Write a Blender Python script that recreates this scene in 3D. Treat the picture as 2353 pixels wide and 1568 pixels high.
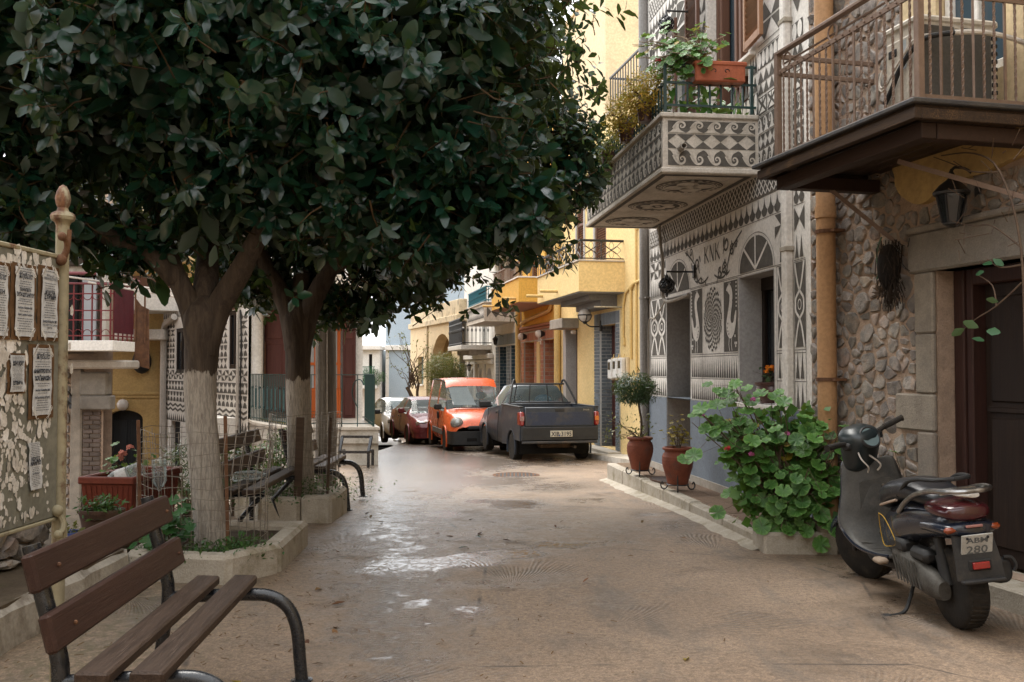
import bpy,random
import numpy as np
from math import*
from mathutils import Vector,Matrix,noise as mnoise
for o in list(bpy.data.objects):
 bpy.data.objects.remove(o)
S=bpy.context.scene
C=S.collection
RND=random.Random(7)
F=2200.0
CAMZ=1.42
PITCH=atan((848-784)/F)
cam_data=bpy.data.cameras.new("camera")
cam_data.sensor_width=36.0
cam_data.lens=36.0*F/2353.0
cam_data.clip_start=0.1
cam_data.clip_end=800.0
cam=bpy.data.objects.new("camera",cam_data)
cam.location=(0,0,CAMZ)
cam.rotation_euler=(pi/2+PITCH,0,0)
C.objects.link(cam)
S.camera=cam
SUN_EL,SUN_AZ=radians(60),radians(-35)
world=bpy.data.worlds.new("World")
S.world=world
world.use_nodes=True
wn,wl=world.node_tree.nodes,world.node_tree.links
wn.clear()
w_out=wn.new("ShaderNodeOutputWorld")
w_bg=wn.new("ShaderNodeBackground")
w_sky=wn.new("ShaderNodeTexSky")
w_sky.sky_type='NISHITA'
w_sky.sun_disc=False
w_sky.sun_elevation=SUN_EL
w_sky.sun_rotation=SUN_AZ
w_sky.air_density=1.0
w_sky.dust_density=4.0
w_sky.ozone_density=1.0
w_hs=wn.new("ShaderNodeHueSaturation")
w_hs.inputs["Saturation"].default_value=0.12
w_mix=wn.new("ShaderNodeMix")
w_mix.data_type='RGBA'
w_mix.inputs["Factor"].default_value=0.75
w_mix.inputs["B"].default_value=(7.15,7.25,7.4,1)
w_bg.inputs["Strength"].default_value=0.15
wl.new(w_sky.outputs[0],w_hs.inputs["Color"])
wl.new(w_hs.outputs[0],w_mix.inputs["A"])
wl.new(w_mix.outputs["Result"],w_bg.inputs["Color"])
wl.new(w_bg.outputs[0],w_out.inputs["Surface"])
sun_data=bpy.data.lights.new("sun",'SUN')
sun_data.energy=1.5
sun_data.angle=radians(35)
sun_data.color=(1.0,0.95,0.87)
sun=bpy.data.objects.new("sun",sun_data)
sd=Vector((sin(SUN_AZ)*cos(SUN_EL),cos(SUN_AZ)*cos(SUN_EL),sin(SUN_EL)))
sun.rotation_euler=(-sd).to_track_quat('-Z','Y').to_euler()
sun.location=sd*60
C.objects.link(sun)
S.view_settings.view_transform='Standard'
S.view_settings.look='None'
S.view_settings.gamma=1.0
S.view_settings.use_curve_mapping=False
S.view_settings.exposure=1.4
S.render.engine='CYCLES'
S.cycles.max_bounces=6
S.cycles.diffuse_bounces=3
S.cycles.glossy_bounces=3
S.cycles.transmission_bounces=6
S.cycles.transparent_max_bounces=8
S.cycles.caustics_reflective=False
S.cycles.caustics_refractive=False
def ray(x,y):
 dx,dz=(x-1176.5)/F,-(y-784)/F
 cp,sp=cos(PITCH),sin(PITCH)
 return Vector((dx,cp-sp*dz,sp+cp*dz))
def at(x,y,Y):
 """the place at distance Y in front of the camera seen at (x, y) of the photograph"""
 r=ray(x,y)
 return Vector((0,0,CAMZ))+r*(Y/r.y)
def gz(x,y):
 """height of the street: level near the bench, falling away along the street and to the left lane"""
 pts=[(-50,0),(7,0),(9,-.02),(13.4,-.15),(19.1,-.42),(24.5,-.64),(29,-.82),(33,-.97),(45,-1.4),(80,-2.4),(400,-6)]
 z=pts[-1][1]
 for(a,za),(b,zb)in zip(pts,pts[1:]):
  if y<=b:
   t=max(0,(y-a)/(b-a));z=za+(zb-za)*t
   break
 def ss(a,b,v):
  t=min(1,max(0,(v-a)/(b-a)));return t*t*(3-2*t)
 lane=ss(-3.2,-5.2,x)*ss(7.5,13,y)
 return z-.95*lane
class Frame:
 """a wall seen from outside: x runs right along it, y into it, z up"""
 def __init__(s,p0,p1,z=0.0):
  s.o=Vector((p0[0],p0[1],z))
  d=Vector((p1[0]-p0[0],p1[1]-p0[1],0))
  s.L=d.length
  s.x=d.normalized()
  s.y=Vector((-s.x.y,s.x.x,0))
  s.rot=atan2(s.x.y,s.x.x)
 def uv(s,px,py,off=0.0):
  """pixel -> (u, v) on the plane lying 'off' in front of the wall"""
  r=ray(px,py)
  o=Vector((0,0,CAMZ))
  q=s.o-s.y*off
  t=(q-o).dot(s.y)/r.dot(s.y)
  p=o+r*t-s.o
  return p.dot(s.x),p.z
 def w(s,u,d,v):
  return s.o+s.x*u+s.y*d+Vector((0,0,v))
class MB:
 def __init__(s):
  s.v,s.f,s.m,s.mi,s.sm=[],[],[],0,None
 def mark(s):return len(s.v)
 def xf(s,mk,M):
  for i in range(mk,len(s.v)):
   s.v[i]=tuple(M@Vector(s.v[i]))
  return s
 def add(s,vs,fs):
  n=len(s.v)
  s.v.extend(tuple(p)for p in vs)
  for f in fs:
   s.f.append([n+i for i in f]);s.m.append(s.mi)
  return s
 def box(s,x0,x1,y0,y1,z0,z1,c=0.0):
  if c<=0:
   vs=[(x0,y0,z0),(x1,y0,z0),(x1,y1,z0),(x0,y1,z0),(x0,y0,z1),(x1,y0,z1),(x1,y1,z1),(x0,y1,z1)]
   return s.add(vs,[(0,3,2,1),(4,5,6,7),(0,1,5,4),(1,2,6,5),(2,3,7,6),(3,0,4,7)])
  c=min(c,.49*abs(x1-x0),.49*abs(y1-y0),.49*abs(z1-z0))
  rings=[]
  vs=[]
  for z,i in((z0,c),(z0+c,0),(z1-c,0),(z1,c)):
   a,b,d,e=x0+i,x1-i,y0+i,y1-i
   if i:
    vs+=[(a,d,z),(b,d,z),(b,e,z),(a,e,z)];rings.append(4)
   else:
    vs+=[(a+c,d,z),(b-c,d,z),(b,d+c,z),(b,e-c,z),(b-c,e,z),(a+c,e,z),(a,e-c,z),(a,d+c,z)];rings.append(8)
  fs=[(3,2,1,0),(20,21,22,23)]
  o=4
  for k in range(8):
   fs.append((o+k,o+(k+1)%8,o+8+(k+1)%8,o+8+k))
  for k in range(4):
   fs.append((k,(k+1)%4,o+(2*k+1),o+2*k))
   fs.append(((k+1)%4,o+(2*k+2)%8,o+2*k+1))
   fs.append((12+2*k,12+2*k+1,20+(k+1)%4,20+k))
   fs.append((12+2*k+1,12+(2*k+2)%8,20+(k+1)%4))
  return s.add(vs,fs)
 def bar(s,a,b,w,h=None,c=0.0,up=(0,0,1)):
  """a straight bar from a to b, w wide and h high"""
  a,b=Vector(a),Vector(b)
  h=h or w
  d=b-a
  L=d.length
  y=d.normalized()
  u=Vector(up)
  if abs(u.dot(y))>.98:u=Vector((1,0,0))
  x=y.cross(u).normalized();z=x.cross(y)
  mk=s.mark()
  s.box(-w/2,w/2,0,L,-h/2,h/2,c)
  M=Matrix(((x.x,y.x,z.x,a.x),(x.y,y.y,z.y,a.y),(x.z,y.z,z.z,a.z),(0,0,0,1)))
  return s.xf(mk,M)
 def tube(s,pts,r,n=8,closed=False,cap=True):
  P=[Vector(p)for p in pts]
  N=len(P)
  R=r if isinstance(r,(list,tuple))else[r]*N
  T=[]
  for i in range(N):
   a=P[i-1]if(i>0 or closed)else P[i]
   b=P[(i+1)%N]if(i<N-1 or closed)else P[i]
   t=(b-a)
   T.append(t.normalized()if t.length>1e-9 else Vector((0,0,1)))
  u=Vector((0,0,1))if abs(T[0].z)<.9 else Vector((1,0,0))
  u=(u-T[0]*u.dot(T[0])).normalized()
  vs,fs=[],[]
  for i in range(N):
   u=(u-T[i]*u.dot(T[i]))
   u=u.normalized()if u.length>1e-6 else T[i].orthogonal().normalized()
   w=T[i].cross(u)
   for k in range(n):
    a=2*pi*k/n
    vs.append(P[i]+(u*cos(a)+w*sin(a))*R[i])
  for i in range(N if closed else N-1):
   j=(i+1)%N
   for k in range(n):
    fs.append((i*n+k,i*n+(k+1)%n,j*n+(k+1)%n,j*n+k))
  if cap and not closed:
   fs.append(tuple(range(n-1,-1,-1)))
   fs.append(tuple((N-1)*n+k for k in range(n)))
  return s.add(vs,fs)
 def lathe(s,prof,n=16,cx=0,cy=0,cz=0):
  vs,fs=[],[]
  for r,z in prof:
   for k in range(n):
    a=2*pi*k/n
    vs.append((cx+r*cos(a),cy+r*sin(a),cz+z))
  for i in range(len(prof)-1):
   for k in range(n):
    fs.append((i*n+k,i*n+(k+1)%n,(i+1)*n+(k+1)%n,(i+1)*n+k))
  if prof[0][0]>1e-6:fs.append(tuple(range(n-1,-1,-1)))
  if prof[-1][0]>1e-6:fs.append(tuple((len(prof)-1)*n+k for k in range(n)))
  return s.add(vs,fs)
 def prism(s,poly,y0,y1):
  """outline in (x, z) extruded from y0 to y1"""
  n=len(poly)
  A=sum(poly[i][0]*poly[(i+1)%n][1]-poly[(i+1)%n][0]*poly[i][1]for i in range(n))
  if A<0:poly=poly[::-1]
  vs=[(x,y0,z)for x,z in poly]+[(x,y1,z)for x,z in poly]
  fs=[tuple(range(n)),tuple(range(2*n-1,n-1,-1))]
  fs+=[(k,k+n,(k+1)%n+n,(k+1)%n)for k in range(n)]
  return s.add(vs,fs)
 def slab(s,poly,z0,z1):
  """outline in (x, y) extruded from z0 to z1"""
  n=len(poly)
  A=sum(poly[i][0]*poly[(i+1)%n][1]-poly[(i+1)%n][0]*poly[i][1]for i in range(n))
  if A<0:poly=poly[::-1]
  vs=[(x,y,z0)for x,y in poly]+[(x,y,z1)for x,y in poly]
  fs=[tuple(range(n-1,-1,-1)),tuple(range(n,2*n))]
  fs+=[(k,(k+1)%n,(k+1)%n+n,k+n)for k in range(n)]
  return s.add(vs,fs)
 def sheet(s,poly,y):
  n=len(poly)
  A=sum(poly[i][0]*poly[(i+1)%n][1]-poly[(i+1)%n][0]*poly[i][1]for i in range(n))
  if A<0:poly=poly[::-1]
  return s.add([(x,y,z)for x,z in poly],[tuple(range(n))])
 def ball(s,c,r,n=10,m=7,sz=1.0,sx=1.0,sy=1.0):
  mk=s.mark()
  s.lathe([(max(1e-7,sin(pi*i/m))*r,-cos(pi*i/m)*r)for i in range(m+1)],n)
  return s.xf(mk,Matrix.Translation(Vector(c))@Matrix.Diagonal((sx,sy,sz,1)))
 def wall(s,x0,x1,z0,z1,holes,reveal=.2,y=0.0):
  """front face of a wall with rectangular openings (hx0, hx1, hz0, hz1[, depth]) and their reveals"""
  xs=sorted({x0,x1,*[h[0]for h in holes],*[h[1]for h in holes]})
  zs=sorted({z0,z1,*[h[2]for h in holes],*[h[3]for h in holes]})
  xs=[x for x in xs if x0<=x<=x1];zs=[z for z in zs if z0<=z<=z1]
  for a,b in zip(xs,xs[1:]):
   for c,d in zip(zs,zs[1:]):
    mx,mz=(a+b)/2,(c+d)/2
    if any(h[0]<mx<h[1]and h[2]<mz<h[3]for h in holes):continue
    s.add([(a,y,c),(b,y,c),(b,y,d),(a,y,d)],[(0,1,2,3)])
  for h in holes:
   a,b,c,d=h[:4]
   e=y+(h[4]if len(h)>4 else reveal)
   s.add([(a,y,c),(b,y,c),(b,y,d),(a,y,d),(a,e,c),(b,e,c),(b,e,d),(a,e,d)],[(0,4,5,1),(1,5,6,2),(2,6,7,3),(3,7,4,0)])
  return s
 def mesh(s,name,mats,smooth=False):
  me=bpy.data.meshes.new(name)
  me.from_pydata(s.v,[],s.f)
  for m in(mats if isinstance(mats,(list,tuple))else[mats]):me.materials.append(m)
  if any(s.m):me.polygons.foreach_set("material_index",s.m)
  if smooth:
   me.polygons.foreach_set("use_smooth",[True]*len(s.f))
   if smooth!='all':
    try:me.set_sharp_from_angle(angle=radians(smooth if smooth is not True else 40))
    except Exception:pass
  me.update()
  return me
 def build(s,name,mats,parent=None,smooth=False):
  return inst(name,s.mesh(name,mats,smooth),parent)
def inst(name,me,parent=None,loc=None,rot=None,scale=None):
 o=bpy.data.objects.new(name,me)
 C.objects.link(o)
 if parent is not None:o.parent=parent
 if loc is not None:o.location=loc
 if rot is not None:o.rotation_euler=rot
 if scale is not None:o.scale=scale
 return o
def tag(o,label,cat,group=None):
 o['label']=label;o['category']=cat
 if group:o['group']=group
 return o
def thing(name,label,cat,loc=(0,0,0),rz=0.0,group=None):
 o=bpy.data.objects.new(name,None)
 o.empty_display_size=.1
 C.objects.link(o)
 o.location=loc
 o.rotation_euler=(0,0,rz)
 return tag(o,label,cat,group)
def fthing(name,label,cat,fr,group=None):
 return thing(name,label,cat,fr.o,fr.rot,group)
def structure(o):
 o['kind']='structure';return o
def stuff(o):
 o['kind']='stuff';return o
def copy_tree(o,parent=None,link=True):
 c=o.copy();C.objects.link(c)
 if parent is not None:c.parent=parent
 for ch in list(o.children):copy_tree(ch,c)
 return c
def circ(cx,cz,r,n=16,a0=0.0,a1=2*pi,rz=None):
 rz=rz or r
 full=abs(a1-a0-2*pi)<1e-6
 k=n if full else n+1
 return[(cx+r*cos(a0+(a1-a0)*i/n),cz+rz*sin(a0+(a1-a0)*i/n))for i in range(k)]
def spline(pts,n=6,closed=False):
 """Catmull-Rom through points of any dimension"""
 P=[tuple(p)for p in pts]
 N=len(P);out=[]
 for i in range(N if closed else N-1):
  p0=P[i-1]if(i>0 or closed)else P[0]
  p1,p2=P[i],P[(i+1)%N]
  p3=P[(i+2)%N]if(i+2<N or closed)else P[-1]
  for k in range(n):
   t=k/n
   out.append(tuple(.5*(2*b+(c-a)*t+(2*a-5*b+4*c-d)*t*t+(3*b-a-3*c+d)*t**3)for a,b,c,d in zip(p0,p1,p2,p3)))
 if not closed:out.append(P[-1])
 return out
class NT:
 def __init__(s,mat):
  s.t=mat.node_tree;s.n=s.t.nodes;s.l=s.t.links
 def node(s,kind,**kw):
  n=s.n.new(kind)
  for k,v in kw.items():
   if k.startswith('i_'):
    n.inputs[k[2:].replace('_',' ')].default_value=v
   else:setattr(n,k,v)
  return n
 def link(s,a,b):s.l.new(a,b)
 def noise(s,vec,scale,detail=4,rough=.55,dist=0.0):
  n=s.node("ShaderNodeTexNoise")
  n.inputs["Scale"].default_value=scale;n.inputs["Detail"].default_value=detail
  n.inputs["Roughness"].default_value=rough;n.inputs["Distortion"].default_value=dist
  if vec is not None:s.link(vec,n.inputs["Vector"])
  return n.outputs["Fac"]
 def ramp(s,v,a,b,lo=0.0,hi=1.0):
  n=s.node("ShaderNodeMapRange",interpolation_type='SMOOTHSTEP')
  s.link(v,n.inputs["Value"])
  n.inputs["From Min"].default_value=a;n.inputs["From Max"].default_value=b
  n.inputs["To Min"].default_value=lo;n.inputs["To Max"].default_value=hi
  return n.outputs["Result"]
 def math(s,op,a,b=None,clamp=False):
  n=s.node("ShaderNodeMath",operation=op,use_clamp=clamp)
  for i,v in enumerate((a,b)):
   if v is None:continue
   if isinstance(v,(int,float)):n.inputs[i].default_value=v
   else:s.link(v,n.inputs[i])
  return n.outputs[0]
 def mix(s,fac,a,b,blend='MIX'):
  n=s.node("ShaderNodeMix",data_type='RGBA',blend_type=blend)
  for nm,v in(("Factor",fac),("A",a),("B",b)):
   if isinstance(v,(int,float)):n.inputs[nm].default_value=v
   elif isinstance(v,tuple):n.inputs[nm].default_value=(*v[:3],1)
   else:s.link(v,n.inputs[nm])
  return n.outputs["Result"]
 def map(s,vec,scale=(1,1,1),rot=(0,0,0)):
  n=s.node("ShaderNodeMapping")
  n.inputs["Scale"].default_value=scale;n.inputs["Rotation"].default_value=rot
  s.link(vec,n.inputs["Vector"]);return n.outputs[0]
def new_mat(name):
 m=bpy.data.materials.new(name);m.use_nodes=True
 t=NT(m)
 p=t.n["Principled BSDF"]
 return m,t,p
def M(name,c1,c2=None,rough=.7,scale=4.0,bump=.15,bscale=60.0,metal=0.0,spec=.24,coat=0.0,rnd=0.0,grime=None,gscale=1.3,gamt=.5,squash=(1,1,1),obj=False,rvar=.12,emit=None,alpha=None):
 """weathered surface: two colours mixed by noise, fine grain, optional grime patches and per-piece variation"""
 m,t,p=new_mat(name)
 c2=c2 or tuple(min(1,c*.82)for c in c1)
 if obj:
  vec=t.node("ShaderNodeTexCoord").outputs["Object"]
 else:
  vec=t.node("ShaderNodeNewGeometry").outputs["Position"]
 if squash!=(1,1,1):vec=t.map(vec,squash)
 f=t.ramp(t.noise(vec,scale,6,.6),.3,.7)
 col=t.mix(f,c1,c2)
 g=t.noise(vec,scale*11,4,.6)
 col=t.mix(.5,col,t.mix(t.ramp(g,.35,.65),(.72,.72,.72),(1.08,1.08,1.08)),'MULTIPLY')
 if grime:
  q=t.ramp(t.noise(vec,gscale,8,.68),.5,.68)
  col=t.mix(t.math('MULTIPLY',q,gamt),col,grime)
 if rnd:
  oi=t.node("ShaderNodeObjectInfo").outputs["Random"]
  v=t.math('ADD',t.math('MULTIPLY',oi,rnd),1-rnd/2)
  hs=t.node("ShaderNodeHueSaturation")
  t.link(v,hs.inputs["Value"]);t.link(col,hs.inputs["Color"])
  t.link(t.math('ADD',t.math('MULTIPLY',t.math('FRACT',t.math('MULTIPLY',oi,7.13)),rnd*.06),.5-rnd*.03),hs.inputs["Hue"])
  col=hs.outputs[0]
 t.link(col,p.inputs["Base Color"])
 rr=t.math('ADD',t.math('MULTIPLY',t.noise(vec,scale*3,3),rvar*2),rough-rvar,True)
 t.link(rr,p.inputs["Roughness"])
 p.inputs["Metallic"].default_value=metal
 p.inputs["Specular IOR Level"].default_value=spec
 p.inputs["Coat Weight"].default_value=coat
 p.inputs["Coat Roughness"].default_value=.08
 if emit:
  p.inputs["Emission Color"].default_value=(*emit[:3],1);p.inputs["Emission Strength"].default_value=emit[3]
 if bump:
  b=t.node("ShaderNodeBump");b.inputs["Strength"].default_value=bump;b.inputs["Distance"].default_value=.01
  h=t.math('ADD',t.noise(vec,bscale,5,.65),t.math('MULTIPLY',t.noise(vec,bscale*.18,4,.6),1.2))
  t.link(h,b.inputs["Height"]);t.link(b.outputs[0],p.inputs["Normal"])
 return m
def M_glass(name,tint=(.03,.035,.04),rough=.05,spec=.6):
 m,t,p=new_mat(name)
 p.inputs["Base Color"].default_value=(*tint,1)
 p.inputs["Roughness"].default_value=rough
 p.inputs["Specular IOR Level"].default_value=spec
 return m
def M_clear(name,tint=(.8,.85,.85),a=.3,rough=.03):
 """thin clear pane or bottle: partly see-through, reflective"""
 m,t,p=new_mat(name)
 p.inputs["Base Color"].default_value=(*tint,1)
 p.inputs["Roughness"].default_value=rough
 p.inputs["Specular IOR Level"].default_value=.7
 tr=t.node("ShaderNodeBsdfTransparent")
 tr.inputs["Color"].default_value=(.86,.9,.9,1)
 ms=t.node("ShaderNodeMixShader");ms.inputs[0].default_value=a
 lw=t.node("ShaderNodeLayerWeight");lw.inputs["Blend"].default_value=.35
 t.link(t.math('ADD',t.math('MULTIPLY',lw.outputs["Fresnel"],.8),a,True),ms.inputs[0])
 t.link(tr.outputs[0],ms.inputs[1]);t.link(p.outputs[0],ms.inputs[2])
 t.link(ms.outputs[0],t.n["Material Output"].inputs["Surface"])
 return m
def M_leaf(name,c1,c2,under,rough=.38,spec=.5,vein=None,trans=.12):
 """leaf: own tint per leaf (attribute on merged foliage, object random on single leaves), paler dull underside"""
 m,t,p=new_mat(name)
 at_=t.node("ShaderNodeAttribute",attribute_name="tint")
 oi=t.node("ShaderNodeObjectInfo")
 f=t.math('FRACT',t.math('ADD',at_.outputs["Fac"],t.math('MULTIPLY',oi.outputs["Random"],1.0)))
 col=t.mix(f,c1,c2)
 geo=t.node("ShaderNodeNewGeometry")
 if vein:
  sx=t.node("ShaderNodeSeparateXYZ");t.link(t.node("ShaderNodeTexCoord").outputs["Object"],sx.inputs[0])
  ang=t.math('ARCTAN2',sx.outputs[1],sx.outputs[0]);rad=t.math('SQRT',t.math('ADD',t.math('MULTIPLY',sx.outputs[0],sx.outputs[0]),t.math('MULTIPLY',sx.outputs[1],sx.outputs[1])))
  vn_=t.ramp(t.math('ABSOLUTE',t.math('SINE',t.math('MULTIPLY',ang,3.5))),.0,.28,1,0)
  col=t.mix(t.math('MULTIPLY',vn_,.55),col,vein)
  col=t.mix(t.math('MULTIPLY',t.ramp(rad,.34,.5),.4),col,vein)
  col=t.mix(t.math('MULTIPLY',t.ramp(rad,.30,.16),.3),col,(.02,.07,.015))
 col=t.mix(t.math('MULTIPLY',t.ramp(t.noise(geo.outputs["Position"],35,4),.4,.7),.12),col,under)
 col=t.mix(geo.outputs["Backfacing"],col,under)
 t.link(col,p.inputs["Base Color"])
 n2=t.noise(geo.outputs["Position"],90,3)
 t.link(t.math('ADD',t.math('ADD',t.math('MULTIPLY',n2,.25),rough-.12),t.math('MULTIPLY',geo.outputs["Backfacing"],.25),True),p.inputs["Roughness"])
 p.inputs["Specular IOR Level"].default_value=spec
 if trans:
  tl=t.node("ShaderNodeBsdfTranslucent")
  t.link(t.mix(.5,col,(.35,.45,.05)),tl.inputs["Color"])
  ms=t.node("ShaderNodeMixShader");ms.inputs[0].default_value=trans
  t.link(p.outputs[0],ms.inputs[1]);t.link(tl.outputs[0],ms.inputs[2])
  t.link(ms.outputs[0],t.n["Material Output"].inputs["Surface"])
 return m
def M_wood(name,c1,c2,rough=.6,axis='x',scale=1.0,bump=.3,spec=.2,wear=None,obj=True):
 """planks: long streaks along the piece"""
 m,t,p=new_mat(name)
 tc=t.node("ShaderNodeTexCoord").outputs["Object" if obj else "Generated"]
 sc={'x':(1.2,22,22),'y':(22,1.2,22),'z':(22,22,1.2)}[axis]
 v=t.map(tc,tuple(a*scale for a in sc))
 n1=t.noise(v,1.6,6,.65,.4)
 n2=t.noise(v,6,5,.7)
 f=t.ramp(t.math('ADD',t.math('MULTIPLY',n1,.6),t.math('MULTIPLY',n2,.4)),.35,.65)
 col=t.mix(f,c1,c2)
 if wear:
  w_=t.ramp(t.math('ADD',t.math('MULTIPLY',t.noise(tc,3.5,5,.7),.5),t.math('MULTIPLY',n2,.5)),.52,.66)
  col=t.mix(t.math('MULTIPLY',w_,.75),col,wear)
 oi=t.node("ShaderNodeObjectInfo").outputs["Random"]
 hs=t.node("ShaderNodeHueSaturation");t.link(col,hs.inputs["Color"])
 t.link(t.math('ADD',t.math('MULTIPLY',oi,.3),.85),hs.inputs["Value"])
 t.link(hs.outputs[0],p.inputs["Base Color"])
 t.link(t.math('ADD',t.math('MULTIPLY',n2,.3),rough-.15,True),p.inputs["Roughness"])
 p.inputs["Specular IOR Level"].default_value=spec
 b=t.node("ShaderNodeBump");b.inputs["Strength"].default_value=bump;b.inputs["Distance"].default_value=.006
 t.link(t.math('ADD',n1,n2),b.inputs["Height"]);t.link(b.outputs[0],p.inputs["Normal"])
 return m
white_lime=M("white_lime_plaster",(.80,.76,.705),(.72,.68,.625),.85,3,.25,120,grime=(.40,.36,.30),gscale=1.1,gamt=.35)
dark_scratch=M("scratched_grey_plaster",(.10,.091,.08),(.135,.122,.105),.9,14,.5,160)
balc_white=M("weathered_lime_plaster",(.64,.575,.50),(.52,.47,.40),.85,5,.3,120,grime=(.30,.25,.19),gscale=2.6,gamt=.55)
blue_plinth=M("blue_grey_plinth_paint",(.175,.205,.24),(.15,.175,.21),.7,4,.15,90,grime=(.25,.27,.29),gscale=2,gamt=.4)
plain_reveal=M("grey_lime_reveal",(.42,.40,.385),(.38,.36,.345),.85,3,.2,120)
yellow_pl=M("pale_yellow_stucco",(.80,.60,.29),(.76,.56,.26),.85,2,.35,150,grime=(.62,.46,.22),gscale=.9,gamt=.35)
gold_pl=M("golden_yellow_stucco",(.76,.45,.10),(.70,.41,.09),.85,2,.35,150,grime=(.55,.33,.08),gscale=.9,gamt=.3)
cream_pl=M("cream_render",(.72,.57,.36),(.66,.52,.33),.85,2,.25,110,grime=(.42,.33,.22),gscale=1.2,gamt=.4)
cream_stain=M("stained_cream_render",(.66,.54,.36),(.54,.44,.30),.88,3,.3,90,grime=(.12,.095,.07),gscale=1.8,gamt=.8)
ochre_pl=M("ochre_render",(.52,.36,.15),(.47,.32,.135),.85,2,.25,110,grime=(.30,.22,.11),gscale=1.0,gamt=.5)
bluehouse=M("pale_blue_render",(.36,.43,.49),(.33,.40,.46),.85,2,.2,110)
white_pl=M("white_render",(.74,.71,.66),(.68,.65,.60),.85,2,.2,110,grime=(.48,.44,.38),gscale=1.4,gamt=.35)
conc=M("bare_concrete",(.40,.36,.31),(.31,.28,.24),.88,6,.35,80,grime=(.20,.17,.13),gscale=2.2,gamt=.55)
conc_kerb=M("worn_concrete_kerb",(.43,.385,.32),(.35,.31,.25),.88,8,.5,70,grime=(.17,.14,.075),gscale=3.0,gamt=.7)
conc_white=M("whitewashed_concrete",(.54,.50,.44),(.44,.40,.34),.88,5,.35,70,grime=(.22,.19,.13),gscale=2.4,gamt=.65)
slab_tile=M("grooved_pavement_tile",(.33,.24,.175),(.27,.195,.14),.6,6,.2,70,grime=(.16,.12,.085),gscale=2,gamt=.5,rnd=.2)
iron_black=M("black_painted_iron",(.018,.018,.02),(.03,.028,.026),.45,9,.1,60,spec=.5)
iron_green=M("dark_green_iron",(.012,.05,.045),(.015,.04,.038),.45,9,.1,60,spec=.5)
iron_blackgloss=M("chipped_black_pipe_paint",(.010,.012,.016),(.016,.018,.022),.28,14,.15,50,spec=.6,grime=(.06,.055,.05),gscale=14,gamt=.25)
iron_brown=M("brown_painted_iron",(.15,.095,.068),(.19,.125,.09),.5,14,.2,90,spec=.5)
iron_maroon=M("maroon_painted_iron",(.16,.018,.022),(.12,.02,.02),.5,9,.15,80)
iron_rust=M("rusted_iron",(.17,.085,.045),(.10,.05,.03),.85,12,.4,60)
steel=M("brushed_steel",(.55,.55,.54),(.42,.42,.42),.3,10,.08,60,metal=.9)
chrome=M("worn_chrome",(.45,.45,.45),(.22,.21,.20),.32,14,.05,60,metal=1.0)
galv=M("galvanised_wire",(.30,.27,.23),(.22,.18,.14),.5,20,.1,60,metal=.5)
pipe_tan=M("tan_downpipe_paint",(.46,.265,.13),(.42,.24,.12),.55,3,.12,90,grime=(.30,.19,.11),gscale=2,gamt=.4)
pipe_white=M("pale_downpipe",(.56,.51,.45),(.48,.44,.39),.6,3,.1,60)
pipe_yellow=M("yellow_conduit_paint",(.66,.46,.18),(.60,.42,.17),.55,3,.1,60)
slate=M("dark_slate_edge",(.045,.045,.05),(.07,.065,.06),.6,9,.4,60)
soffit=M("brown_varnished_soffit",(.045,.026,.016),(.03,.017,.011),.5,5,.25,40)
terracotta=M("terracotta",(.235,.07,.038),(.165,.05,.028),.65,9,.25,80,grime=(.12,.06,.045),gscale=5,gamt=.6)
terracotta_pl=M("terracotta_plastic",(.40,.115,.055),(.36,.10,.05),.5,5,.1,60,grime=(.22,.10,.07),gscale=4,gamt=.4)
pot_glaze=M("purple_brown_glaze",(.085,.035,.032),(.11,.05,.042),.3,6,.1,50,spec=.6)
plastic_red=M("faded_red_plastic",(.17,.038,.024),(.14,.034,.022),.5,5,.1,60)
plastic_blue=M("blue_plastic_bucket",(.07,.10,.30),(.06,.09,.26),.45,5,.1,60)
soil=M("dark_soil",(.045,.032,.022),(.07,.05,.032),.95,12,.8,40)
tile_joint=M("grey_mortar_joint",(.42,.38,.34),(.36,.33,.29),.9,20,.3,90)
white_joint=M("white_brick_joint",(.55,.53,.50),(.48,.47,.45),.9,20,.2,90)
brick_blue=M("blue_grey_brick_tile",(.14,.165,.185),(.17,.195,.215),.6,20,.25,120,rnd=.35)
brick_navy=M("dark_blue_brick_tile",(.045,.085,.115),(.06,.10,.13),.6,20,.25,120,rnd=.4)
brick_salmon=M("salmon_brick_tile",(.36,.15,.085),(.42,.19,.115),.65,20,.25,120,rnd=.35)
black_plastic=M("black_rough_plastic",(.014,.014,.015),(.022,.022,.022),.55,12,.15,120,spec=.4)
rubber=M("black_rubber",(.016,.015,.014),(.03,.026,.022),.8,9,.3,80,grime=(.10,.075,.05),gscale=6,gamt=.35)
dark_room=M("dark_interior",(.012,.011,.01),(.016,.014,.013),.9,3,0)
door_dark=M_wood("dark_stained_door_wood",(.018,.012,.010),(.030,.019,.014),.5,'z')
door_brown=M_wood("maroon_brown_door_wood",(.075,.026,.022),(.10,.035,.028),.5,'z')
door_orange=M_wood("orange_painted_wood",(.48,.11,.022),(.40,.085,.018),.5,'z')
shutter_brown=M_wood("brown_shutter_wood",(.15,.075,.048),(.12,.06,.04),.55,'z')
shutter_tan=M_wood("tan_shutter_wood",(.30,.16,.085),(.25,.13,.07),.55,'x')
bench_back=M_wood("brown_stained_bench_plank",(.038,.019,.015),(.055,.028,.021),.5,'y',1.0,.35,wear=(.075,.05,.04))
bench_seat=M_wood("weathered_bench_plank",(.030,.019,.014),(.062,.041,.030),.55,'y',1.2,.6,wear=(.12,.085,.065))
grey_wood=M_wood("grey_weathered_pole_wood",(.19,.165,.14),(.09,.075,.062),.85,'z',.5,.8,wear=(.27,.24,.2))
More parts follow.
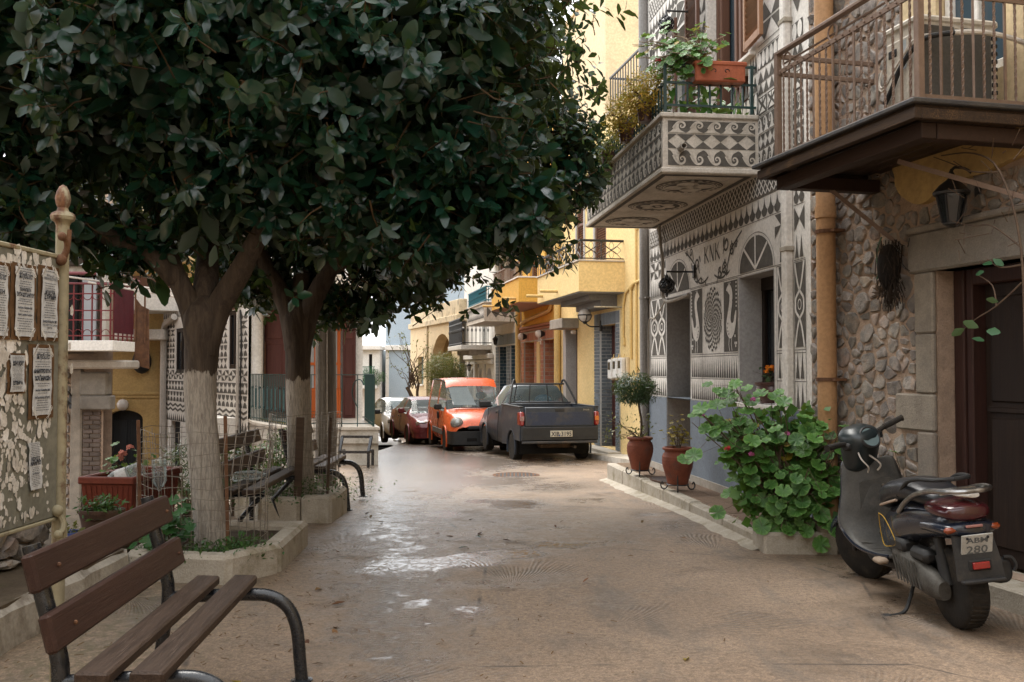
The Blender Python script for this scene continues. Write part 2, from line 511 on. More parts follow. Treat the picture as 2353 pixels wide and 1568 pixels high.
old_plank=M_wood("dark_old_plank",(.06,.04,.03),(.10,.07,.05),.7,'x',1.0,.5)
glass_dark=M_glass("dark_window_glass",(.018,.022,.026),.06)
glass_blue=M_glass("bluish_window_glass",(.05,.075,.095),.08)
glass_pale=M_glass("frosted_pale_glass",(.32,.33,.34),.25)
lamp_glass=M_glass("opal_lamp_glass",(.62,.57,.52),.25)
glass_clear=M_clear("clear_plastic",(.8,.85,.85),.12)
car_glass=M_clear("car_window_glass",(.25,.30,.30),.2)
paper_white=M("poster_paper",(.60,.61,.62),(.54,.55,.56),.9,6,.1,60)
paper_torn=M("torn_paper_scraps",(.76,.73,.69),(.55,.51,.45),.9,9,.2,60,rnd=.3)
card_brown=M("brown_poster_backing",(.145,.078,.034),(.115,.062,.028),.9,6,.1,60)
ink=M("printed_black_ink",(.03,.032,.04),(.04,.042,.05),.9,6,0)
ink_red=M("printed_maroon",(.10,.012,.018),(.08,.01,.015),.9,6,0)
leaf_fig=M_leaf("fig_leaf",(.004,.026,.019),(.010,.044,.024),(.022,.046,.028),.2,.5,trans=.14)
leaf_backlit_tint=M_leaf("fig_leaf_backlit_tint",(.04,.085,.018),(.06,.10,.02),(.07,.10,.04),.38,.5)  # yellow-green leaf with backlight put into its colour; a few scattered elsewhere
twig_mat=M("yellow_brown_twig",(.085,.050,.02),(.055,.032,.015),.8,10,.2,60)
stem_mat=M("grey_brown_stem",(.13,.09,.06),(.09,.06,.045),.85,10,.3,60)
leaf_ger=M_leaf("geranium_leaf",(.028,.105,.02),(.07,.19,.03),(.11,.20,.06),.5,.4,trans=.2,vein=(.20,.34,.10))
leaf_yel=M_leaf("yellowing_leaf",(.32,.22,.025),(.22,.17,.02),(.3,.2,.05),.55,.35,trans=.25)
leaf_fall=M_leaf("golden_shrub_leaf",(.42,.21,.02),(.20,.17,.03),(.35,.2,.04),.55,.35,trans=.25)
leaf_small=M_leaf("small_dark_leaf",(.012,.042,.014),(.03,.075,.02),(.05,.08,.03),.4,.5)
leaf_bush=M_leaf("olive_bush_leaf",(.075,.085,.018),(.15,.135,.025),(.12,.12,.04),.5,.4,trans=.2)
leaf_weed=M_leaf("weed_leaf",(.02,.07,.015),(.04,.11,.02),(.05,.1,.03),.5,.4)
petal_pink=M("pink_petals",(.55,.16,.36),(.45,.10,.28),.7,9,0)
petal_orange=M("orange_petals",(.80,.25,.02),(.75,.18,.01),.7,9,0)
petal_salmon=M("salmon_petals",(.55,.22,.17),(.50,.17,.13),.7,9,0)
petal_red=M("red_petals",(.42,.03,.03),(.36,.02,.03),.7,9,0)
dry_leaf=M("dry_fallen_leaf",(.17,.085,.035),(.10,.05,.022),.8,9,.2,60,rnd=.7)
def ground_material():
 m,t,p=new_mat("wet_concrete_street")
 pos=t.node("ShaderNodeNewGeometry").outputs["Position"]
 wet_a=t.node("ShaderNodeAttribute",attribute_name="wet").outputs["Fac"]
 moss_a=t.node("ShaderNodeAttribute",attribute_name="moss").outputs["Fac"]
 n_lo=t.noise(pos,.55,7,.62,.3)
 n_md=t.noise(pos,2.3,7,.65,.4)
 n_hi=t.noise(pos,16,7,.7)
 n_gr=t.noise(pos,120,3,.7)
 col=t.mix(t.ramp(n_lo,.32,.66),(.235,.168,.115),(.325,.24,.17))
 col=t.mix(t.math('MULTIPLY',t.ramp(n_md,.5,.74),.6),col,(.15,.125,.105))
 col=t.mix(t.math('MULTIPLY',t.ramp(n_hi,.52,.72),.55),col,(.115,.085,.06))
 col=t.mix(.9,col,t.mix(t.ramp(n_gr,.34,.66),(.58,.56,.54),(1.12,1.1,1.08)),'MULTIPLY')
 n_g2=t.noise(pos,36,4,.72)
 col=t.mix(.75,col,t.mix(t.ramp(n_g2,.36,.64),(.60,.59,.58),(1.14,1.12,1.1)),'MULTIPLY')
 col=t.mix(t.math('MULTIPLY',t.ramp(t.noise(t.map(pos,(2.0,.5,1)),1.1,6,.65,.6),.5,.68),.55),col,(.10,.085,.072))
 spk=t.ramp(t.noise(pos,55,2,.5),.66,.72)
 col=t.mix(t.math('MULTIPLY',spk,.5),col,(.06,.045,.03))
 col=t.mix(t.math('MULTIPLY',t.math('MULTIPLY',moss_a,t.ramp(n_hi,.4,.6)),.4),col,(.11,.095,.05))
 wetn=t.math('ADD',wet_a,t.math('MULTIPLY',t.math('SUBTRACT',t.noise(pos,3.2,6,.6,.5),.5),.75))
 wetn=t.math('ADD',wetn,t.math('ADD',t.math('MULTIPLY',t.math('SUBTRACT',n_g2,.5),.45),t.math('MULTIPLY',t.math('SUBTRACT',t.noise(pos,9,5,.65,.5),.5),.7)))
 damp_shade=t.ramp(wetn,.02,.5)
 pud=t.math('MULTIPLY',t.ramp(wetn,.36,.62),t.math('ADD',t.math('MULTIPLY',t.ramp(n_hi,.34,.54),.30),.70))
 col=t.mix(t.math('MULTIPLY',damp_shade,.40),col,(.075,.057,.043))
 col=t.mix(t.math('MULTIPLY',pud,.5),col,(.05,.042,.036))
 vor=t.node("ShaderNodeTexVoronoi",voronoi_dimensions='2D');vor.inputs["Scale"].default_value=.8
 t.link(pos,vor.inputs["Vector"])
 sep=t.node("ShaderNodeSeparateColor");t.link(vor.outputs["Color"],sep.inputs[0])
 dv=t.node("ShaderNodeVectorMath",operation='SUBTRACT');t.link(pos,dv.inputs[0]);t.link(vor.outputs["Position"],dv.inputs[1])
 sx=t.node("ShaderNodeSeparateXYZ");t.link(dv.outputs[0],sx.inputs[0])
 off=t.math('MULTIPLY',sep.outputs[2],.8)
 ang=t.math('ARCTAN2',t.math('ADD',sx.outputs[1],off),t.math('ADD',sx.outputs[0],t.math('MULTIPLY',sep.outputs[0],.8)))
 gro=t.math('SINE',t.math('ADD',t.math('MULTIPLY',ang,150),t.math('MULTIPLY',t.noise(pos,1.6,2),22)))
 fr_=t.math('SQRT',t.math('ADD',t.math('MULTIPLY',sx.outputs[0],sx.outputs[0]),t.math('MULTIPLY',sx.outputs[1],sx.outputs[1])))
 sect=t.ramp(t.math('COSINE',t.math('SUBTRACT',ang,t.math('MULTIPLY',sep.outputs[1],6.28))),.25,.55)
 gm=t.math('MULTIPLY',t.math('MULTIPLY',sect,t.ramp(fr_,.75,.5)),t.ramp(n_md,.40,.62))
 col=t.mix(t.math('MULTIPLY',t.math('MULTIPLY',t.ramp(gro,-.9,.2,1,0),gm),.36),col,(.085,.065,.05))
 crk=t.node("ShaderNodeTexVoronoi",feature='DISTANCE_TO_EDGE');crk.inputs['Scale'].default_value=.42
 t.link(t.mix(.12,pos,t.node('ShaderNodeTexNoise').outputs['Color']),crk.inputs['Vector'])
 col=t.mix(t.math('MULTIPLY',t.ramp(crk.outputs['Distance'],.006,.001),t.ramp(n_md,.42,.6)),col,(.06,.045,.035))
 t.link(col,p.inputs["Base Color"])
 r=t.math('ADD',t.math('MULTIPLY',n_hi,.3),.50)
 r=t.math('SUBTRACT',r,t.math('MULTIPLY',damp_shade,.30))
 r=t.math('SUBTRACT',r,t.math('MULTIPLY',pud,.26))
 spy=t.node("ShaderNodeSeparateXYZ");t.link(pos,spy.inputs[0])
 r=t.math('MAXIMUM',r,t.ramp(spy.outputs[1],8.0,13,.10,.25))
 t.link(r,p.inputs["Roughness"])
 p.inputs["Specular IOR Level"].default_value=.5
 h=t.math('MULTIPLY',t.math('MULTIPLY',gro,gm),.9)
 h=t.math('ADD',h,t.math('MULTIPLY',n_hi,2.2))
 h=t.math('ADD',h,t.math('MULTIPLY',n_gr,.9))
 h=t.math('MULTIPLY',h,t.math('SUBTRACT',1.0,t.math('MULTIPLY',pud,.86)))
 b=t.node("ShaderNodeBump");b.inputs["Strength"].default_value=.55;b.inputs["Distance"].default_value=.008
 t.link(h,b.inputs["Height"]);t.link(b.outputs[0],p.inputs["Normal"])
 return m
ground_mat=ground_material()
def bark_material(name,ztop,paint=True):
 m,t,p=new_mat(name)
 pos=t.node("ShaderNodeNewGeometry").outputs["Position"]
 v=t.map(pos,(16,16,2.2))
 n1=t.noise(v,1.3,6,.65,.5)
 n2=t.noise(v,5,5,.7)
 bark=t.mix(t.ramp(n1,.35,.65),(.043,.031,.023),(.085,.063,.046))
 b=t.node("ShaderNodeBump");b.inputs["Strength"].default_value=.8;b.inputs["Distance"].default_value=.012
 t.link(t.math('ADD',n1,t.math('MULTIPLY',n2,.6)),b.inputs["Height"]);t.link(b.outputs[0],p.inputs["Normal"])
 if paint:
  lime=t.mix(t.ramp(n2,.42,.58),(.25,.22,.19),(.38,.34,.29))
  lime=t.mix(t.ramp(n1,.28,.40),(.10,.075,.055),lime)
  sx=t.node("ShaderNodeSeparateXYZ");t.link(pos,sx.inputs[0])
  z=t.math('ADD',sx.outputs[2],t.math('MULTIPLY',t.math('SUBTRACT',t.noise(t.map(pos,(1,1,.25)),22,5,.7),.5),.22))
  k=t.ramp(z,ztop-.008,ztop+.008)
  col=t.mix(k,lime,bark)
 else:col=bark
 t.link(col,p.inputs["Base Color"])
 p.inputs["Roughness"].default_value=.88
 p.inputs["Specular IOR Level"].default_value=.25
 return m
def post_material():
 """pale painted iron with rust coming through"""
 m,t,p=new_mat("rust_stained_pale_paint")
 pos=t.node("ShaderNodeNewGeometry").outputs["Position"]
 n=t.noise(t.map(pos,(9,9,2.2)),1.0,7,.65)
 n2=t.noise(pos,24,5,.65)
 sx=t.node("ShaderNodeSeparateXYZ");t.link(pos,sx.inputs[0])
 up=t.ramp(sx.outputs[2],1.75,2.25)
 k=t.ramp(t.math('ADD',t.math('MULTIPLY',n,.7),t.math('ADD',t.math('MULTIPLY',n2,.3),t.math('MULTIPLY',up,.13))),.55,.66)
 col=t.mix(k,t.mix(t.ramp(n2,.3,.7),(.33,.29,.19),(.27,.235,.15)),t.mix(t.ramp(n2,.4,.6),(.20,.085,.035),(.11,.05,.028)))
 t.link(col,p.inputs["Base Color"])
 p.inputs["Roughness"].default_value=.7
 b=t.node("ShaderNodeBump");b.inputs["Strength"].default_value=.3;b.inputs["Distance"].default_value=.004
 t.link(t.math('ADD',n2,k),b.inputs["Height"]);t.link(b.outputs[0],p.inputs["Normal"])
 return m
post_mat=post_material()
board_mat=M("grey_green_board_paint",(.205,.20,.16),(.17,.165,.135),.75,3,.15,60,grime=(.30,.28,.22),gscale=4,gamt=.5)
def gp(px,py):
 """pixel -> point on the street"""
 r=ray(px,py);z=0.0
 for _ in range(25):
  t=(z-CAMZ)/r.z
  z=.5*z+.5*gz(r.x*t,r.y*t)
 return Vector((r.x*t,r.y*t,z))
PUDDLES_SHADE=[(950,1298,90,14,.95),(1060,1288,80,13,1.0),(1170,1273,80,10,.9),(1290,1254,80,8,.75),(1400,1246,70,6,.5),(850,1312,70,12,.65),(760,1320,60,12,.4),(952,1390,26,10,1.0),(1080,1411,55,26,.62),(822,1220,34,13,.85),(1016,1181,44,8,.85),(1180,1160,70,11,.7),(1098,1153,34,5,.8),(960,1052,95,38,1.05),(1000,1098,66,24,1.0),(1130,1104,130,15,.62),(905,1028,40,22,.95),(1060,1062,130,20,.8),(900,1090,34,12,.8),(1000,1030,110,12,.9),(1260,1118,90,12,.5),(1350,1150,70,8,.45),(1230,1062,150,12,.6),(960,1010,90,6,.8),(1990,1300,120,34,.45),(2070,1400,130,50,.42),(2250,1440,90,30,.4),(1050,1215,330,45,.34),(1300,1195,240,34,.30),(760,1400,160,40,.22),(1560,1205,80,16,.35),(1480,1180,60,10,.35),(720,1250,120,28,.35),(700,1200,60,18,.3),(1420,1380,90,20,.3),(820,1420,140,30,.3),(1120,1340,90,12,.42),(1250,1330,120,16,.35),(1900,1500,200,40,.25)]  # broad weak mid-street entries put tree shade into the damp colour too
def _ell(px,py,rx,ry):
 c=gp(px,py);a=gp(px+rx,py);b=gp(px,py+ry);d=gp(px,py-ry)
 return c.x,c.y,abs(a.x-c.x),max(.08,abs(d.y-b.y)/2),c.x/c.y
PW=[(*_ell(a,b,c,d),w)for a,b,c,d,w in PUDDLES_SHADE]
def make_ground():
 xs=[-60,-40,-25,-15,-10,-8]+[-7+.25*i for i in range(12)]+[-4+.09*i for i in range(95)]+[4.6,5,6,8,10,15,25,40,60]
 ys=[-30,-15,-8,-4,-1,1]+[2+.09*i for i in range(170)]+[17.3+.3*i for i in range(45)]+[31+i for i in range(12)]+[46,50,60,80,120,200,400]
 X,Y=np.meshgrid(np.array(xs),np.array(ys))
 H,W=X.shape
 Z=np.array([gz(a,b)for a,b in zip(X.ravel(),Y.ravel())]).reshape(H,W)
 Z=Z+.006*np.sin(X*2.1+Y*.7)*np.sin(Y*1.3-X)*((Y>2)&(Y<25))
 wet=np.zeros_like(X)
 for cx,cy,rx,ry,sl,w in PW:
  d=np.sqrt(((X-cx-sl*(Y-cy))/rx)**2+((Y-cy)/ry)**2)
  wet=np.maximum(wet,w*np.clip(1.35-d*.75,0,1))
 moss=np.clip(1-np.abs(X+2.0)/.9,0,1)*(Y<7.5)+np.clip(1-np.abs(X+2.2)/.6,0,1)*(Y<18)
 me=bpy.data.meshes.new("street")
 v=np.stack([X,Y,Z],-1).reshape(-1,3)
 i=np.arange(H*W).reshape(H,W)
 q=np.stack([i[:-1,:-1],i[:-1,1:],i[1:,1:],i[1:,:-1]],-1).reshape(-1,4)
 me.from_pydata(v.tolist(),[],q.tolist())
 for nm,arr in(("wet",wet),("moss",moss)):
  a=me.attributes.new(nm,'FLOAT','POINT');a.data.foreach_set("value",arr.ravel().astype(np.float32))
 me.materials.append(ground_mat)
 me.polygons.foreach_set("use_smooth",[True]*len(q))
 o=inst("street",me);structure(o)
 return o
make_ground()
FA=Frame((1.875,13.29),(2.529,8.08))
bx_,by_=2.529,8.08
FB=Frame((bx_,by_),(bx_+.2438*4.2,by_-4.2))
PV=.09
pave=structure(bpy.data.objects.new("pavement",None));C.objects.link(pave)
ko_n,ko_f=Vector((1.99,7.62,0)),Vector((1.345,13.62,0))
def k_at(t):return ko_n.lerp(ko_f,t)
def w_at(Y):return FA.o+FA.x*((FA.o.y-Y)/-FA.x.y)
b=MB()
b.slab([(k_at(0).x+.1,k_at(0).y+.02),(k_at(1).x+.1,k_at(1).y),(1.93,13.7),(2.70,7.72)],-.35,PV-.02)
b.build("bed",tile_joint,pave)
KN=6
for i in range(KN):
 a,c=k_at(i/KN),k_at((i+1)/KN)
 m_=MB();d=(c-a).normalized();n_=Vector((-d.y,d.x,0))*-1
 g=.006
 p=[a+d*g,c-d*g,c-d*g+n_*.13,a+d*g+n_*.13]
 zb=-.3
 mk=m_.mark()
 L=(c-a).length-2*g
 m_.box(0,L,0,.13,zb,PV+RND.uniform(-.006,.004),.016)
 m_.xf(mk,Matrix(((d.x,n_.x,0,p[0].x),(d.y,n_.y,0,p[0].y),(0,0,1,0),(0,0,0,1))))
 m_.build("kerb_stone",conc_kerb,pave)
PN=5
for i in range(PN):
 t0,t1=i/PN,(i+1)/PN
 a,c=k_at(t0),k_at(t1)
 for r in range(2):
  def edge(p,s):
   i0,i1=p.x+.14,w_at(p.y).x+.0
   return Vector((i0+(i1-i0)*s,p.y+.09*s,0))
  s0,s1=(0,.5)if r==0 else(.508,1)
  g=.005
  q=[edge(a,s0),edge(a,s1),edge(c,s1),edge(c,s0)]
  q[0].y+=g;q[1].y+=g;q[2].y-=g;q[3].y-=g
  m_=MB();m_.slab([(v.x,v.y)for v in q],PV-.05,PV-.004+RND.uniform(-.003,.002))
  ln=(q[3]-q[0]);w_=(q[1]-q[0])
  for k in range(1,22):
   f=k/22
   p0,p1=q[0]+ln*f+w_*.03,q[0]+ln*f+w_*.97
   m_.bar((p0.x,p0.y,PV-.001),(p1.x,p1.y,PV-.001),.022,.006)
  m_.build("paving_tile",slab_tile,pave)
fil=MB()
N=110
for i in range(N):
 a,c=k_at(i/N*1.02-.01),k_at((i+1)/N*1.02-.01)
 wa=.13+.05*mnoise.noise(Vector((i*.19,0,0)))+.025*mnoise.noise(Vector((i*.8,3,0)));wc=.13+.05*mnoise.noise(Vector(((i+1)*.19,0,0)))+.025*mnoise.noise(Vector(((i+1)*.8,3,0)))
 ga,gc=gz(a.x,a.y),gz(c.x,c.y)
 fil.add([(a.x-wa,a.y,ga-.004),(a.x+.02,a.y,ga+.035),(c.x+.02,c.y,gc+.035),(c.x-wc,c.y,gc-.004)],[(0,1,2,3)])
structure(fil.build("cement_fillet",conc_kerb,None,True))
mp=gp(1186,1093)
mh=thing("manhole_cover","round dark iron manhole cover in the wet street behind the dark pickup","manhole cover",(mp.x,mp.y,mp.z+.008))
b=MB();b.lathe([(.33,-.02),(.36,-.01),(.36,.004),(.335,.006),(.33,.001),(0,.001)],32)
b.build("rim",iron_rust,mh)
b=MB()
for i in range(-5,6):
 for j in range(-5,6):
  if hypot(i,j)<5.3:b.box(i*.058-.018,i*.058+.018,j*.058-.018,j*.058+.018,.0,.008,.003)
b.build("stud_pattern",iron_black,mh)
# the patterned (sgraffito) house
def place(mk_mb,mk,fr_kind,off=0.0):
 return mk_mb
class Pat:
 """polygons scratched into (dark) or left standing on (white) a wall, in wall coordinates"""
 def __init__(s):s.d,s.w,s.dd=MB(),MB(),MB()
 def dark(s,poly):s.d.sheet(poly,-.004)
 def white(s,poly):s.w.sheet(poly,-.0075)
 def over(s,poly):s.dd.sheet(poly,-.010)
 def rect(s,a,b,c,d):s.dark([(a,c),(b,c),(b,d),(a,d)])
 def wrect(s,a,b,c,d):s.white([(a,c),(b,c),(b,d),(a,d)])
 def stroke(s,pts,w0,w1=None,kind='w'):
  w1=w0 if w1 is None else w1
  L,R=[],[]
  n=len(pts)
  for i,p in enumerate(pts):
   a=pts[max(0,i-1)];b=pts[min(n-1,i+1)]
   dx,dz=b[0]-a[0],b[1]-a[1];l=hypot(dx,dz)or 1
   t=i/(n-1);w=(w0+(w1-w0)*t)/2
   L.append((p[0]-dz/l*w,p[1]+dx/l*w));R.append((p[0]+dz/l*w,p[1]-dx/l*w))
  f={'w':s.white,'d':s.dark,'o':s.over}[kind]
  for i in range(n-1):
   f([L[i],L[i+1],R[i+1],R[i]])
 def tris(s,a,b,c,d,n,up=True,g=.0):
  p=(b-a)/n
  for i in range(n):
   x=a+i*p
   s.dark([(x+g,c),(x+p-g,c),(x+p/2,d)]if up else[(x+g,d),(x+p-g,d),(x+p/2,c)])
 def spikes(s,a,b,c,d,n):
  p=(b-a)/n
  for i in range(n):
   x=a+(i+.5)*p
   s.dark([(x-p*.40,c),(x+p*.40,c),(x+p*.16,c+(d-c)*.45),(x,d),(x-p*.16,c+(d-c)*.45)])
 def diamonds(s,a,b,c,d,n):
  """white diamonds on dark"""
  p=(b-a)/n;m=(c+d)/2
  for i in range(n+1):
   x=a+i*p
   l,r=max(a,x-p/2),min(b,x+p/2)
   s.dark([(l,d),(r,d),(x,m)]if i not in(0,n)else([(l,d),(r,d),(x,m)]))
   s.dark([(l,c),(r,c),(x,m)])
 def ddiamonds(s,a,b,c,d,n):
  p=(b-a)/n;m=(c+d)/2
  for i in range(n):
   x=a+i*p
   s.dark([(x,m),(x+p/2,c),(x+p,m),(x+p/2,d)])
 def scallops(s,a,b,c,d,n):
  """dark flames between white hanging petals, round below"""
  p=(b-a)/n;h=d-c
  for i in range(n):
   x=a+i*p
   m=x+p/2
   poly=[(x+p*.02,c+h*.34)]+[(m-p*.48*cos(t),c+h*.34-h*.34*sin(t))for t in[pi*k/8 for k in range(1,8)]]+[(x+p*.98,c+h*.34)]
   poly+=[(m+p*.24,c+h*.47),(m+p*.09,c+h*.68),(m+p*.015,d),(m-p*.015,d),(m-p*.09,c+h*.68),(m-p*.24,c+h*.47)]
   s.dark(poly)
 def lattice(s,a,b,c,d,n,w=.022):
  s.rect(a,b,c,d)
  p=(b-a)/n;h=d-c
  for i in range(-2,n+2):
   for sg in(1,-1):
    x0,x1=a+i*p,a+(i+2)*p
    if sg<0:x0,x1=x1,x0
    t0,t1=0.0,1.0
    dx=x1-x0
    for lim,sgn in((a,1),(b,-1)):
     tt=(lim-x0)/dx
     if sgn*dx>0:t0=max(t0,tt)
     else:t1=min(t1,tt)
    if t1-t0<.02:continue
    s.white([(x0+dx*t0-w/2,c+h*t0),(x0+dx*t0+w/2,c+h*t0),(x0+dx*t1+w/2,c+h*t1),(x0+dx*t1-w/2,c+h*t1)])
 def bows(s,a,b,c,d,n,diag=0):
  """rectangles crossed corner to corner, opposite quarters dark"""
  p=(b-a)/n
  for i in range(n):
   x=a+i*p;m=(x+p/2,(c+d)/2)
   if diag:q=[[(x,c),(x,d),m],[(x+p,c),(x+p,d),m]]
   else:q=[[(x,c),(x+p,c),m],[(x,d),(x+p,d),m]]
   for t in q:s.dark(t)
 def pinwheel(s,a,b,c,d):
  mx,mz=(a+b)/2,(c+d)/2;m=(mx,mz)
  for t in([(a,d),(mx,d),m],[(b,d),(b,mz),m],[(b,c),(mx,c),m],[(a,c),(a,mz),m]):s.dark(t)
 def wave(s,a,b,c,d,n,flip=False,back=False):
  """running dog: white curls breaking over dark"""
  s.rect(a,b,c,d)
  p=(b-a)/n;h=d-c
  def T(x,z):
   if back:x=a+b-x
   return(x,c+d-z)if flip else(x,z)
  for i in range(n):
   x=a+i*p
   sw=[(0,.0),(.16,.10),(.30,.34),(.42,.62),(.58,.84),(.76,.90),(.91,.80),(.955,.62),(.88,.46),(.76,.44),(.70,.54),(.74,.64),(.81,.62)]
   pts=spline(sw,4)
   q=[T(x+u*p,c+v*h)for u,v in pts]
   s.stroke(q[8:],.075*p*2.2,.03*p)
   base=spline([(0,0),(.16,.10),(.30,.34),(.42,.62),(.58,.84),(.70,.88),(.62,.66),(.62,.42),(.72,.20),(1.0,0)],4)
   s.white([T(x+u*p,c+v*h)for u,v in base])
 def ovals(s,a,b,c,d,n,gap=.06):
  """white ovals on dark"""
  s.rect(a,b,c,d)
  p=(b-a)/n
  for i in range(n):
   s.white(circ(a+(i+.5)*p,(c+d)/2,p*(.5-gap),14,rz=(d-c)*.48))
 def arcs(s,a,b,c,d,n):
  """dark half ovals from below and above"""
  p=(b-a)/n;h=(d-c)
  for i in range(n):
   x=a+(i+.5)*p
   s.dark([(x-p*.42,c)]+[(x-p*.42*cos(t),c+h*.46*sin(t))for t in[pi*k/8 for k in range(1,8)]]+[(x+p*.42,c)])
   s.dark([(x-p*.42,d)]+[(x-p*.42*cos(t),d-h*.46*sin(t))for t in[pi*k/8 for k in range(1,8)]]+[(x+p*.42,d)])
 def chevrons(s,a,b,c,d,n):
  p=(b-a)/n;h=d-c
  for i in range(n):
   x=a+i*p
   for zz in(c,c+h*.5):
    s.dark([(x,zz+h*.5),(x+p/2,zz+h*.25),(x+p/2,zz),(x,zz+h*.25)])
   for zz in(c+h*.25,c+h*.75):
    if zz+h*.25<=d+1e-6:
     s.dark([(x+p/2,zz-h*.25+h*.25),(x+p,zz+h*.0+h*.25),(x+p,zz),(x+p/2,zz-h*.25)])
 def fan(s,cx,c,r,rz,spokes=3,w=.03):
  s.dark([(cx-r,c)]+[(cx-r*cos(pi*k/16),c+rz*sin(pi*k/16))for k in range(1,16)]+[(cx+r,c)])
  for k in range(1,spokes+1):
   t=pi*k/(spokes+1)
   s.stroke([(cx,c+.01),(cx+r*.99*cos(t),c+rz*.99*sin(t))],w)
 def lens(s,a,b,c,d):
  """tall panel with crossed ribbons and a small oval in the middle"""
  s.rect(a,b,c,d)
  m=(a+b)/2;h=d-c;w=b-a
  for sg in(-1,1):
   pts=spline([(m-sg*w*.45,c),(m-sg*w*.22,c+h*.22),(m,c+h*.33),(m+sg*w*.36,c+h*.42),(m+sg*w*.4,c+h*.5),(m+sg*w*.36,c+h*.58),(m,c+h*.67),(m-sg*w*.22,c+h*.78),(m-sg*w*.45,d)],4)
   s.stroke(pts,w*.13)
  s.stroke(circ(m,c+h*.5,w*.16,14,rz=h*.06)+[circ(m,c+h*.5,w*.16,14,rz=h*.06)[0]],w*.05)
 def curl(s,x,z,r,a0,turns,kind='d',w=.012,tail=None):
  pts=[]
  n=int(14*turns)+4
  for i in range(n+1):
   t=i/n
   a=a0+turns*2*pi*t
   rr=r*(1-.78*t)
   pts.append((x+rr*cos(a),z+rr*sin(a)))
  if tail:
   pts=spline(tail+pts[:1],5)[:-1]+pts
  s.stroke(pts,w*.5,w,kind)
 def rosette(s,cx,cz,r,rz,petals):
  def e(k):return circ(cx,cz,r*k,36,rz=rz*k)
  s.dark(e(1.0));s.white(e(.965))
  n=24
  for i in range(0,n):
   a0,a1=2*pi*i/n,2*pi*(i+.5)/n
   s.over([(cx+r*k*cos(t),cz+rz*k*sin(t))for k,t in((.86,a0),(.95,a0),(.95,a1),(.86,a1))])
  s.over(circ(cx,cz,r*.82,36,rz=rz*.82))
  return petals
 def build(s,name,parent,dark,white,M4=None):
  out=[]
  for g,m in((s.d,dark),(s.w,white),(s.dd,dark)):
   if not g.f:continue
   if M4 is not None:g.xf(0,M4)
   out.append(stuff(g.build(name,m,parent)))
  return out
hA=fthing("patterned_house","white and grey scratch-patterned house with KNK lettering and decorated balcony","house",FA)
LA=FA.L
DOOR=(.963,1.95,PV,2.33,.34)
WIN=(3.56,4.47,1.085,2.355,.25)
UDOOR=(.98,1.98,3.86,5.62,.3)
UWIN=(2.62,3.86,3.95,6.2,.28)
b=MB()
b.wall(0,LA,1.05,7.4,[DOOR[:2]+(1.05,)+DOOR[3:],WIN,UDOOR,UWIN],.3)
b.box(0,LA,.9,6,-.2,7.3)
b.add([(0,0,-.3),(0,.9,-.3),(0,.9,7.4),(0,0,7.4)],[(0,1,2,3)])
b.add([(LA,0,-.3),(LA,.9,-.3),(LA,.9,7.4),(LA,0,7.4)],[(3,2,1,0)])
b.add([(0,0,7.4),(LA,0,7.4),(LA,.9,7.4),(0,.9,7.4)],[(0,1,2,3)])
wallA=b.build("wall",white_lime,hA)
b=MB();b.wall(0,LA,-.3,1.05,[(DOOR[0],DOOR[1],-.4,1.06,.34)],.34,y=-.008)
b.add([(0,-.008,1.05),(LA,-.008,1.05),(LA,0,1.05),(0,0,1.05)],[(0,1,2,3)])
b.add([(LA,-.008,-.3),(LA,.6,-.3),(LA,.6,1.05),(LA,-.008,1.05)],[(0,1,2,3)])
b.build("plinth",blue_plinth,hA)
b=MB();b.wall(0,LA,PV-.02,PV+.085,[(DOOR[0]-.02,DOOR[1]+.02,0,1)],.0,y=-.025)
b.add([(0,-.025,PV+.085),(DOOR[0],-.025,PV+.085),(DOOR[0],-.008,PV+.085),(0,-.008,PV+.085)],[(0,1,2,3)])
b.add([(DOOR[1],-.025,PV+.085),(LA,-.025,PV+.085),(LA,-.008,PV+.085),(DOOR[1],-.008,PV+.085)],[(0,1,2,3)])
b.build("skirting",conc,hA)
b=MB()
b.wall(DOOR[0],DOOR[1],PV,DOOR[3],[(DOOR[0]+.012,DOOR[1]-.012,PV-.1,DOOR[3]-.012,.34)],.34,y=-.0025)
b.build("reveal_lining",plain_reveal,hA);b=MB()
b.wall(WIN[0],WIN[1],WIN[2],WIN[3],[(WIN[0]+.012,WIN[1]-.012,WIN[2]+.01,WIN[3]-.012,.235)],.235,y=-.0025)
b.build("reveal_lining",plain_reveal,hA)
b=MB();b.box(DOOR[0]+.02,DOOR[1]-.02,.30,.34,PV,DOOR[3]-.02)
dr=b.build("door",door_dark,hA)
for k in range(2):
 for z0,z1 in((.25,.95),(1.05,2.1)):
  b=MB();b.box(DOOR[0]+.1+k*.42,DOOR[0]+.46+k*.42,.285,.302,z0,z1,.01);b.build("door_panel",door_dark,dr)
b=MB();b.box(WIN[0]+.01,WIN[1]-.01,.275,.29,WIN[2],WIN[3]);b.build("window_glass",glass_dark,hA)
b=MB()
for x in(WIN[0]+.01,(WIN[0]+WIN[1])/2-.03,WIN[1]-.07):b.box(x,x+.06,.235,.275,WIN[2],WIN[3],.006)
b.box(WIN[0],WIN[1],.23,.275,WIN[3]-.14,WIN[3],.006);b.box(WIN[0],WIN[1],.232,.275,WIN[2],WIN[2]+.07,.006)
b.build("window_frame",door_dark,hA)
b=MB();b.box(WIN[0]-.04,WIN[1]+.06,-.045,.235,1.035,1.082,.008);b.build("window_sill",white_lime,hA)
def band(name,fn,dark=dark_scratch,white=white_lime,parent=None,M4=None):
 P_=Pat();fn(P_);return P_.build(name,parent or hA,dark,white,M4)
band("spike_band",lambda p:(p.spikes(2.0,3.52,1.07,1.295,22),p.spikes(2.0,3.52,1.325,1.545,22)))
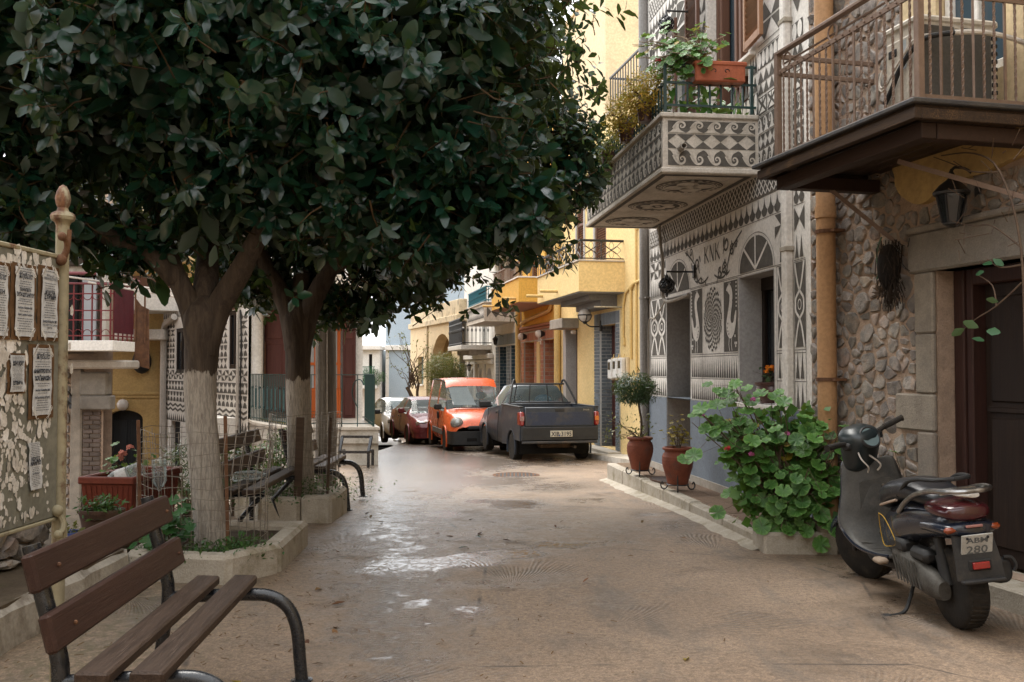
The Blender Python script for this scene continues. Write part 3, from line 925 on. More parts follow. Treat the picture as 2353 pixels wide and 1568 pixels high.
band("spike_band",lambda p:(p.spikes(.22,.95,1.07,1.295,8),p.spikes(.22,.95,1.325,1.56,8)))
band("spike_band",lambda p:(p.spikes(4.55,4.78,1.07,1.31,3),p.spikes(4.55,4.78,1.335,1.585,3),p.spikes(4.93,5.12,1.07,1.31,2),p.spikes(4.93,5.12,1.335,1.585,2)))
band("ribbon_panel",lambda p:(p.lens(.24,.58,1.60,2.34),p.lens(.59,.93,1.60,2.34)))
band("ribbon_panel",lambda p:(p.lens(4.56,4.78,1.61,2.35),p.lens(4.93,5.14,1.61,2.35)))
def oval(p):
 cx,cz,rx,rz=2.752,1.968,.305,.362
 rings,secs=11,30
 for i in range(rings):
  k0,k1=(i+.6)/(rings+.6),(i+1.5)/(rings+.6)
  for j in range(secs):
   if(j+i)%2:continue
   a0=2*pi*(j+i*.18)/secs;a1=2*pi*(j+1+i*.18)/secs
   p.dark([(cx+rx*k*cos(t),cz+rz*k*sin(t))for k,t in((k0,a0),(k1,a0),(k1,a1),(k0,a1))])
 p.dark(circ(cx,cz,rx*.05,10,rz=rz*.05))
band("chequered_oval",oval)
def birds(p):
 p.rect(2.0,2.39,1.60,2.34);p.rect(3.12,3.52,1.60,2.34)
 for x0,x1 in((2.0,2.39),(3.12,3.52)):
  w=x1-x0;mir=x0>3
  def T(u,v):
   return(x0+w*u if mir else x1-w*u,1.60+.74*v)
  neck=spline([(.50,.90),(.30,.86),(.26,.93),(.38,.97),(.50,.94),(.60,.86),(.56,.72),(.46,.58),(.34,.46),(.30,.36),(.38,.27),(.54,.24),(.70,.28),(.80,.38),(.86,.50),(.93,.56)],4)
  p.white([T(u,v)for u,v in spline([(.30,.86),(.20,.88),(.30,.93),(.42,.955),(.56,.92),(.66,.82),(.64,.68),(.56,.56),(.52,.46),(.60,.40),(.74,.42),(.80,.50),(.92,.58),(.95,.50),(.86,.34),(.74,.24),(.56,.19),(.38,.20),(.24,.28),(.20,.40),(.30,.54),(.42,.68),(.46,.80)],3)])
  for lx in(.42,.60):p.stroke([T(lx,.22),T(lx-.04,.10),T(lx+.02,.01)],.012)
  for k,(u,v)in enumerate([(.34,.98),(.44,1.0),(.54,.985)]):p.stroke([T(.42,.94),T(u,v)],.008)
  e0=.04 if mir is False else .04
  for k in range(7):p.wrect(*sorted((T(.90,0)[0],T(.98,0)[0])),1.60+.74*(.62+k*.055),1.60+.74*(.645+k*.055))
  for u,v in((.80,.10),(.90,.10),(.85,.06),(.80,.20)):p.wrect(*sorted((T(u,0)[0],T(u+.08,0)[0])),1.60+.74*v,1.60+.74*(v+.035))
  for u,v in((.22,.36),(.27,.31),(.27,.42),(.34,.27),(.62,.74),(.58,.62)):
   p.over(circ(*T(u+.06,v-.02),.012,6))
band("peacock_panel",birds)
def arabesque(p):
 p.fan(1.46,2.375,.46,.37);p.fan(4.02,2.385,.43,.335)
 p.stroke([(1.46-.50*cos(t),2.365+.41*sin(t))for t in[pi*k/18 for k in range(19)]],.006,kind='d')
 p.stroke([(4.02-.47*cos(t),2.375+.375*sin(t))for t in[pi*k/18 for k in range(19)]],.006,kind='d')
 for mx,sg in((2.34,-1),(3.10,1)):
  for dx,z,r,a0,tu,w in((.10,2.75,.075,2.2,1.2,.026),(.13,2.62,.065,3.4,-1.15,.024),(.27,2.66,.055,1.0,1.1,.02),(.34,2.79,.042,2.8,-1.1,.018),(.04,2.49,.06,.4,1.2,.024),(.20,2.50,.05,2.6,-1.1,.018),(-.10,2.45,.055,1.2,1.1,.022),(.40,2.70,.035,.6,1.0,.015),(.50,2.80,.03,2.0,-1.0,.014)):
   x=mx+sg*dx;r*=1.25;w*=1.35
   p.curl(x,z,r,a0 if sg>0 else pi-a0,tu*sg,'d',w,tail=[(x-sg*.10,z-.10),(x-sg*.06,z-.02)])
  p.stroke(spline([(mx-sg*.28,2.45),(mx-sg*.10,2.40),(mx+sg*.08,2.43),(mx+sg*.2,2.62),(mx+sg*.36,2.73),(mx+sg*.56,2.82)],5),.022,kind='d')
  p.dark(spline([(mx-sg*.18,2.385),(mx-sg*.02,2.45),(mx+sg*.12,2.41),(mx+sg*.22,2.46),(mx+sg*.12,2.44),(mx-sg*.02,2.475)],4))
 def L(*pts,w=.02):p.stroke(list(pts),w,kind='d')
 z0,z1=2.61,2.80
 for x in(2.50,2.86):
  L((x,z0),(x,z1),w=.026);L((x+.012,2.70),(x+.12,z1),w=.012);L((x+.03,2.715),(x+.13,z0),w=.026)
 L((2.68,z0),(2.68,z1),w=.012);L((2.68,z1),(2.79,z0),w=.028);L((2.79,z0),(2.79,z1),w=.012)
 p.pinwheel(4.50,4.78,2.62,2.84);p.bows(4.93,5.14,2.62,2.84,1,1)
 p.spikes(4.60,4.78,2.39,2.60,3);p.spikes(4.93,5.12,2.39,2.60,2)
 p.pinwheel(.22,.60,2.62,2.84);p.pinwheel(.60,.93,2.62,2.84)
 p.spikes(.22,.93,2.38,2.60,7)
band("scroll_frieze",arabesque)
band("scallop_frieze",lambda p:(p.scallops(.2,4.79,2.865,3.05,30),p.scallops(4.92,5.14,2.865,3.05,2)))
band("lattice_frieze",lambda p:(p.lattice(.2,4.79,3.08,3.285,46),p.lattice(4.92,5.14,3.08,3.285,3)))
def lines(p):
 for z in(1.056,1.31,1.56,1.585,2.358,2.372,2.855,3.062,3.072):
  for a,c in((.2,DOOR[0]-.01),(DOOR[1]+.02,WIN[0]-.03),(WIN[1]+.05,4.79),(4.92,5.15))if z<2.36 else((.2,4.79),(4.92,5.15)):
   p.rect(a,c,z-.003,z+.003)
 for x in(.2,.96,1.97,2.395,3.115,3.535,4.53,4.79,4.915,5.15):p.rect(x-.003,x+.003,1.06,2.36)
band("scratched_lines",lines)
def upper(p):
 for a,c,k in((4.12,4.79,1.0),(4.92,5.14,.33)):
  n=lambda m:max(1,round(m*k))
  p.wave(a,c,3.375,3.515,n(5),flip=True,back=True)
  p.diamonds(a,c,3.53,3.665,n(6))
  p.wave(a,c,3.68,3.835,n(5),back=True)
  for i in range(n(3)):
   w=(c-a)/n(3);x=a+i*w
   p.rect(x+.01,x+w-.01,3.86,4.03)
   for q in([(x+.04,3.875),(x+w-.04,3.875),(x+w/2,3.93)],[(x+.02,3.89),(x+.02,4.0),(x+w/2-.03,3.945)],[(x+w-.02,3.89),(x+w-.02,4.0),(x+w/2+.03,3.945)],[(x+.04,4.015),(x+w/2-.01,4.015),(x+w/2-.01,3.97)],[(x+w-.04,4.015),(x+w/2+.01,4.015),(x+w/2+.01,3.97)]):p.white(q)
  p.tris(a,c,4.055,4.165,n(5));p.tris(a,c,4.175,4.285,n(5))
  p.ovals(a,c,4.305,4.465,n(7))
  p.tris(a,c,4.55,4.72,n(2),up=False);p.tris(a,c,4.74,4.92,n(2))
  p.tris(a,c,4.97,5.2,n(2));p.bows(a,c,5.24,5.55,n(2));p.tris(a,c,5.6,5.9,n(2));p.ovals(a,c,5.95,6.25,n(3))
 p.scallops(.2,.95,3.92,4.12,5);p.tris(.2,.95,4.15,4.4,5);p.ovals(.2,.95,4.45,4.65,6);p.bows(.2,.95,4.7,4.95,4)
 p.tris(.2,.95,5.0,5.25,5);p.arcs(.2,.95,5.3,5.55,5);p.tris(.2,.95,5.6,5.8,5,up=False)
 p.scallops(.2,2.56,5.98,6.18,16);p.bows(.2,.95,5.7,5.95,3);p.lattice(.2,2.56,6.2,6.45,26);p.diamonds(.2,5.1,6.5,6.75,26)
 p.fan(1.48,5.66,.5,.3)
 for z in(3.9,4.3,4.7,5.1):p.bows(2.05,2.56,z,z+.36,2,1)
 p.diamonds(2.05,2.56,5.5,5.9,2)
 p.tris(3.9,4.1,4.3,4.5,3);p.ovals(3.4,4.12,3.88,4.1,7);p.tris(3.4,4.1,4.12,4.28,6)
 for z in(4.48,4.535,4.945,5.225,5.57,5.93,6.27,4.17,3.845,3.522):p.rect(4.12,4.79,z-.003,z+.003)
band("upper_sgraffito",upper)
def pipe(parent,mat,pts,r,name="downpipe",clips=(),cm=None,n=12):
 b=MB();b.tube(pts,r,n);o=b.build(name,mat,parent,True)
 for z in clips:
  b=MB();b.tube([(pts[0][0],pts[0][1],z-.015),(pts[0][0],pts[0][1],z+.015)],r*1.13,n)
  b.box(pts[0][0]-.012,pts[0][0]+r+.06,pts[0][1]-.01,pts[0][1]+r*1.2,z-.01,z+.01)
  b.build("pipe_clip",cm or mat,o)
 return o
b=MB();b.box(4.80,4.905,-.075,0,1.0,7.4,.012);pl=b.build("pipe_casing",white_lime,hA)
b=MB();b.box(4.795,4.91,-.08,.0,.2,1.0,.012);b.build("pipe_casing_foot",blue_plinth,hA)
for z in(2.46,4.5,5.9):
 b=MB();b.box(4.785,4.925,-.082,-.0,z,z+.045,.006);b.build("pipe_clip",conc_kerb,pl)
pipe(hA,M("pale_grey_pipe",(.30,.285,.27),(.26,.245,.23),.6,3,.1,60),[(.075,-.06,.12),(.075,-.06,7.4)],.062,clips=(2.4,4.6),n=10)
b=MB();b.tube(spline([(.85,-.06,3.30),(.90,-.06,3.05),(1.0,-.06,2.80),(.98,-.06,2.55),(.97,-.05,2.36),(1.10,-.04,2.28),(1.5,-.035,2.275),(1.95,-.02,2.30)],6),.022,8)
b.build("drain_hose",conc,hA,True)
b=MB();b.tube(spline([(1.02,-.04,2.29),(.85,-.035,2.22),(.5,-.03,2.10),(.2,-.03,2.02),(.19,-.03,1.1)],5),.011,6);b.build("wall_cable",conc,hA,True)
def shutter(parent,w,h,mat,name="shutter",thick=.04):
 b=MB()
 b.box(0,.055,-thick,0,0,h,.004);b.box(w-.055,w,-thick,0,0,h,.004)
 b.box(.055,w-.055,-thick,0,0,.08,.004);b.box(.055,w-.055,-thick,0,h-.07,h,.004)
 if h>1.2:b.box(.055,w-.055,-thick,0,h*.52,h*.52+.06,.004)
 o=b.build(name,mat,parent)
 sl=MB();sl.box(.05,w-.05,-.004,.004,-.021,.021)
 me=sl.mesh("slat",mat)
 k=0
 z=.11
 while z<h-.08:
  if not(h>1.2 and h*.52-.02<z<h*.52+.08):
   inst("slat",me,o,(0,-thick/2,z),(radians(38),0,0))
  z+=.055
 return o
def hang(sh,x,y,z,ang,mirror=False):
 sh.location=(x,y,z);sh.rotation_euler=(0,0,ang)
sh=shutter(hA,.52,1.7,shutter_tan);hang(sh,3.90,-.03,4.56,radians(-4))
sh=shutter(hA,.62,2.3,shutter_brown);hang(sh,2.0,-.03,3.95,radians(-5))
sh=shutter(hA,.50,1.75,shutter_brown);hang(sh,1.46,-.02,3.88,radians(-14))
b=MB()
for x in(2.63,2.74,3.20,3.33,3.72,3.80):b.box(x,x+.07,.10,.2,3.95,6.2,.008)
b.box(2.63,3.85,.10,.2,6.0,6.2,.008)
b.build("window_frame",shutter_brown,hA)
b=MB();b.box(2.63,3.85,.21,.23,3.95,6.2);b.build("window_glass",glass_blue,hA)
b=MB();b.box(.99,1.97,.21,.23,3.86,5.6);b.build("window_glass",glass_blue,hA)
b=MB();b.box(3.30,4.06,-.06,.2,4.485,4.53,.008);b.build("window_sill",white_lime,hA)
BU0,BU1,BD,BZ0,BZ1=.52,4.10,.95,3.325,3.86
b=MB()
b.box(BU0,BU1,-BD,0,BZ0,3.42,.0)
b.box(BU0,BU1,-BD,-BD+.09,3.42,BZ1-.03);b.box(BU0,BU0+.09,-BD+.09,0,3.42,BZ1-.03);b.box(BU1-.09,BU1,-BD+.09,0,3.42,BZ1-.03)
b.box(BU0-.03,BU1+.03,-BD-.03,-BD+.10,BZ1-.03,BZ1+.015,.008);b.box(BU1-.1,BU1+.03,-BD+.10,0,BZ1-.03,BZ1+.015,.008);b.box(BU0-.03,BU0+.1,-BD+.10,0,BZ1-.03,BZ1+.015,.008)
b.box(BU0-.018,BU1+.018,-BD-.018,0,BZ0-.03,BZ0+.022,.01)
balA=b.build("balcony",balc_white,hA)
def parapet(p,a,c,n):
 p.wave(a,c,3.685,3.80,n);p.diamonds(a,c,3.535,3.672,n);p.wave(a,c,3.37,3.52,n,flip=True)
M_end=Matrix(((0,-1,0,BU1),(1,0,0,-BD),(0,0,1,0),(0,0,0,1)))
M_front=Matrix.Translation((0,-BD,0))
M_under=Matrix(((1,0,0,0),(0,0,-1,0),(0,1,0,BZ0-.03),(0,0,0,1)))
band("parapet_sgraffito",lambda p:parapet(p,.05,BD-.03,5),parent=balA,white=balc_white,M4=M_end)
band("parapet_sgraffito",lambda p:parapet(p,BU0+.05,BU1-.05,20),parent=balA,white=balc_white,M4=M_front)
def under(p):
 a,c,e,f=BU0+.12,BU1-.12,.10,BD-.06
 for q in((a-.06,c+.06,e-.06,e),(a-.06,c+.06,f,f+.05),(a-.06,a,e,f),(c,c+.06,e,f)):p.rect(*q)
 m=(e+f)/2
 for i,cx in enumerate((BU0+.62,(BU0+BU1)/2,BU1-.62)):
  R=.34
  p.rosette(cx,m,R,R,4)
ur=band("soffit_sgraffito",under,parent=balA,white=balc_white,M4=M_under)
b=MB()
for i,cx in enumerate((BU0+.62,(BU0+BU1)/2,BU1-.62)):
 R,m=.34,(.10+BD-.06)/2
 k=6 if i==1 else 4
 for j in range(k):
  a=2*pi*j/k+.4
  b.sheet(circ(cx+R*.40*cos(a),m+R*.40*sin(a),R*(.34 if k==4 else .21),18),-.013)
 b.sheet(circ(cx,m,R*.10,10),-.0135)
 n=30
 for j in range(n):
  a0,a1=2*pi*j/n,2*pi*(j+1)/n
  b.sheet([(cx+R*q*cos(t),m+R*q*sin(t))for q,t in((.74,a0),(.80,a0),(.80,a1),(.74,a1))],-.0128)
b.xf(0,M_under);stuff(b.build("soffit_petals",balc_white,balA))
b=MB();b.lathe([(.03,0),(.03,.13),(.023,.13),(.023,.02)],12)
b.xf(0,Matrix.Translation((BU1,-BD+.17,3.53))@Matrix.Rotation(radians(90),4,'Y'));b.build("water_spout",conc,balA,True)
bar_me=MB().box(-.008,.008,-.008,.008,0,1,.0).mesh("baluster",iron_green)
def baluster(parent,x,y,z,h,me=None):return inst("baluster",me or bar_me,parent,(x,y,z),None,(1,1,h))
yF=-BD+.035
u=BU0+.06
while u<BU1-.05:
 baluster(balA,u,yF,BZ1+.012,.335);u+=.105
for i in range(1,8):baluster(balA,BU1-.035,yF+(BD-.06)*i/8,BZ1+.10,.22)
b=MB()
for z in(4.165,3.955):b.box(BU0+.03,BU1-.03,yF-.012,yF+.012,z,z+.016)
for z in(4.345,4.17,3.95):b.box(BU1-.047,BU1-.023,yF+.012,-.0,z,z+.02)
for x,y in((BU1-.035,yF),(BU0+.04,yF),(BU1-.035,-.05)):b.box(x-.014,x+.014,y-.014,y+.014,BZ1,4.37)
b.build("railing_frame",iron_green,balA)
# the rubble stone house with the brown balcony
mortar=M("pinkish_lime_mortar",(.43,.315,.235),(.33,.245,.185),.95,9,1.0,45,grime=(.20,.15,.12),gscale=4,gamt=.5)
stone_m=M("grey_brown_field_stone",(.31,.275,.24),(.18,.165,.155),.9,14,1.0,40,grime=(.40,.285,.21),gscale=6,gamt=.6,rnd=.5)
dressed=M("grey_dressed_stone",(.25,.225,.195),(.20,.18,.155),.88,8,.5,70,grime=(.12,.11,.10),gscale=3,gamt=.5,rnd=.25)
dressed_tan=M("tan_dressed_stone",(.28,.24,.195),(.22,.19,.16),.88,8,.5,70,grime=(.18,.14,.11),gscale=4,gamt=.4,rnd=.2)
def clip_poly(poly,nx,ny,d):
 out=[]
 n=len(poly)
 for i in range(n):
  a,b=poly[i],poly[(i+1)%n]
  da,db=a[0]*nx+a[1]*ny-d,b[0]*nx+b[1]*ny-d
  if da<=0:out.append(a)
  if(da<0<db)or(db<0<da):
   t=da/(da-db);out.append((a[0]+(b[0]-a[0])*t,a[1]+(b[1]-a[1])*t))
 return out
def rubble(parent,region,avoid,n_try,rmin,rmax,rng,mat,depth=.021,name="stone",limit=300,gap=.0075):
 """field stones of uneven size: power cells round scattered centres, each rounded, lumpy and its own mesh"""
 x0,x1,z0,z1=region
 pts=[]
 for k in range(n_try):
  r=rmin+(rmax-rmin)*rng.random()**1.7
  if k>n_try*.5:r=rmin*(1+.5*rng.random())
  p=(rng.uniform(x0,x1),rng.uniform(z0,z1))
  if any(a-.02<p[0]<c+.02 and d-.02<p[1]<e+.02 for a,c,d,e in avoid):continue
  if all(hypot((p[0]-q[0])*.72,(p[1]-q[1])*1.28)>(r+q[2])*.84 for q in pts):pts.append((*p,r))
 out=[]
 for i,(px,pz,r)in enumerate(pts):
  R=r*2.7
  poly=[(px+R*1.2*cos(2*pi*k/12+.2),pz+R*.9*sin(2*pi*k/12+.2))for k in range(12)]
  for j,(qx,qz,q)in enumerate(pts):
   if i==j:continue
   dx,dz=qx-px,qz-pz
   D=hypot(dx,dz)
   if D>R*1.3+q*2.2:continue
   t=.5+(r*r-q*q)/(2*D*D);t=min(.9,max(.1,t))
   nx,nz=dx/D,dz/D
   poly=clip_poly(poly,nx,nz,px*nx+pz*nz+D*t-gap*rng.uniform(.4,1.5))
   if len(poly)<3:break
  for nx,nz,d in((-1,0,-x0),(1,0,x1),(0,-1,-z0),(0,1,z1)):
   if len(poly)>=3:poly=clip_poly(poly,nx,nz,d)
  for a,c,d,e in avoid:
   if len(poly)<3:break
   if px<a:poly=clip_poly(poly,1,0,a-.01)if d<pz<e else poly
   elif px>c:poly=clip_poly(poly,-1,0,-(c+.01))if d<pz<e else poly
   if a<px<c and len(poly)>=3:
    if pz<d:poly=clip_poly(poly,0,1,d-.01)
    elif pz>e:poly=clip_poly(poly,0,-1,-(e+.01))
  if len(poly)<3:continue
  cx=sum(p[0]for p in poly)/len(poly);cz=sum(p[1]for p in poly)/len(poly)
  ring=[]
  n=10
  per=[hypot(poly[k][0]-poly[k-1][0],poly[k][1]-poly[k-1][1])for k in range(len(poly))]
  if sum(per)<.10:continue
  for k in range(n):
   a=2*pi*k/n;ux,uz=cos(a),sin(a);best=9
   for q in range(len(poly)):
    A,B=poly[q-1],poly[q]
    ex,ez=B[0]-A[0],B[1]-A[1]
    den=ux*ez-uz*ex
    if abs(den)<1e-9:continue
    t=((A[0]-cx)*ez-(A[1]-cz)*ex)/den
    s_=((A[0]-cx)*uz-(A[1]-cz)*ux)/den
    if t>0 and-1e-6<=s_<=1+1e-6:best=min(best,t)
   if best==9:best=r*.5
   ring.append(best)
  ring=[v*rng.uniform(.86,1.06)for v in ring]
  h=depth*rng.uniform(.5,1.25)*min(1.3,.6+r*4)
  tilt=(rng.uniform(-.15,.15),rng.uniform(-.2,.2))
  m_=MB();vs=[]
  for k_,hh in((1.0,-.012),(.97,h*.6),(.84,h),(.42,h*1.05)):
   for k in range(n):
    a=2*pi*k/n
    dx,dz=ring[k]*k_*cos(a),ring[k]*k_*sin(a)
    y=-(hh*(1 if hh<0 else rng.uniform(.72,1.22))+(dx*tilt[0]+dz*tilt[1]if hh>0 else 0))
    vs.append((cx+dx,y,cz+dz))
  fs=[]
  for q in range(3):
   for k in range(n):fs.append((q*n+k,q*n+(k+1)%n,(q+1)*n+(k+1)%n,(q+1)*n+k))
  fs.append(tuple(3*n+k for k in range(n)))
  m_.add(vs,fs)
  out.append((r,m_))
 out.sort(key=lambda t:-t[0])
 rest=MB()
 for k,(r,m_)in enumerate(out):
  if k<limit:m_.build(name,mat,parent,24)
  else:rest.add(m_.v,m_.f)
 if rest.f:stuff(rest.build("small_"+name,mat,parent,55))
 return len(out)
hB=fthing("stone_house","rubble stone house with dark wooden door behind the black scooter","house",FB)
DO=(1.595,3.3,.14,2.09)
b=MB()
b.wall(0,4.3,-.3,2.95,[DO+(.14,)],.14)
b.wall(0,1.27,2.95,7.4,[],.1)
b.box(0,4.3,.5,5,-.3,7.3)
b.add([(0,0,7.4),(4.3,0,7.4),(4.3,.5,7.4),(0,.5,7.4)],[(0,1,2,3)])
wallB=b.build("wall",mortar,hB)
b=MB();b.wall(1.27,4.3,2.95,7.4,[(1.63,2.25,3.30,5.0,.12)],.12,y=-.012)
b.add([(1.27,-.012,2.95),(1.27,-.012,7.4),(1.27,.0,7.4),(1.27,0,2.95)],[(0,1,2,3)])
yB=M("yellow_cream_stucco",(.62,.49,.30),(.56,.44,.27),.9,2,.3,130,grime=(.40,.31,.2),gscale=1.5,gamt=.35)
b.build("upper_stucco",yB,hB)
b=MB()
for x in(1.64,2.18):b.box(x,x+.06,.05,.11,3.31,4.99,.006)
b.box(1.92,1.96,.05,.11,3.31,4.99,.006);b.box(1.64,2.24,.04,.11,3.31,3.38,.006)
wf=b.build("window_frame",white_pl,hB)
b=MB();b.box(1.65,2.23,.09,.1,3.32,4.98);b.build("window_pane",glass_blue,wf)
blob=spline([(1.22,2.80),(1.25,2.70),(1.33,2.63),(1.45,2.57),(1.56,2.57),(1.68,2.62),(1.85,2.66),(2.1,2.66),(2.4,2.70),(2.9,2.69),(3.3,2.72),(3.6,2.9),(2.4,2.94),(1.3,2.94)],5,True)
b=MB();b.prism(blob,-.055,.01);b.build("cement_patch",ochre_pl,hB)
for x0,x1,z0,z1 in((1.40,1.588,.12,.60),(1.41,1.588,.605,.985),(1.17,1.588,.99,1.245),(1.40,1.588,1.25,1.66),(1.395,1.588,1.665,2.085)):
 b=MB();b.box(x0,x1,-.04,.0,z0,z1,.012);b.build("jamb_stone",dressed_tan,hB)
 b=MB();b.box(1.45,1.592,.001,.17,z0,z1,.006);b.build("reveal_stone",dressed,hB)
for x0,x1 in((1.34,2.62),(2.625,3.5)):
 b=MB();b.box(x0,x1,-.05,.17,2.09,2.365,.015);b.build("lintel_stone",dressed,hB)
b=MB();b.box(1.36,3.5,-.075,.0,2.365,2.41,.012);b.build("lintel_moulding",dressed,hB)
random_b=random.Random(11)
rubble(hB,(.015,1.40,-.05,4.9),[(1.15,1.5,.97,1.26),(1.385,1.5,-.2,2.10),(1.22,2,2.55,2.96),(1.26,2,2.95,5),(1.33,2,2.09,2.42)],7000,.036,.105,random_b,stone_m)
rubble(hB,(1.42,3.3,2.42,2.66),[(1.3,1.9,2.56,3)],900,.04,.085,random.Random(5),stone_m,limit=16)
b=MB()
b.box(1.60,1.70,.12,.24,.14,2.09,.008);b.box(1.70,1.76,.14,.26,.14,2.09,.008);b.box(1.76,3.2,.14,.26,1.98,2.09,.008)
b.build("door_frame",M_wood("dark_red_door_frame",(.045,.02,.016),(.03,.015,.012),.5,'z'),hB)
b=MB();b.box(1.765,3.2,.24,.28,.14,1.98)
dr=b.build("door",door_dark,hB)
for x0,x1,z0,z1 in((1.82,2.32,.25,1.10),(1.82,2.32,1.2,1.9),(2.4,3.0,.25,1.10),(2.4,3.0,1.2,1.9)):
 b=MB()
 b.box(x0,x1,.222,.245,z0,z1,.012);b.build("door_panel",door_dark,dr)
b=MB();b.box(1.80,2.36,.215,.245,1.13,1.17,.008);b.build("door_rail",door_dark,dr)
b=MB();b.box(1.50,3.5,-.22,.2,-.2,.135,.012);b.build("doorstep",conc_kerb,hB)
pipe(hB,pipe_tan,[(.40,-.105,.05),(.40,-.105,2.80),(.40,-.105,7.2)],.076,clips=(.42,1.335,2.52),cm=iron_rust,n=16)
b=MB();b.tube([(.40,-.105,2.63),(.40,-.105,2.72)],.084,16);b.build("pipe_collar",pipe_tan,hB,True)
b=MB();b.box(.20,.27,-.05,.0,2.30,3.6);b.build("iron_stay",iron_brown,hB)
U0,U1,DY,ZT=.90,2.50,.80,2.95
b=MB();b.box(U0-.17,U1+.12,-DY-.13,0,ZT-.035,ZT-.005,.006)
bal=b.build("balcony",slate,hB)
b=MB()
b.box(U0-.10,U1+.08,-DY-.09,0,ZT-.055,ZT-.036)
b.box(U0-.12,U1+.1,-DY-.11,-DY-.06,ZT-.12,ZT-.056,.004)
b.box(U1+.05,U1+.1,-DY-.06,0,ZT-.12,ZT-.056,.004)
b.box(U0-.12,U0-.07,-DY-.06,0,ZT-.12,ZT-.056,.004)
b.build("floor_frame",M_wood("dark_fascia_timber",(.026,.018,.014),(.05,.031,.02),.6,'x',1,.4,wear=(.15,.085,.04)),bal)
beam=M_wood("brown_beam",(.042,.023,.016),(.03,.017,.012),.55,'x',1,.3)
b=MB();b.box(U0+.0,U1+.04,-DY-.02,-DY+.08,ZT-.215,ZT-.121,.005);b.build("beam",beam,bal)
b=MB();b.box(U0+.0,U0+.10,-DY+.085,-.02,ZT-.215,ZT-.121,.005);b.build("beam",beam,bal)
b=MB();b.box(U1-.06,U1+.04,-DY+.085,-.02,ZT-.215,ZT-.121,.005);b.build("beam",beam,bal)
for k in range(6):
 y0=-DY+.085+k*.118
 b=MB();b.box(U0+.105,U1-.065,y0,y0+.112,ZT-.075,ZT-.0565,.003);b.build("floor_board",soffit,bal)
for a_,c_ in(((U0+.08,-.42,ZT-.21),(U0+.30,-.03,ZT-.62)),((U1-.55,-.55,ZT-.21),(U1+.18,-.03,ZT-.60))):
 b=MB();b.bar(a_,c_,.016,.03);b.build("strut",iron_brown,bal)
tw=MB()
NSEG=40
vs,fs=[],[]
for i in range(NSEG+1):
 a=2*pi*3.5*i/NSEG
 k=1.0+.0*i
 for q in range(4):vs.append((.0088*cos(a+q*pi/2),.0088*sin(a+q*pi/2),i/NSEG))
for i in range(NSEG):
 for q in range(4):fs.append((i*4+q,i*4+(q+1)%4,i*4+4+(q+1)%4,i*4+4+q))
tw.add(vs,fs);tw_me=tw.mesh("twisted_baluster",iron_brown)
pl_me=MB().box(-.0065,.0065,-.0065,.0065,0,1).mesh("plain_baluster",iron_brown)
ZB,ZR,ZTOP=2.985,3.60,3.73
def railbar(x,y,i):
 o=inst("baluster",tw_me if i%3 else pl_me,bal,(x,y,ZB),(0,0,i*.7),(1,1,ZR-ZB+.02))
n=20
for i in range(1,n):railbar(U0+(U1-U0)*i/n,-DY,i)
for i in range(1,11):railbar(U1,-DY+DY*i/11,i+1)
b=MB()
for z in(ZB,ZR):b.box(U0,U1,-DY-.008,-DY+.008,z-.016,z+.016);b.box(U1-.008,U1+.008,-DY,0,z-.016,z+.016)
b.box(U0-.02,U1+.02,-DY-.024,-DY+.024,ZTOP,ZTOP+.03,.006);b.box(U1-.024,U1+.024,-DY+.025,0,ZTOP,ZTOP+.03,.006)
for z in(ZR-.02,ZTOP-.02):b.box(U0-.012,U0+.012,-DY,0,z,z+.035,.004)
b.build("rail",iron_brown,bal)
for x,y in((U0,-DY),(U1,-DY),(U1,-.02)):
 b=MB();b.box(x-.022,x+.022,y-.022,y+.022,ZT-.06,ZTOP+.02,.004);b.build("post",iron_brown,bal)
for cx in(U0+.13,U0+.72,U0+1.35):
 b=MB();b.tube([(cx+.052*cos(t),-DY,ZR+.062+.052*sin(t))for t in[2*pi*k/18 for k in range(18)]],.007,6,closed=True);b.build("ring",iron_brown,bal,True)
b=MB();b.tube([(U0+.05,-DY+.02,ZR+.06),(U1-.05,-DY+.02,ZR+.06)],.008,5);b.build("twisted_rod",iron_brown,bal)
b=MB()
k=0
while U0+.05+k*.08<U1:b.ball((U0+.05+k*.08,-DY-.012,ZB),.007,6,4);b.ball((U0+.05+k*.08,-DY-.012,ZR),.007,6,4);k+=1
stuff(b.build("rivets",iron_brown,bal))
ac_beige=M("beige_ac_casing",(.52,.48,.41),(.47,.43,.37),.5,4,.08,60,grime=(.34,.30,.24),gscale=3,gamt=.35)
ac=thing("air_conditioner","beige air conditioner with dark grille standing on the brown balcony","air conditioner",FB.w(2.13,-.36,2.95),FB.rot)
b=MB();b.box(-.16,.16,-.29,.27,.04,.60,.018)
b.box(-.17,.17,-.30,.28,.56,.61,.015)
b.build("casing",ac_beige,ac)
b=MB();b.box(.161,.17,-.26,.22,.09,.545,.004);b.build("front_panel",M("dark_grey_grille",(.085,.08,.072),(.07,.066,.06),.6,6,.1,60),ac)
for k in range(9):
 b=MB();b.box(.160,.175,.225,.262,.10+k*.048,.125+k*.048,.003);b.build("louvre",black_plastic,ac)
for y in(-.2,.2):
 b=MB();b.box(-.15,.18,y-.03,y+.03,0,.04,.008);b.build("foot",ac_beige,ac)
b=MB();b.box(-.12,.10,-.312,-.288,.10,.50,.01);b.build("service_cover",ac_beige,ac)
b=MB();b.box(-.09,-.01,-.318,-.31,.40,.45,.004);b.build("handle_recess",black_plastic,ac)
b=MB();b.box(.02,.08,-.3135,-.311,.30,.48);b.build("type_plate",M("pale_type_plate",(.40,.43,.44),(.34,.38,.40),.6,40,0),ac)
b=MB();b.box(.171,.178,-.05,.02,.53,.545,.002);b.build("badge",ac_beige,ac)
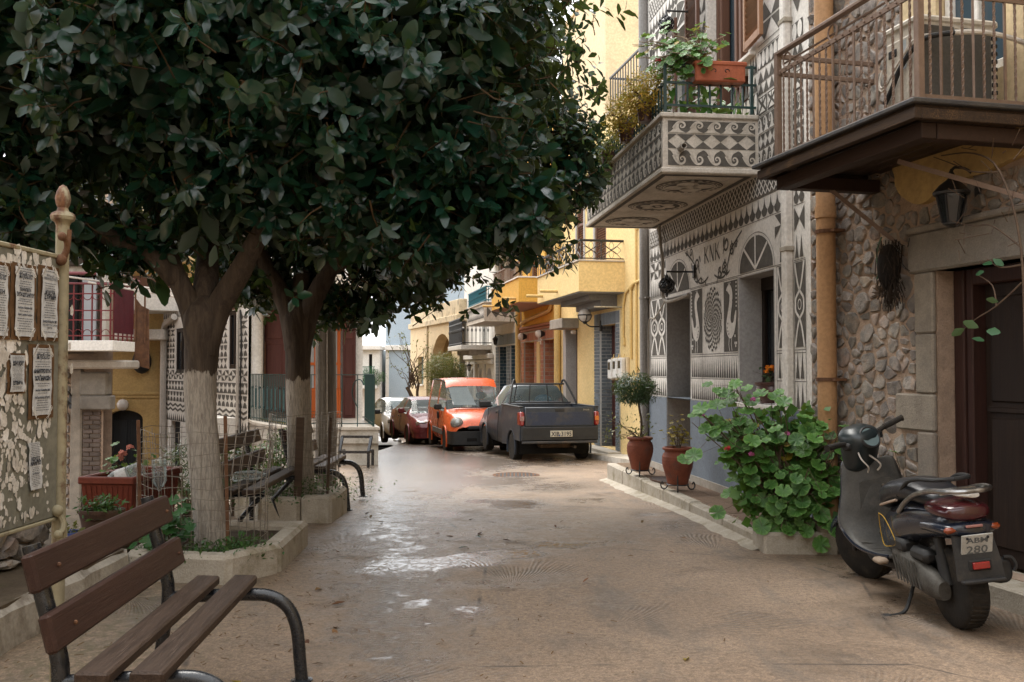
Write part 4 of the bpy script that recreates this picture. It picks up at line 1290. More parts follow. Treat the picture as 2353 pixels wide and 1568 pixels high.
cb=fthing("cable_loop","white and black insulated cables looping before the air conditioner","cable",FB)
b=MB();b.tube(spline([(2.02,-.69,3.08),(2.10,-.70,3.14),(2.20,-.70,3.26),(2.34,-.66,3.38),(2.42,-.50,3.41)],6),.016,8);b.build("black_sleeve",black_plastic,cb,True)
b=MB();b.tube(spline([(2.42,-.50,3.41),(2.44,-.3,3.42),(2.45,-.05,3.38),(2.46,.1,3.30)],6),.016,8);b.build("white_sleeve",white_pl,cb,True)
for dz in(0,.02):
 b=MB();b.tube(spline([(1.99,-.685,3.30),(1.98,-.70,3.22-dz),(2.04,-.71,3.18-dz),(2.2,-.72,3.28),(2.32,-.68,3.38+dz),(2.40,-.55,3.40)],6),.006,6);b.build("thin_cable",pipe_white,cb,True)
def lantern(name,label,loc,rz,s=1.0,arm=True,mat=iron_black,glass=None,group=None,arm_y=.12):
 t=thing(name,label,"lantern",loc,rz,group)
 b=MB()
 b.lathe([(.02*s,-.17*s),(.05*s,-.15*s),(.052*s,-.14*s)],6)
 for k in range(6):
  a=2*pi*k/6
  b.bar((.052*s*cos(a),.052*s*sin(a),-.14*s),(.085*s*cos(a),.085*s*sin(a),.03*s),.009*s)
 b.lathe([(.105*s,.03*s),(.108*s,.045*s),(.07*s,.09*s),(.03*s,.12*s),(.012*s,.14*s),(.02*s,.155*s),(.004*s,.19*s)],12)
 b.build("frame",mat,t,True)
 b=MB();b.lathe([(.046*s,-.138*s),(.079*s,.029*s)],6);b.build("glass",glass or glass_dark,t)
 if arm:
  b=MB();b.tube(spline([(0,0,.17*s),(0,.03*s,.20*s),(0,arm_y*.6,.19*s),(0,arm_y,.12*s),(0,arm_y,.02*s)],5),.009*s,6)
  b.box(-.03*s,.03*s,arm_y-.005,arm_y+.012,-.03*s,.14*s,.004);b.build("bracket",mat,t,True)
 return t
lantern("lantern","dark wrought iron lantern on the shaded wall above the wooden door",FB.w(2.0,-.20,2.50),FB.rot,1.05,True,iron_black,glass_dark,None,.2)
wr=thing("dried_wreath","dark dried plant bundle hanging on the stone wall beside the lintel","wreath",FB.w(1.22,-.06,2.35),FB.rot)
rg=random.Random(3)
b=MB()
for k in range(260):
 x=rg.gauss(.03,.045);z=rg.uniform(-.42,.0)
 l=rg.uniform(.05,.13);a=rg.gauss(-1.3,.5)
 p=Vector((x,-abs(rg.gauss(.05,.035)),z))
 q=p+Vector((cos(a)*l*.6,rg.uniform(-.03,.02),sin(a)*l))
 b.bar(p,q,.006,.003)
stuff(b.build("dry_fibres",M("dark_dry_fibre",(.022,.016,.012),(.04,.028,.02),.95,9,0),wr))
b=MB();b.ball((.0,-.05,-.20),.085,10,8,2.0);b.build("core",M("dark_dry_core",(.012,.010,.009),(.02,.015,.012),.95,9,.6,60),wr,True)
b=MB()
for k in range(24):
 a=rg.uniform(0,2*pi)
 b.bar((-.06,-.07,-.38),(-.06+.055*cos(a),-.09+rg.uniform(-.03,.03),-.38+.055*sin(a)),.012,.006)
b.build("dry_flower",M("dry_flower",(.13,.095,.07),(.09,.065,.05),.95,9,0),wr)
b=MB();b.tube(spline([(-.01,-.10,.02),(-.03,-.12,-.06),(-.04,-.12,-.14),(-.03,-.11,-.22),(-.07,-.10,-.28)],4),.006,5);b.build("ribbon",M("faded_green_ribbon",(.10,.16,.11),(.08,.13,.09),.8,9,0),wr)
# the coloured houses along the right of the street
def lineC(Y):return(6.31-.2*Y,Y)
FC=Frame(lineC(25.2),lineC(16.5));FD=Frame(lineC(30.1),lineC(25.2));FE=Frame(lineC(34.9),lineC(30.1));FG=Frame(lineC(42.0),lineC(34.9))
b=MB()
for(y0,y1)in((16.6,20.6),(20.6,25),(25,30),(30,35),(35,42)):
 a,c=lineC(y0),lineC(y1)
 za,zc=gz(*a)+.10,gz(*c)+.10
 b.add([(a[0]-.62,a[1],za-.3),(a[0]-.62,a[1],za),(a[0]+.1,a[1],za),(c[0]-.62,c[1],zc-.3),(c[0]-.62,c[1],zc),(c[0]+.1,c[1],zc)],[(0,1,4,3),(1,2,5,4),(0,2,1)])
b.add([(lineC(16.6)[0]-.62,16.6,-.8),(lineC(16.6)[0]+.1,16.6,-.8),(lineC(16.6)[0]+.1,16.6,gz(1,16.6)+.1),(lineC(16.6)[0]-.62,16.6,gz(1,16.6)+.1)],[(0,1,2,3)])
structure(b.build("sidewalk",conc_white))
brick_me={}
def bricks(parent,u0,u1,v0,v1,bw,bh,mat,M4=None,g=.012,rng=random.Random(1),cnt=[0],soldier=False,limit=300):
 """courses of separate bricks filling a rectangle; M4 turns the rectangle into a reveal"""
 key=mat.name
 if key not in brick_me:brick_me[key]=MB().box(0,1,-.012,.02,0,1).mesh("brick",mat)
 me=brick_me[key]
 v,k=v0,0
 while v<v1-.02:
  h=min(bh,v1-v)
  x=u0;first=bw*(.5 if k%2 else 1)
  if soldier:first=bw
  while x<u1-.015:
   w=min(first,u1-x);first=bw
   if w>.03:
    o=inst("brick",me,parent)
    mm=Matrix.Translation((x+g/2,rng.uniform(-.003,.003),v+g/2))@Matrix.Diagonal((w-g,1,h-g,1))
    o.matrix_local=(M4@mm)if M4 is not None else mm
   x+=w
  v+=h;k+=1
def reveal_M(u,depth):
 """maps a flat rectangle onto the far (left) reveal of an opening: its x runs into the wall, its face looks right"""
 return Matrix(((0,-1,0,u),(1,0,0,0),(0,0,1,0),(0,0,0,1)))
def far_reveal(u):return Matrix(((0,-1,0,u),(1,0,0,0.013),(0,0,1,0),(0,0,0,1)))
hC=fthing("yellow_house","pale yellow stucco house with solid balcony and blue-grey brick doorway","house",FC)
LC=FC.L
b=MB()
CD=(3.70,4.88,-.31,2.39,.32);CG=(.70,1.72,-.45,2.42,.30)
CS1=(1.72,2.34,3.7,6.0,.06);CS2=(3.30,4.16,3.7,5.9,.06)
b.wall(0,LC,-1.2,7.0,[CD,CG,CS1,CS2],.2)
b.box(0,LC,.8,7,-1.2,6.6)
b.add([(0,0,7.0),(LC,0,7.0),(LC,.25,7.0),(0,.25,7.0)],[(0,1,2,3)])
b.add([(0,.25,6.6),(LC,.25,6.6),(LC,.25,7),(0,.25,7)],[(3,2,1,0)])
b.add([(0,0,5),(0,.8,5),(0,.8,6.6),(0,0,7.0)],[(0,1,2,3)])
b.add([(0,.25,6.6),(LC,.25,6.6),(LC,.8,6.6),(0,.8,6.6)],[(0,1,2,3)])
b.build("wall",yellow_pl,hC)
b=MB();b.box(3.28,3.70,-.018,.0,-.31,2.66);b.box(4.88,5.15,-.018,0,-.31,2.66);b.box(3.70,4.88,-.018,0,2.39,2.66)
b.box(3.698,3.712,0.0,.32,-.31,2.39)
b.build("brick_bed",white_joint,hC)
MC=Matrix.Translation((0,-.019,0))
bricks(hC,3.28,3.70,-.31,2.39,.27,.079,brick_blue,MC);bricks(hC,4.88,5.15,-.31,2.39,.27,.079,brick_blue,MC)
bricks(hC,.0,.32,-.31,2.39,.22,.079,brick_blue,far_reveal(3.712))
bricks(hC,3.28,5.15,2.395,2.655,.082,.26,brick_blue,MC,soldier=True)
b=MB();b.box(3.25,5.2,-.30,.05,-.5,-.32,.01);b.build("doorstep",conc_white,hC)
b=MB();b.box(3.72,4.88,.26,.32,-.31,2.39);b.build("door",door_brown,hC)
b=MB();b.box(.55,1.85,-.42,.0,2.42,2.66,.01);b.build("canopy",conc,hC)
b=MB();b.box(.40,.70,-.03,.0,-.45,2.42);b.box(.695,.71,.0,.3,-.45,2.42);b.build("grey_jamb",plain_reveal,hC)
b=MB();b.box(.71,1.72,.25,.3,-.45,2.42);b.build("side_door",door_brown,hC)
b=MB();b.box(1.52,1.66,-.12,.0,2.28,2.38,.02);b.build("door_light",lamp_glass,hC)
for x0,x1,z0,z1 in((1.74,2.32,3.72,5.98),(3.32,4.14,3.72,5.88)):
 o=shutter(hC,x1-x0,z1-z0,shutter_brown);o.location=(x0,.045,z0)
b=MB()
for x in(1.60,2.34):b.box(x,x+.12,-.02,.03,3.7,6.1,.004)
b.box(3.18,3.30,-.02,.03,3.7,6.0,.004);b.build("grey_surround",plain_reveal,hC)
BO=.98
b=MB()
U0,U1=1.62,5.44
b.box(U0,U1,-BO,0,3.02,3.10)
b.box(U0,U1,-BO,-BO+.12,3.10,3.64);b.box(U1-.12,U1,-BO+.12,0,3.10,3.64);b.box(U0,U0+.12,-BO+.12,0,3.10,3.64)
bc=b.build("balcony",yellow_pl,hC)
b=MB();b.box(U0-.03,U1+.03,-BO-.03,-BO+.14,3.64,3.675,.006);b.box(U1-.13,U1+.03,-BO+.14,0,3.64,3.675,.006)
b.build("coping",M("pale_marble_coping",(.52,.46,.40),(.46,.40,.34),.5,4,.1,60),bc)
b=MB();b.box(U0+.02,U1-.02,-BO+.02,0,2.995,3.019);b.box(U0+.9,U1-.5,-.62,0,2.88,2.994);b.box(U0+1.3,U1-.5,-.36,0,2.74,2.879)
b.build("grey_soffit",M("grey_soffit_paint",(.23,.225,.22),(.20,.195,.19),.8,3,.1,60),bc)
for u in(U0+.55,U0+2.0):
 b=MB();b.tube([(u,-BO+.02,3.16),(u,-BO-.40,3.16)],.035,10);b.build("spout",pipe_yellow,bc,True)
pm=MB()
W_,H_=.60,.36
for sg in(1,-1):
 pm.tube(spline([(0,0,0)if sg>0 else(0,0,H_),(W_*.3,0,H_*.36 if sg>0 else H_*.64),(W_*.5,0,H_*.5),(W_*.7,0,H_*.64 if sg>0 else H_*.36),(W_,0,H_ if sg>0 else 0)],3),.008,4)
 pm.tube(spline([(W_*.02,0,H_*.5),(W_*.25,0,H_*(.5+.22*sg)),(W_*.5,0,H_*.5),(W_*.75,0,H_*(.5+.22*sg)),(W_*.98,0,H_*.5)],3),.006,4)
 pm.tube(spline([(W_*.5,0,0 if sg<0 else H_),(W_*.38,0,H_*(.5+.26*sg)),(W_*.5,0,H_*.5),(W_*.62,0,H_*(.5+.26*sg)),(W_*.5,0,0 if sg<0 else H_)],3),.006,4)
pm.ball((W_*.5,0,H_*.5),.026,8,5)
pm.box(-.011,.011,-.011,.011,-.02,H_+.02)
panel_me=pm.mesh("rail_panel",iron_black)
for i in range(6):inst("rail_panel",panel_me,bc,(U0+.05+i*.622,-BO+.06,3.71),None,(1.035,1,1))
for i in range(2):inst("rail_panel",panel_me,bc,(U1-.06,-BO+.06+i*.44,3.71),(0,0,pi/2),(.73,1,1))
b=MB()
for z in(3.70,4.06):b.box(U0+.03,U1-.04,-BO+.045,-BO+.075,z,z+.022);b.box(U1-.075,U1-.045,-BO+.075,0,z,z+.022)
b.box(U0+.02,U1-.03,-BO+.03,-BO+.09,4.082,4.105);b.box(U1-.09,U1-.03,-BO+.09,0,4.082,4.105)
b.build("handrail",iron_black,bc)
pipe(hC,pipe_yellow,[(.05,-.09,-.3),(.05,-.09,6.5)],.09,clips=(1.0,3.5),n=10)
pipe(hC,pipe_yellow,spline([(5.95,-.03,1.62),(5.95,-.03,2.9),(5.99,-.03,3.05),(6.2,-.03,3.14),(6.8,-.03,3.16)],4),.03,"conduit",n=7)
pipe(hC,pipe_yellow,[(6.28,-.03,.9),(6.28,-.03,5.6)],.022,"conduit",clips=(1.4,4.2),n=7)
pipe(hC,pipe_yellow,[(5.45,-.03,2.0),(5.45,-.03,2.72),(5.6,-.03,2.98),(6.0,-.03,3.10)],.024,"conduit",n=7)
b=MB();b.tube([(6.62+.08*cos(t),-.04,3.13+.10*sin(t))for t in[2*pi*k/16 for k in range(16)]],.014,6,closed=True);b.build("cable_coil",pipe_yellow,hC,True)
b=MB();b.box(5.40,5.52,-.05,0,1.90,2.06,.008);b.build("junction_box",pipe_yellow,hC)
b=MB();b.tube([(5.32,0,2.71),(5.32,-.62,2.71)],.018,8);b.build("flag_holder",steel,hC,True)
b=MB();b.box(0,3.95,.06,6.5,6.6,10.35);b.box(-.05,4.0,.02,6.5,10.35,10.45,.01);b.build("upper_storey",cream_pl,hC)
tbm=MB().box(-.01,.01,-.01,.01,0,1).mesh("terrace_baluster",iron_black)
for i in range(26):inst("terrace_baluster",tbm,hC,(4.12+i*.18,.12,7.0),None,(1,1,.9))
for i in range(10):inst("terrace_baluster",tbm,hC,(4.12,.12+i*.18,7.0),None,(1,1,.9))
b=MB();b.box(4.1,LC,.10,.14,7.88,7.92);b.box(4.1,LC,.11,.13,7.06,7.085);b.box(4.1,4.14,.14,1.9,7.88,7.92);b.build("terrace_rail",iron_black,hC)
b=MB();b.box(-.02,LC,-.04,.28,7.0,7.05,.01);b.build("terrace_coping",conc_white,hC)
mt=thing("meter_boxes","three pale electric meter boxes in a row on the yellow wall","meter box",FC.w(4.72,0,1.2),FC.rot)
b=MB();b.box(-.05,1.05,-.06,.0,-.02,.46,.01);b.build("back_box",cream_pl,mt)
mm_=MB();mm_.box(0,.26,-.16,-.061,0,.42,.02);me=mm_.mesh("meter_case",white_pl)
mw=MB();mw.box(.05,.2,-.168,-.16,.2,.36,.006);mwe=mw.mesh("meter_window",glass_dark)
for i in range(3):
 inst("meter_case",me,mt,(.02+i*.35,0,(0,.02,.03)[i]));inst("meter_window",mwe,mt,(.02+i*.35,0,(0,.02,.03)[i]))
 b=MB();b.tube([(.15+i*.35,-.07,.43),(.15+i*.35,-.05,.53)],.012,6);b.build("meter_conduit",pipe_yellow,mt,True)
gl=thing("globe_lamp","white globe wall lamp with black bands over the blue-grey brick doorway","wall lamp",FC.w(3.82,-.40,2.62),FC.rot)
b=MB();b.ball((0,0,.0),.15,16,12);b.build("globe",lamp_glass,gl,True)
b=MB()
b.tube([(.153*cos(t),.153*sin(t),0)for t in[2*pi*k/24 for k in range(24)]],.014,6,closed=True)
for a in(0,pi/2):b.tube([(.155*cos(t)*cos(a),.155*cos(t)*sin(a),.155*sin(t))for t in[pi+pi*k/14 for k in range(15)]],.012,6)
b.tube(spline([(0,0,-.15),(.0,.12,-.25),(0,.36,-.25)],5),.016,6);b.lathe([(.02,-.20),(.05,-.17),(.06,-.13)],10)
b.box(-.05,.05,.34,.40,-.36,-.12,.01)
b.build("bracket",iron_black,gl,True)
hD=fthing("golden_house","golden yellow house with salmon brick ground floor and plain balcony","house",FD)
LD=FD.L
b=MB()
O1,O2=(.52,2.0,-.9,2.23,.5),(3.16,4.52,-.75,2.23,.5)
b.wall(0,LD,-1.6,8.2,[O1,O2,(1.2,2.3,3.9,6.2,.2),(3.2,4.3,3.9,6.2,.2)],.2)
b.box(0,LD,.8,7,-1.6,8.15)
b.add([(0,0,8.2),(LD,0,8.2),(LD,.8,8.2),(0,.8,8.2)],[(0,1,2,3)])
b.build("wall",gold_pl,hD)
for x in(1.22,3.22):
 o=shutter(hD,1.06,2.25,shutter_brown);o.location=(x,.12,3.92)
b=MB()
for a,c,d,e in((.12,.52,-1,2.23),(2.0,3.16,-1,2.23),(4.52,4.93,-1,2.23),(.12,4.93,2.23,2.66)):b.box(a,c,-.018,0,d,e)
b.box(.515,.53,0,.5,-1,2.23);b.box(3.155,3.17,0,.5,-1,2.23)
b.build("brick_bed",tile_joint,hD)
for a,c in((.12,.52),(2.0,2.35),(2.8,3.16),(4.52,4.93)):bricks(hD,a,c,-.9,2.23,.30,.112,brick_salmon,MC)
for u in(.53,3.17):bricks(hD,0,.5,-.9,2.23,.25,.112,brick_salmon,far_reveal(u))
bricks(hD,.12,4.93,2.26,2.50,.16,.24,brick_salmon,MC,soldier=True)
b=MB();b.box(.05,4.95,-.06,0,2.55,2.62,.01);b.box(.05,4.95,-.09,0,2.63,2.71,.01);b.build("brick_cornice",brick_salmon,hD)
for a,c in((.54,2.0),(3.18,4.52)):
 b=MB();b.box(a,c,.44,.5,-.9,2.23);b.build("door",door_brown,hD)
b=MB();b.box(2.40,2.78,-.05,0,-.6,2.2);b.build("cable_cover",pipe_yellow,hD)
b=MB();b.box(2.52,2.92,-.035,0,2.12,2.52,.008);pl=b.build("number_plate",white_pl,hD)
b=MB()
for i,z in enumerate((2.40,2.22)):
 for x in(2.60,2.70,2.80):b.box(x,x+.03,-.039,-.035,z,z+.09)
stuff(b.build("plate_digits",ink,pl))
b=MB();b.box(1.98,2.34,-.20,0,-.15,.72,.02);b.build("grey_box",conc,hD)
for u,n_ in((.95,"left"),(3.35,"right")):
 g=thing("bulkhead_lamp","frosted bulkhead lamp above the %s salmon brick doorway"%n_,"wall lamp",FD.w(u,-.02,2.40),FD.rot,"bulkhead lamps on the salmon brick house")
 b=MB();b.ball((-.02,-.17,0),.115,12,9);b.build("glass",lamp_glass,g,True)
 b=MB();b.lathe([(.11,0),(.08,.07),(.04,.14)],12);b.xf(0,Matrix.Translation((0,-.14,0))@Matrix.Rotation(radians(-90),4,'X'));b.build("socket",iron_black,g)
U0,U1,BO=.30,4.45,1.0
b=MB();b.box(U0,U1,-BO,0,3.22,3.30);b.box(U0,U1,-BO,-BO+.12,3.30,3.86);b.box(U1-.12,U1,-BO+.12,0,3.30,3.86);b.box(U0,U0+.12,-BO+.12,0,3.30,3.86)
bd=b.build("balcony",gold_pl,hD)
b=MB();b.box(U0+.02,U1-.02,-BO+.02,0,3.195,3.219);b.build("soffit",M("dusky_pink_soffit",(.40,.27,.20),(.36,.24,.18),.85,3,.1,60),bd)
b=MB();b.box(U0-.03,U1+.03,-BO-.03,-BO+.14,3.86,3.90,.006);b.box(U1-.13,U1+.03,-BO+.14,0,3.86,3.90,.006);b.build("coping",white_pl,bd)
for u in(U0+.4,U1-.4):
 b=MB();b.tube([(u,-BO+.02,3.33),(u,-BO-.35,3.33)],.035,10);b.build("spout",pipe_yellow,bd,True)
brd=MB().box(-.009,.009,-.009,.009,0,1).mesh("baluster",iron_brown)
for i in range(30):inst("baluster",brd,bd,(U0+.08+i*.14,-BO+.06,3.90),None,(1,1,.42))
for i in range(6):inst("baluster",brd,bd,(U1-.06,-BO+.10+i*.15,3.90),None,(1,1,.42))
b=MB();b.box(U0,U1,-BO+.04,-BO+.08,4.32,4.35);b.box(U1-.08,U1-.04,-BO+.08,0,4.32,4.35);b.build("handrail",iron_brown,bd)
pipe(hD,pipe_yellow,[(-.02,-.1,-.8),(-.02,-.1,7)],.085,clips=(.6,),n=10)
b=MB();b.tube(spline([(.3,-.06,2.82),(1.2,-.06,2.9),(3.6,-.06,3.0),(4.1,-.06,3.06),(4.25,-.06,3.2)],4),.06,8);b.build("slanting_pipe",pipe_yellow,hD,True)
hE=fthing("blue_brick_house","pale house with dark blue brick ground floor and turquoise-railed patterned balcony","house",FE)
LE=FE.L
b=MB()
O1,O2=(1.14,2.56,-1.1,2.2,.5),(3.2,4.5,-1.0,2.2,.5)
b.wall(0,LE,-1.8,7.6,[O1,O2,(.9,2.0,3.6,5.8,.2),(2.6,3.7,3.6,5.8,.2)],.2)
b.box(0,LE,.8,7,-1.8,7.55)
b.add([(0,0,7.6),(LE,0,7.6),(LE,.8,7.6),(0,.8,7.6)],[(0,1,2,3)])
b.build("wall",white_pl,hE)
b=MB()
for a,c,d,e in((.56,1.14,-1.2,2.2),(2.56,3.2,-1.2,2.2),(4.5,4.66,-1.2,2.2),(.56,4.66,2.2,2.62)):b.box(a,c,-.018,0,d,e)
for u in(1.13,3.19):b.box(u,u+.014,0,.5,-1.2,2.2)
b.build("brick_bed",white_joint,hE)
for a,c in((.56,1.14),(2.56,3.2)):bricks(hE,a,c,-1.1,2.2,.32,.118,brick_blue,MC)
for u in(1.145,3.205):bricks(hE,0,.5,-1.1,2.2,.25,.118,brick_navy,far_reveal(u))
bricks(hE,.56,4.66,2.24,2.60,.2,.36,brick_blue,MC,soldier=True)
for a,c in((1.15,2.56),(3.21,4.5)):
 b=MB();b.box(a,c,.42,.48,-1.2,2.2);b.build("door",M_wood("blue_door",(.03,.07,.11),(.04,.09,.13),.5,'z')if a<2 else bpy.data.materials["blue_door"],hE)
for x in(.92,2.62):
 o=shutter(hE,1.06,2.15,shutter_brown);o.location=(x,.12,3.62)
U0,U1,BO=.15,3.85,1.0
b=MB();b.box(U0,U1,-BO,0,2.99,3.55);b.box(U0-.03,U1+.03,-BO-.03,0,3.55,3.60,.01);b.box(U0-.02,U1+.02,-BO-.02,0,2.95,2.99,.008)
be=b.build("balcony",balc_white,hE)
band("parapet_sgraffito",lambda p:(p.rect(U0+.1,U1-.1,3.08,3.46),[p.white([(U0+.1+(i+.5)*.25-.1,3.27),(U0+.1+(i+.5)*.25,3.10),(U0+.1+(i+.5)*.25+.1,3.27),(U0+.1+(i+.5)*.25,3.44)])for i in range(14)]),parent=be,M4=Matrix.Translation((0,-BO,0)))
band("parapet_sgraffito",lambda p:p.bows(.08,BO-.02,3.08,3.46,3,1),parent=be,M4=Matrix(((0,-1,0,U1),(1,0,0,-BO),(0,0,1,0),(0,0,0,1))))
turq=M("turquoise_iron_paint",(.02,.17,.22),(.025,.14,.19),.5,6,.1,60)
tb=MB();tb.box(-.012,.012,-.012,.012,0,1);tb.ball((0,0,.5),.045,6,5,.6);tme=tb.mesh("baluster",turq)
for i in range(24):inst("baluster",tme,be,(U0+.08+i*.155,-BO+.05,3.6),None,(1,1,.5))
for i in range(5):inst("baluster",tme,be,(U1-.05,-BO+.14+i*.17,3.6),None,(1,1,.5))
b=MB()
for z in(3.64,4.08):b.box(U0,U1,-BO+.03,-BO+.07,z,z+.035);b.box(U1-.07,U1-.03,-BO+.07,0,z,z+.035)
b.build("handrail",turq,be)
lantern("lantern","dark lantern on the blue-grey brick front under the small patterned balcony",FE.w(2.0,-.30,2.4),FE.rot,1.0,True,iron_black,glass_dark,None,.28)
b=MB();b.box(.2,4.6,-1.1,0,5.35,5.5);b.box(.2,4.6,-.5,0,5.2,5.35);b.build("upper_balcony_slab",white_pl,hE)
bre=MB().box(-.012,.012,-.012,.012,0,1).mesh("upper_baluster",iron_black)
for i in range(34):inst("upper_baluster",bre,hE,(.25+i*.128,-1.05,5.5),None,(1,1,.9))
b=MB();b.box(.2,4.6,-1.07,-1.03,6.4,6.44);b.build("upper_handrail",iron_black,hE)
hG=fthing("white_house","white house with open iron balcony on a thick slab beyond the blue brick front","house",FG)
LG=FG.L
b=MB()
arch_holes=[(1.9,2.9,-1.6,1.45,.35),(3.9,5.0,-1.5,1.45,.35),(5.8,6.8,-1.4,1.45,.35)]
b.wall(0,LG,-2.4,6.6,arch_holes+[(4.6,5.8,2.3,4.6,.25)],.3)
b.box(0,LG,.8,7,-2.4,6.55)
b.add([(0,0,6.6),(LG,0,6.6),(LG,.8,6.6),(0,.8,6.6)],[(0,1,2,3)])
b.build("wall",white_pl,hG)
for a,c,d,e,_ in arch_holes:
 b=MB();b.box(a,c,.3,.34,d,e);b.build("door",dark_room,hG)
 m=(a+c)/2;r=(c-a)/2
 b=MB();b.prism([(a-.0,e)]+[(a,e-r*.75)]+[(m-r*cos(t),e-r*.75+r*.75*sin(t))for t in[pi*k/10 for k in range(1,6)]],-.004,.2)
 b.prism([(c,e)]+[(m+r*cos(t),e-r*.75+r*.75*sin(t))for t in[pi*k/10 for k in range(5,0,-1)]][::1]+[(c,e-r*.75)],-.004,.2)
 b.build("arch_spandrel",white_pl,hG)
b=MB()
for x in(1.6,3.3,5.3):b.box(x,x+.28,-.12,0,-1.8,1.8,.02)
b.box(.8,LG,-.18,0,1.8,1.98,.02);b.box(.8,LG,-.10,0,1.6,1.78,.02);b.build("pilaster_trim",white_pl,hG)
b=MB();b.box(4.65,5.75,.2,.24,2.3,4.6);b.build("balcony_door",M_wood("dark_green_door",(.02,.04,.04),(.03,.05,.05),.5,'z'),hG)
U0,U1,BO=3.2,6.85,1.15
b=MB();b.box(U0,U1,-BO,0,2.13,2.30,.015);bg=b.build("balcony",white_pl,hG)
for u in(U0+.3,U0+1.5,U1-.3):
 b=MB();b.box(u-.07,u+.07,-.8,0,1.95,2.128);b.build("corbel",conc,bg)
ib=MB();ib.box(-.012,.012,-.012,.012,0,1);ib.ball((0,0,.55),.035,6,5,2.2);ime=ib.mesh("baluster",iron_black)
for i in range(26):inst("baluster",ime,bg,(U0+.05+i*.144,-BO+.05,2.3),None,(1,1,1.0))
for i in range(7):inst("baluster",ime,bg,(U1-.05,-BO+.12+i*.15,2.3),None,(1,1,1.0))
b=MB()
for z in(2.36,3.28,3.10):b.box(U0,U1,-BO+.03,-BO+.07,z,z+.035);b.box(U1-.07,U1-.03,-BO+.07,0,z,z+.035)
b.build("handrail",iron_black,bg)
for u,w_ in((1.45,"left"),(4.0,"right")):
 lantern("lantern","%s of the two black lanterns over the arched white doorways"%w_,FG.w(u,-.4,1.50),FG.rot,1.0,True,iron_black,glass_pale,"lanterns on the arched white front",.36)
def lineH(Y):return(-2.2-.325*(Y-41),Y)
FHh=Frame(lineH(50.8),lineH(41.2))
hH=fthing("cream_arch_house","single-storey cream building with stained parapet and round arch at the bend","house",FHh)
LH=FHh.L
def HU(px,py):return FHh.uv(px,py)
ax0,ax1=HU(989,850)[0],HU(1044,850)[0]
wx0,wx1=HU(960,850)[0],HU(973,850)[0]
at_=HU(1016,767)[1];tp=HU(1031,752)[1];tz=HU(1000,720)[1]
wz0,wz1=HU(966,883)[1],HU(966,820)[1]
r=(ax1-ax0)/2
b=MB();b.wall(0,LH,-3,3.5,[(ax0,ax1,-3,at_,1.6),(wx0,wx1,wz0,wz1,.25)],.25)
b.box(0,LH,1.8,7,-3,3.45)
b.build("wall",cream_pl,hH)
b=MB();b.box(-.05,LH,-.12,1.8,3.5,3.78,.02);b.box(0,LH,.0,.35,3.78,4.45,.02);b.build("parapet",cream_stain,hH)
m=(ax0+ax1)/2
b=MB()
b.prism([(ax0,at_),(ax0,at_-r*.9)]+[(m-r*cos(t),at_-r*.9+r*.9*sin(t))for t in[pi*k/12 for k in range(1,7)]],-.003,.5)
b.prism([(ax1,at_)]+[(m+r*cos(t),at_-r*.9+r*.9*sin(t))for t in[pi*k/12 for k in range(6,0,-1)]]+[(ax1,at_-r*.9)],-.003,.5)
b.build("arch_spandrel",cream_pl,hH)
b=MB();b.box(wx0,wx1,.2,.24,wz0,wz1);wn_=b.build("window",M_wood("grey_green_shutter",(.16,.21,.20),(.13,.17,.17),.6,'z'),hH)
b=MB();b.box(wx0-.1,wx1+.1,-.08,.1,wz0-.09,wz0,.01);b.build("window_sill",white_pl,hH)
pipe(hH,cream_stain,[(ax0-.5,-.05,-1.5),(ax0-.5,-.05,3.5)],.05,n=7)
hI=thing("blue_house","tall pale blue house with white trim closing the street","house",(-10.2,58,-2.6))
b=MB()
W0,W1=2.55,9.4
b.wall(W0,W1,0,9.9,[(5.6,6.5,5.6,7.7,.25),(8.5,9.2,2.9,4.7,.2)],.25)
b.box(W0,W1,.8,8,0,9.85);b.add([(W0,0,9.9),(W1,0,9.9),(W1,.8,9.9),(W0,.8,9.9)],[(0,1,2,3)])
b.add([(W0,0,0),(W0,.8,0),(W0,.8,9.9),(W0,0,9.9)],[(0,1,2,3)])
b.build("wall",bluehouse,hI)
b=MB();b.box(2.5,9.5,-.25,.8,5.15,5.45,.02);b.box(6.5,7.7,-.05,0,5.6,7.7,.01);b.box(2.55,2.75,-.05,0,.0,5.15);b.build("white_trim",white_pl,hI)
b=MB();b.box(5.6,6.5,.15,.2,5.6,7.7);b.build("window",M_wood("green_shutter_wood",(.02,.07,.07),(.025,.09,.085),.5,'z'),hI)
b=MB();b.box(8.5,9.2,.12,.16,2.9,4.7);b.build("window",dark_room,hI)
b=MB();b.tube([(4.1,-.08,0),(4.1,-.08,5.1)],.06,8);b.build("downpipe",white_pl,hI,True)
b=MB();b.ball((4.6,-.15,4.85),.13,8,6,.7);b.build("camera_dome",white_pl,hI,True)
hJ=thing("far_white_house","far white house with green balcony left of the blue one","house",(-11.3,57.2,-2.6))
b=MB()
b.wall(1.0,3.4,0,3.0,[(1.35,1.75,.4,2.2,.2),(2.05,2.35,.2,2.0,.2),(2.7,3.1,.4,2.2,.2)],.2)
b.wall(2.2,3.4,3.0,5.2,[(2.75,2.95,3.1,4.9,.2)],.2);b.box(1.0,3.4,.5,5,0,2.95);b.box(2.2,3.4,.4,5,2.95,5.15)
b.box(-3,2.2,6,6.4,2.9,5.25)
b.build("wall",white_pl,hJ)
b=MB();b.box(.4,3.5,-.5,1.5,5.15,5.4,.02);b.build("canopy",white_pl,hJ)
b=MB();b.box(.5,3.3,-1.0,.5,2.85,3.05,.02);bj=b.build("balcony",white_pl,hJ)
gj=M("bright_green_iron",(.01,.12,.06),(.012,.09,.05),.5,6,.1,60)
gjm=MB().box(-.014,.014,-.014,.014,0,1).mesh("baluster",gj)
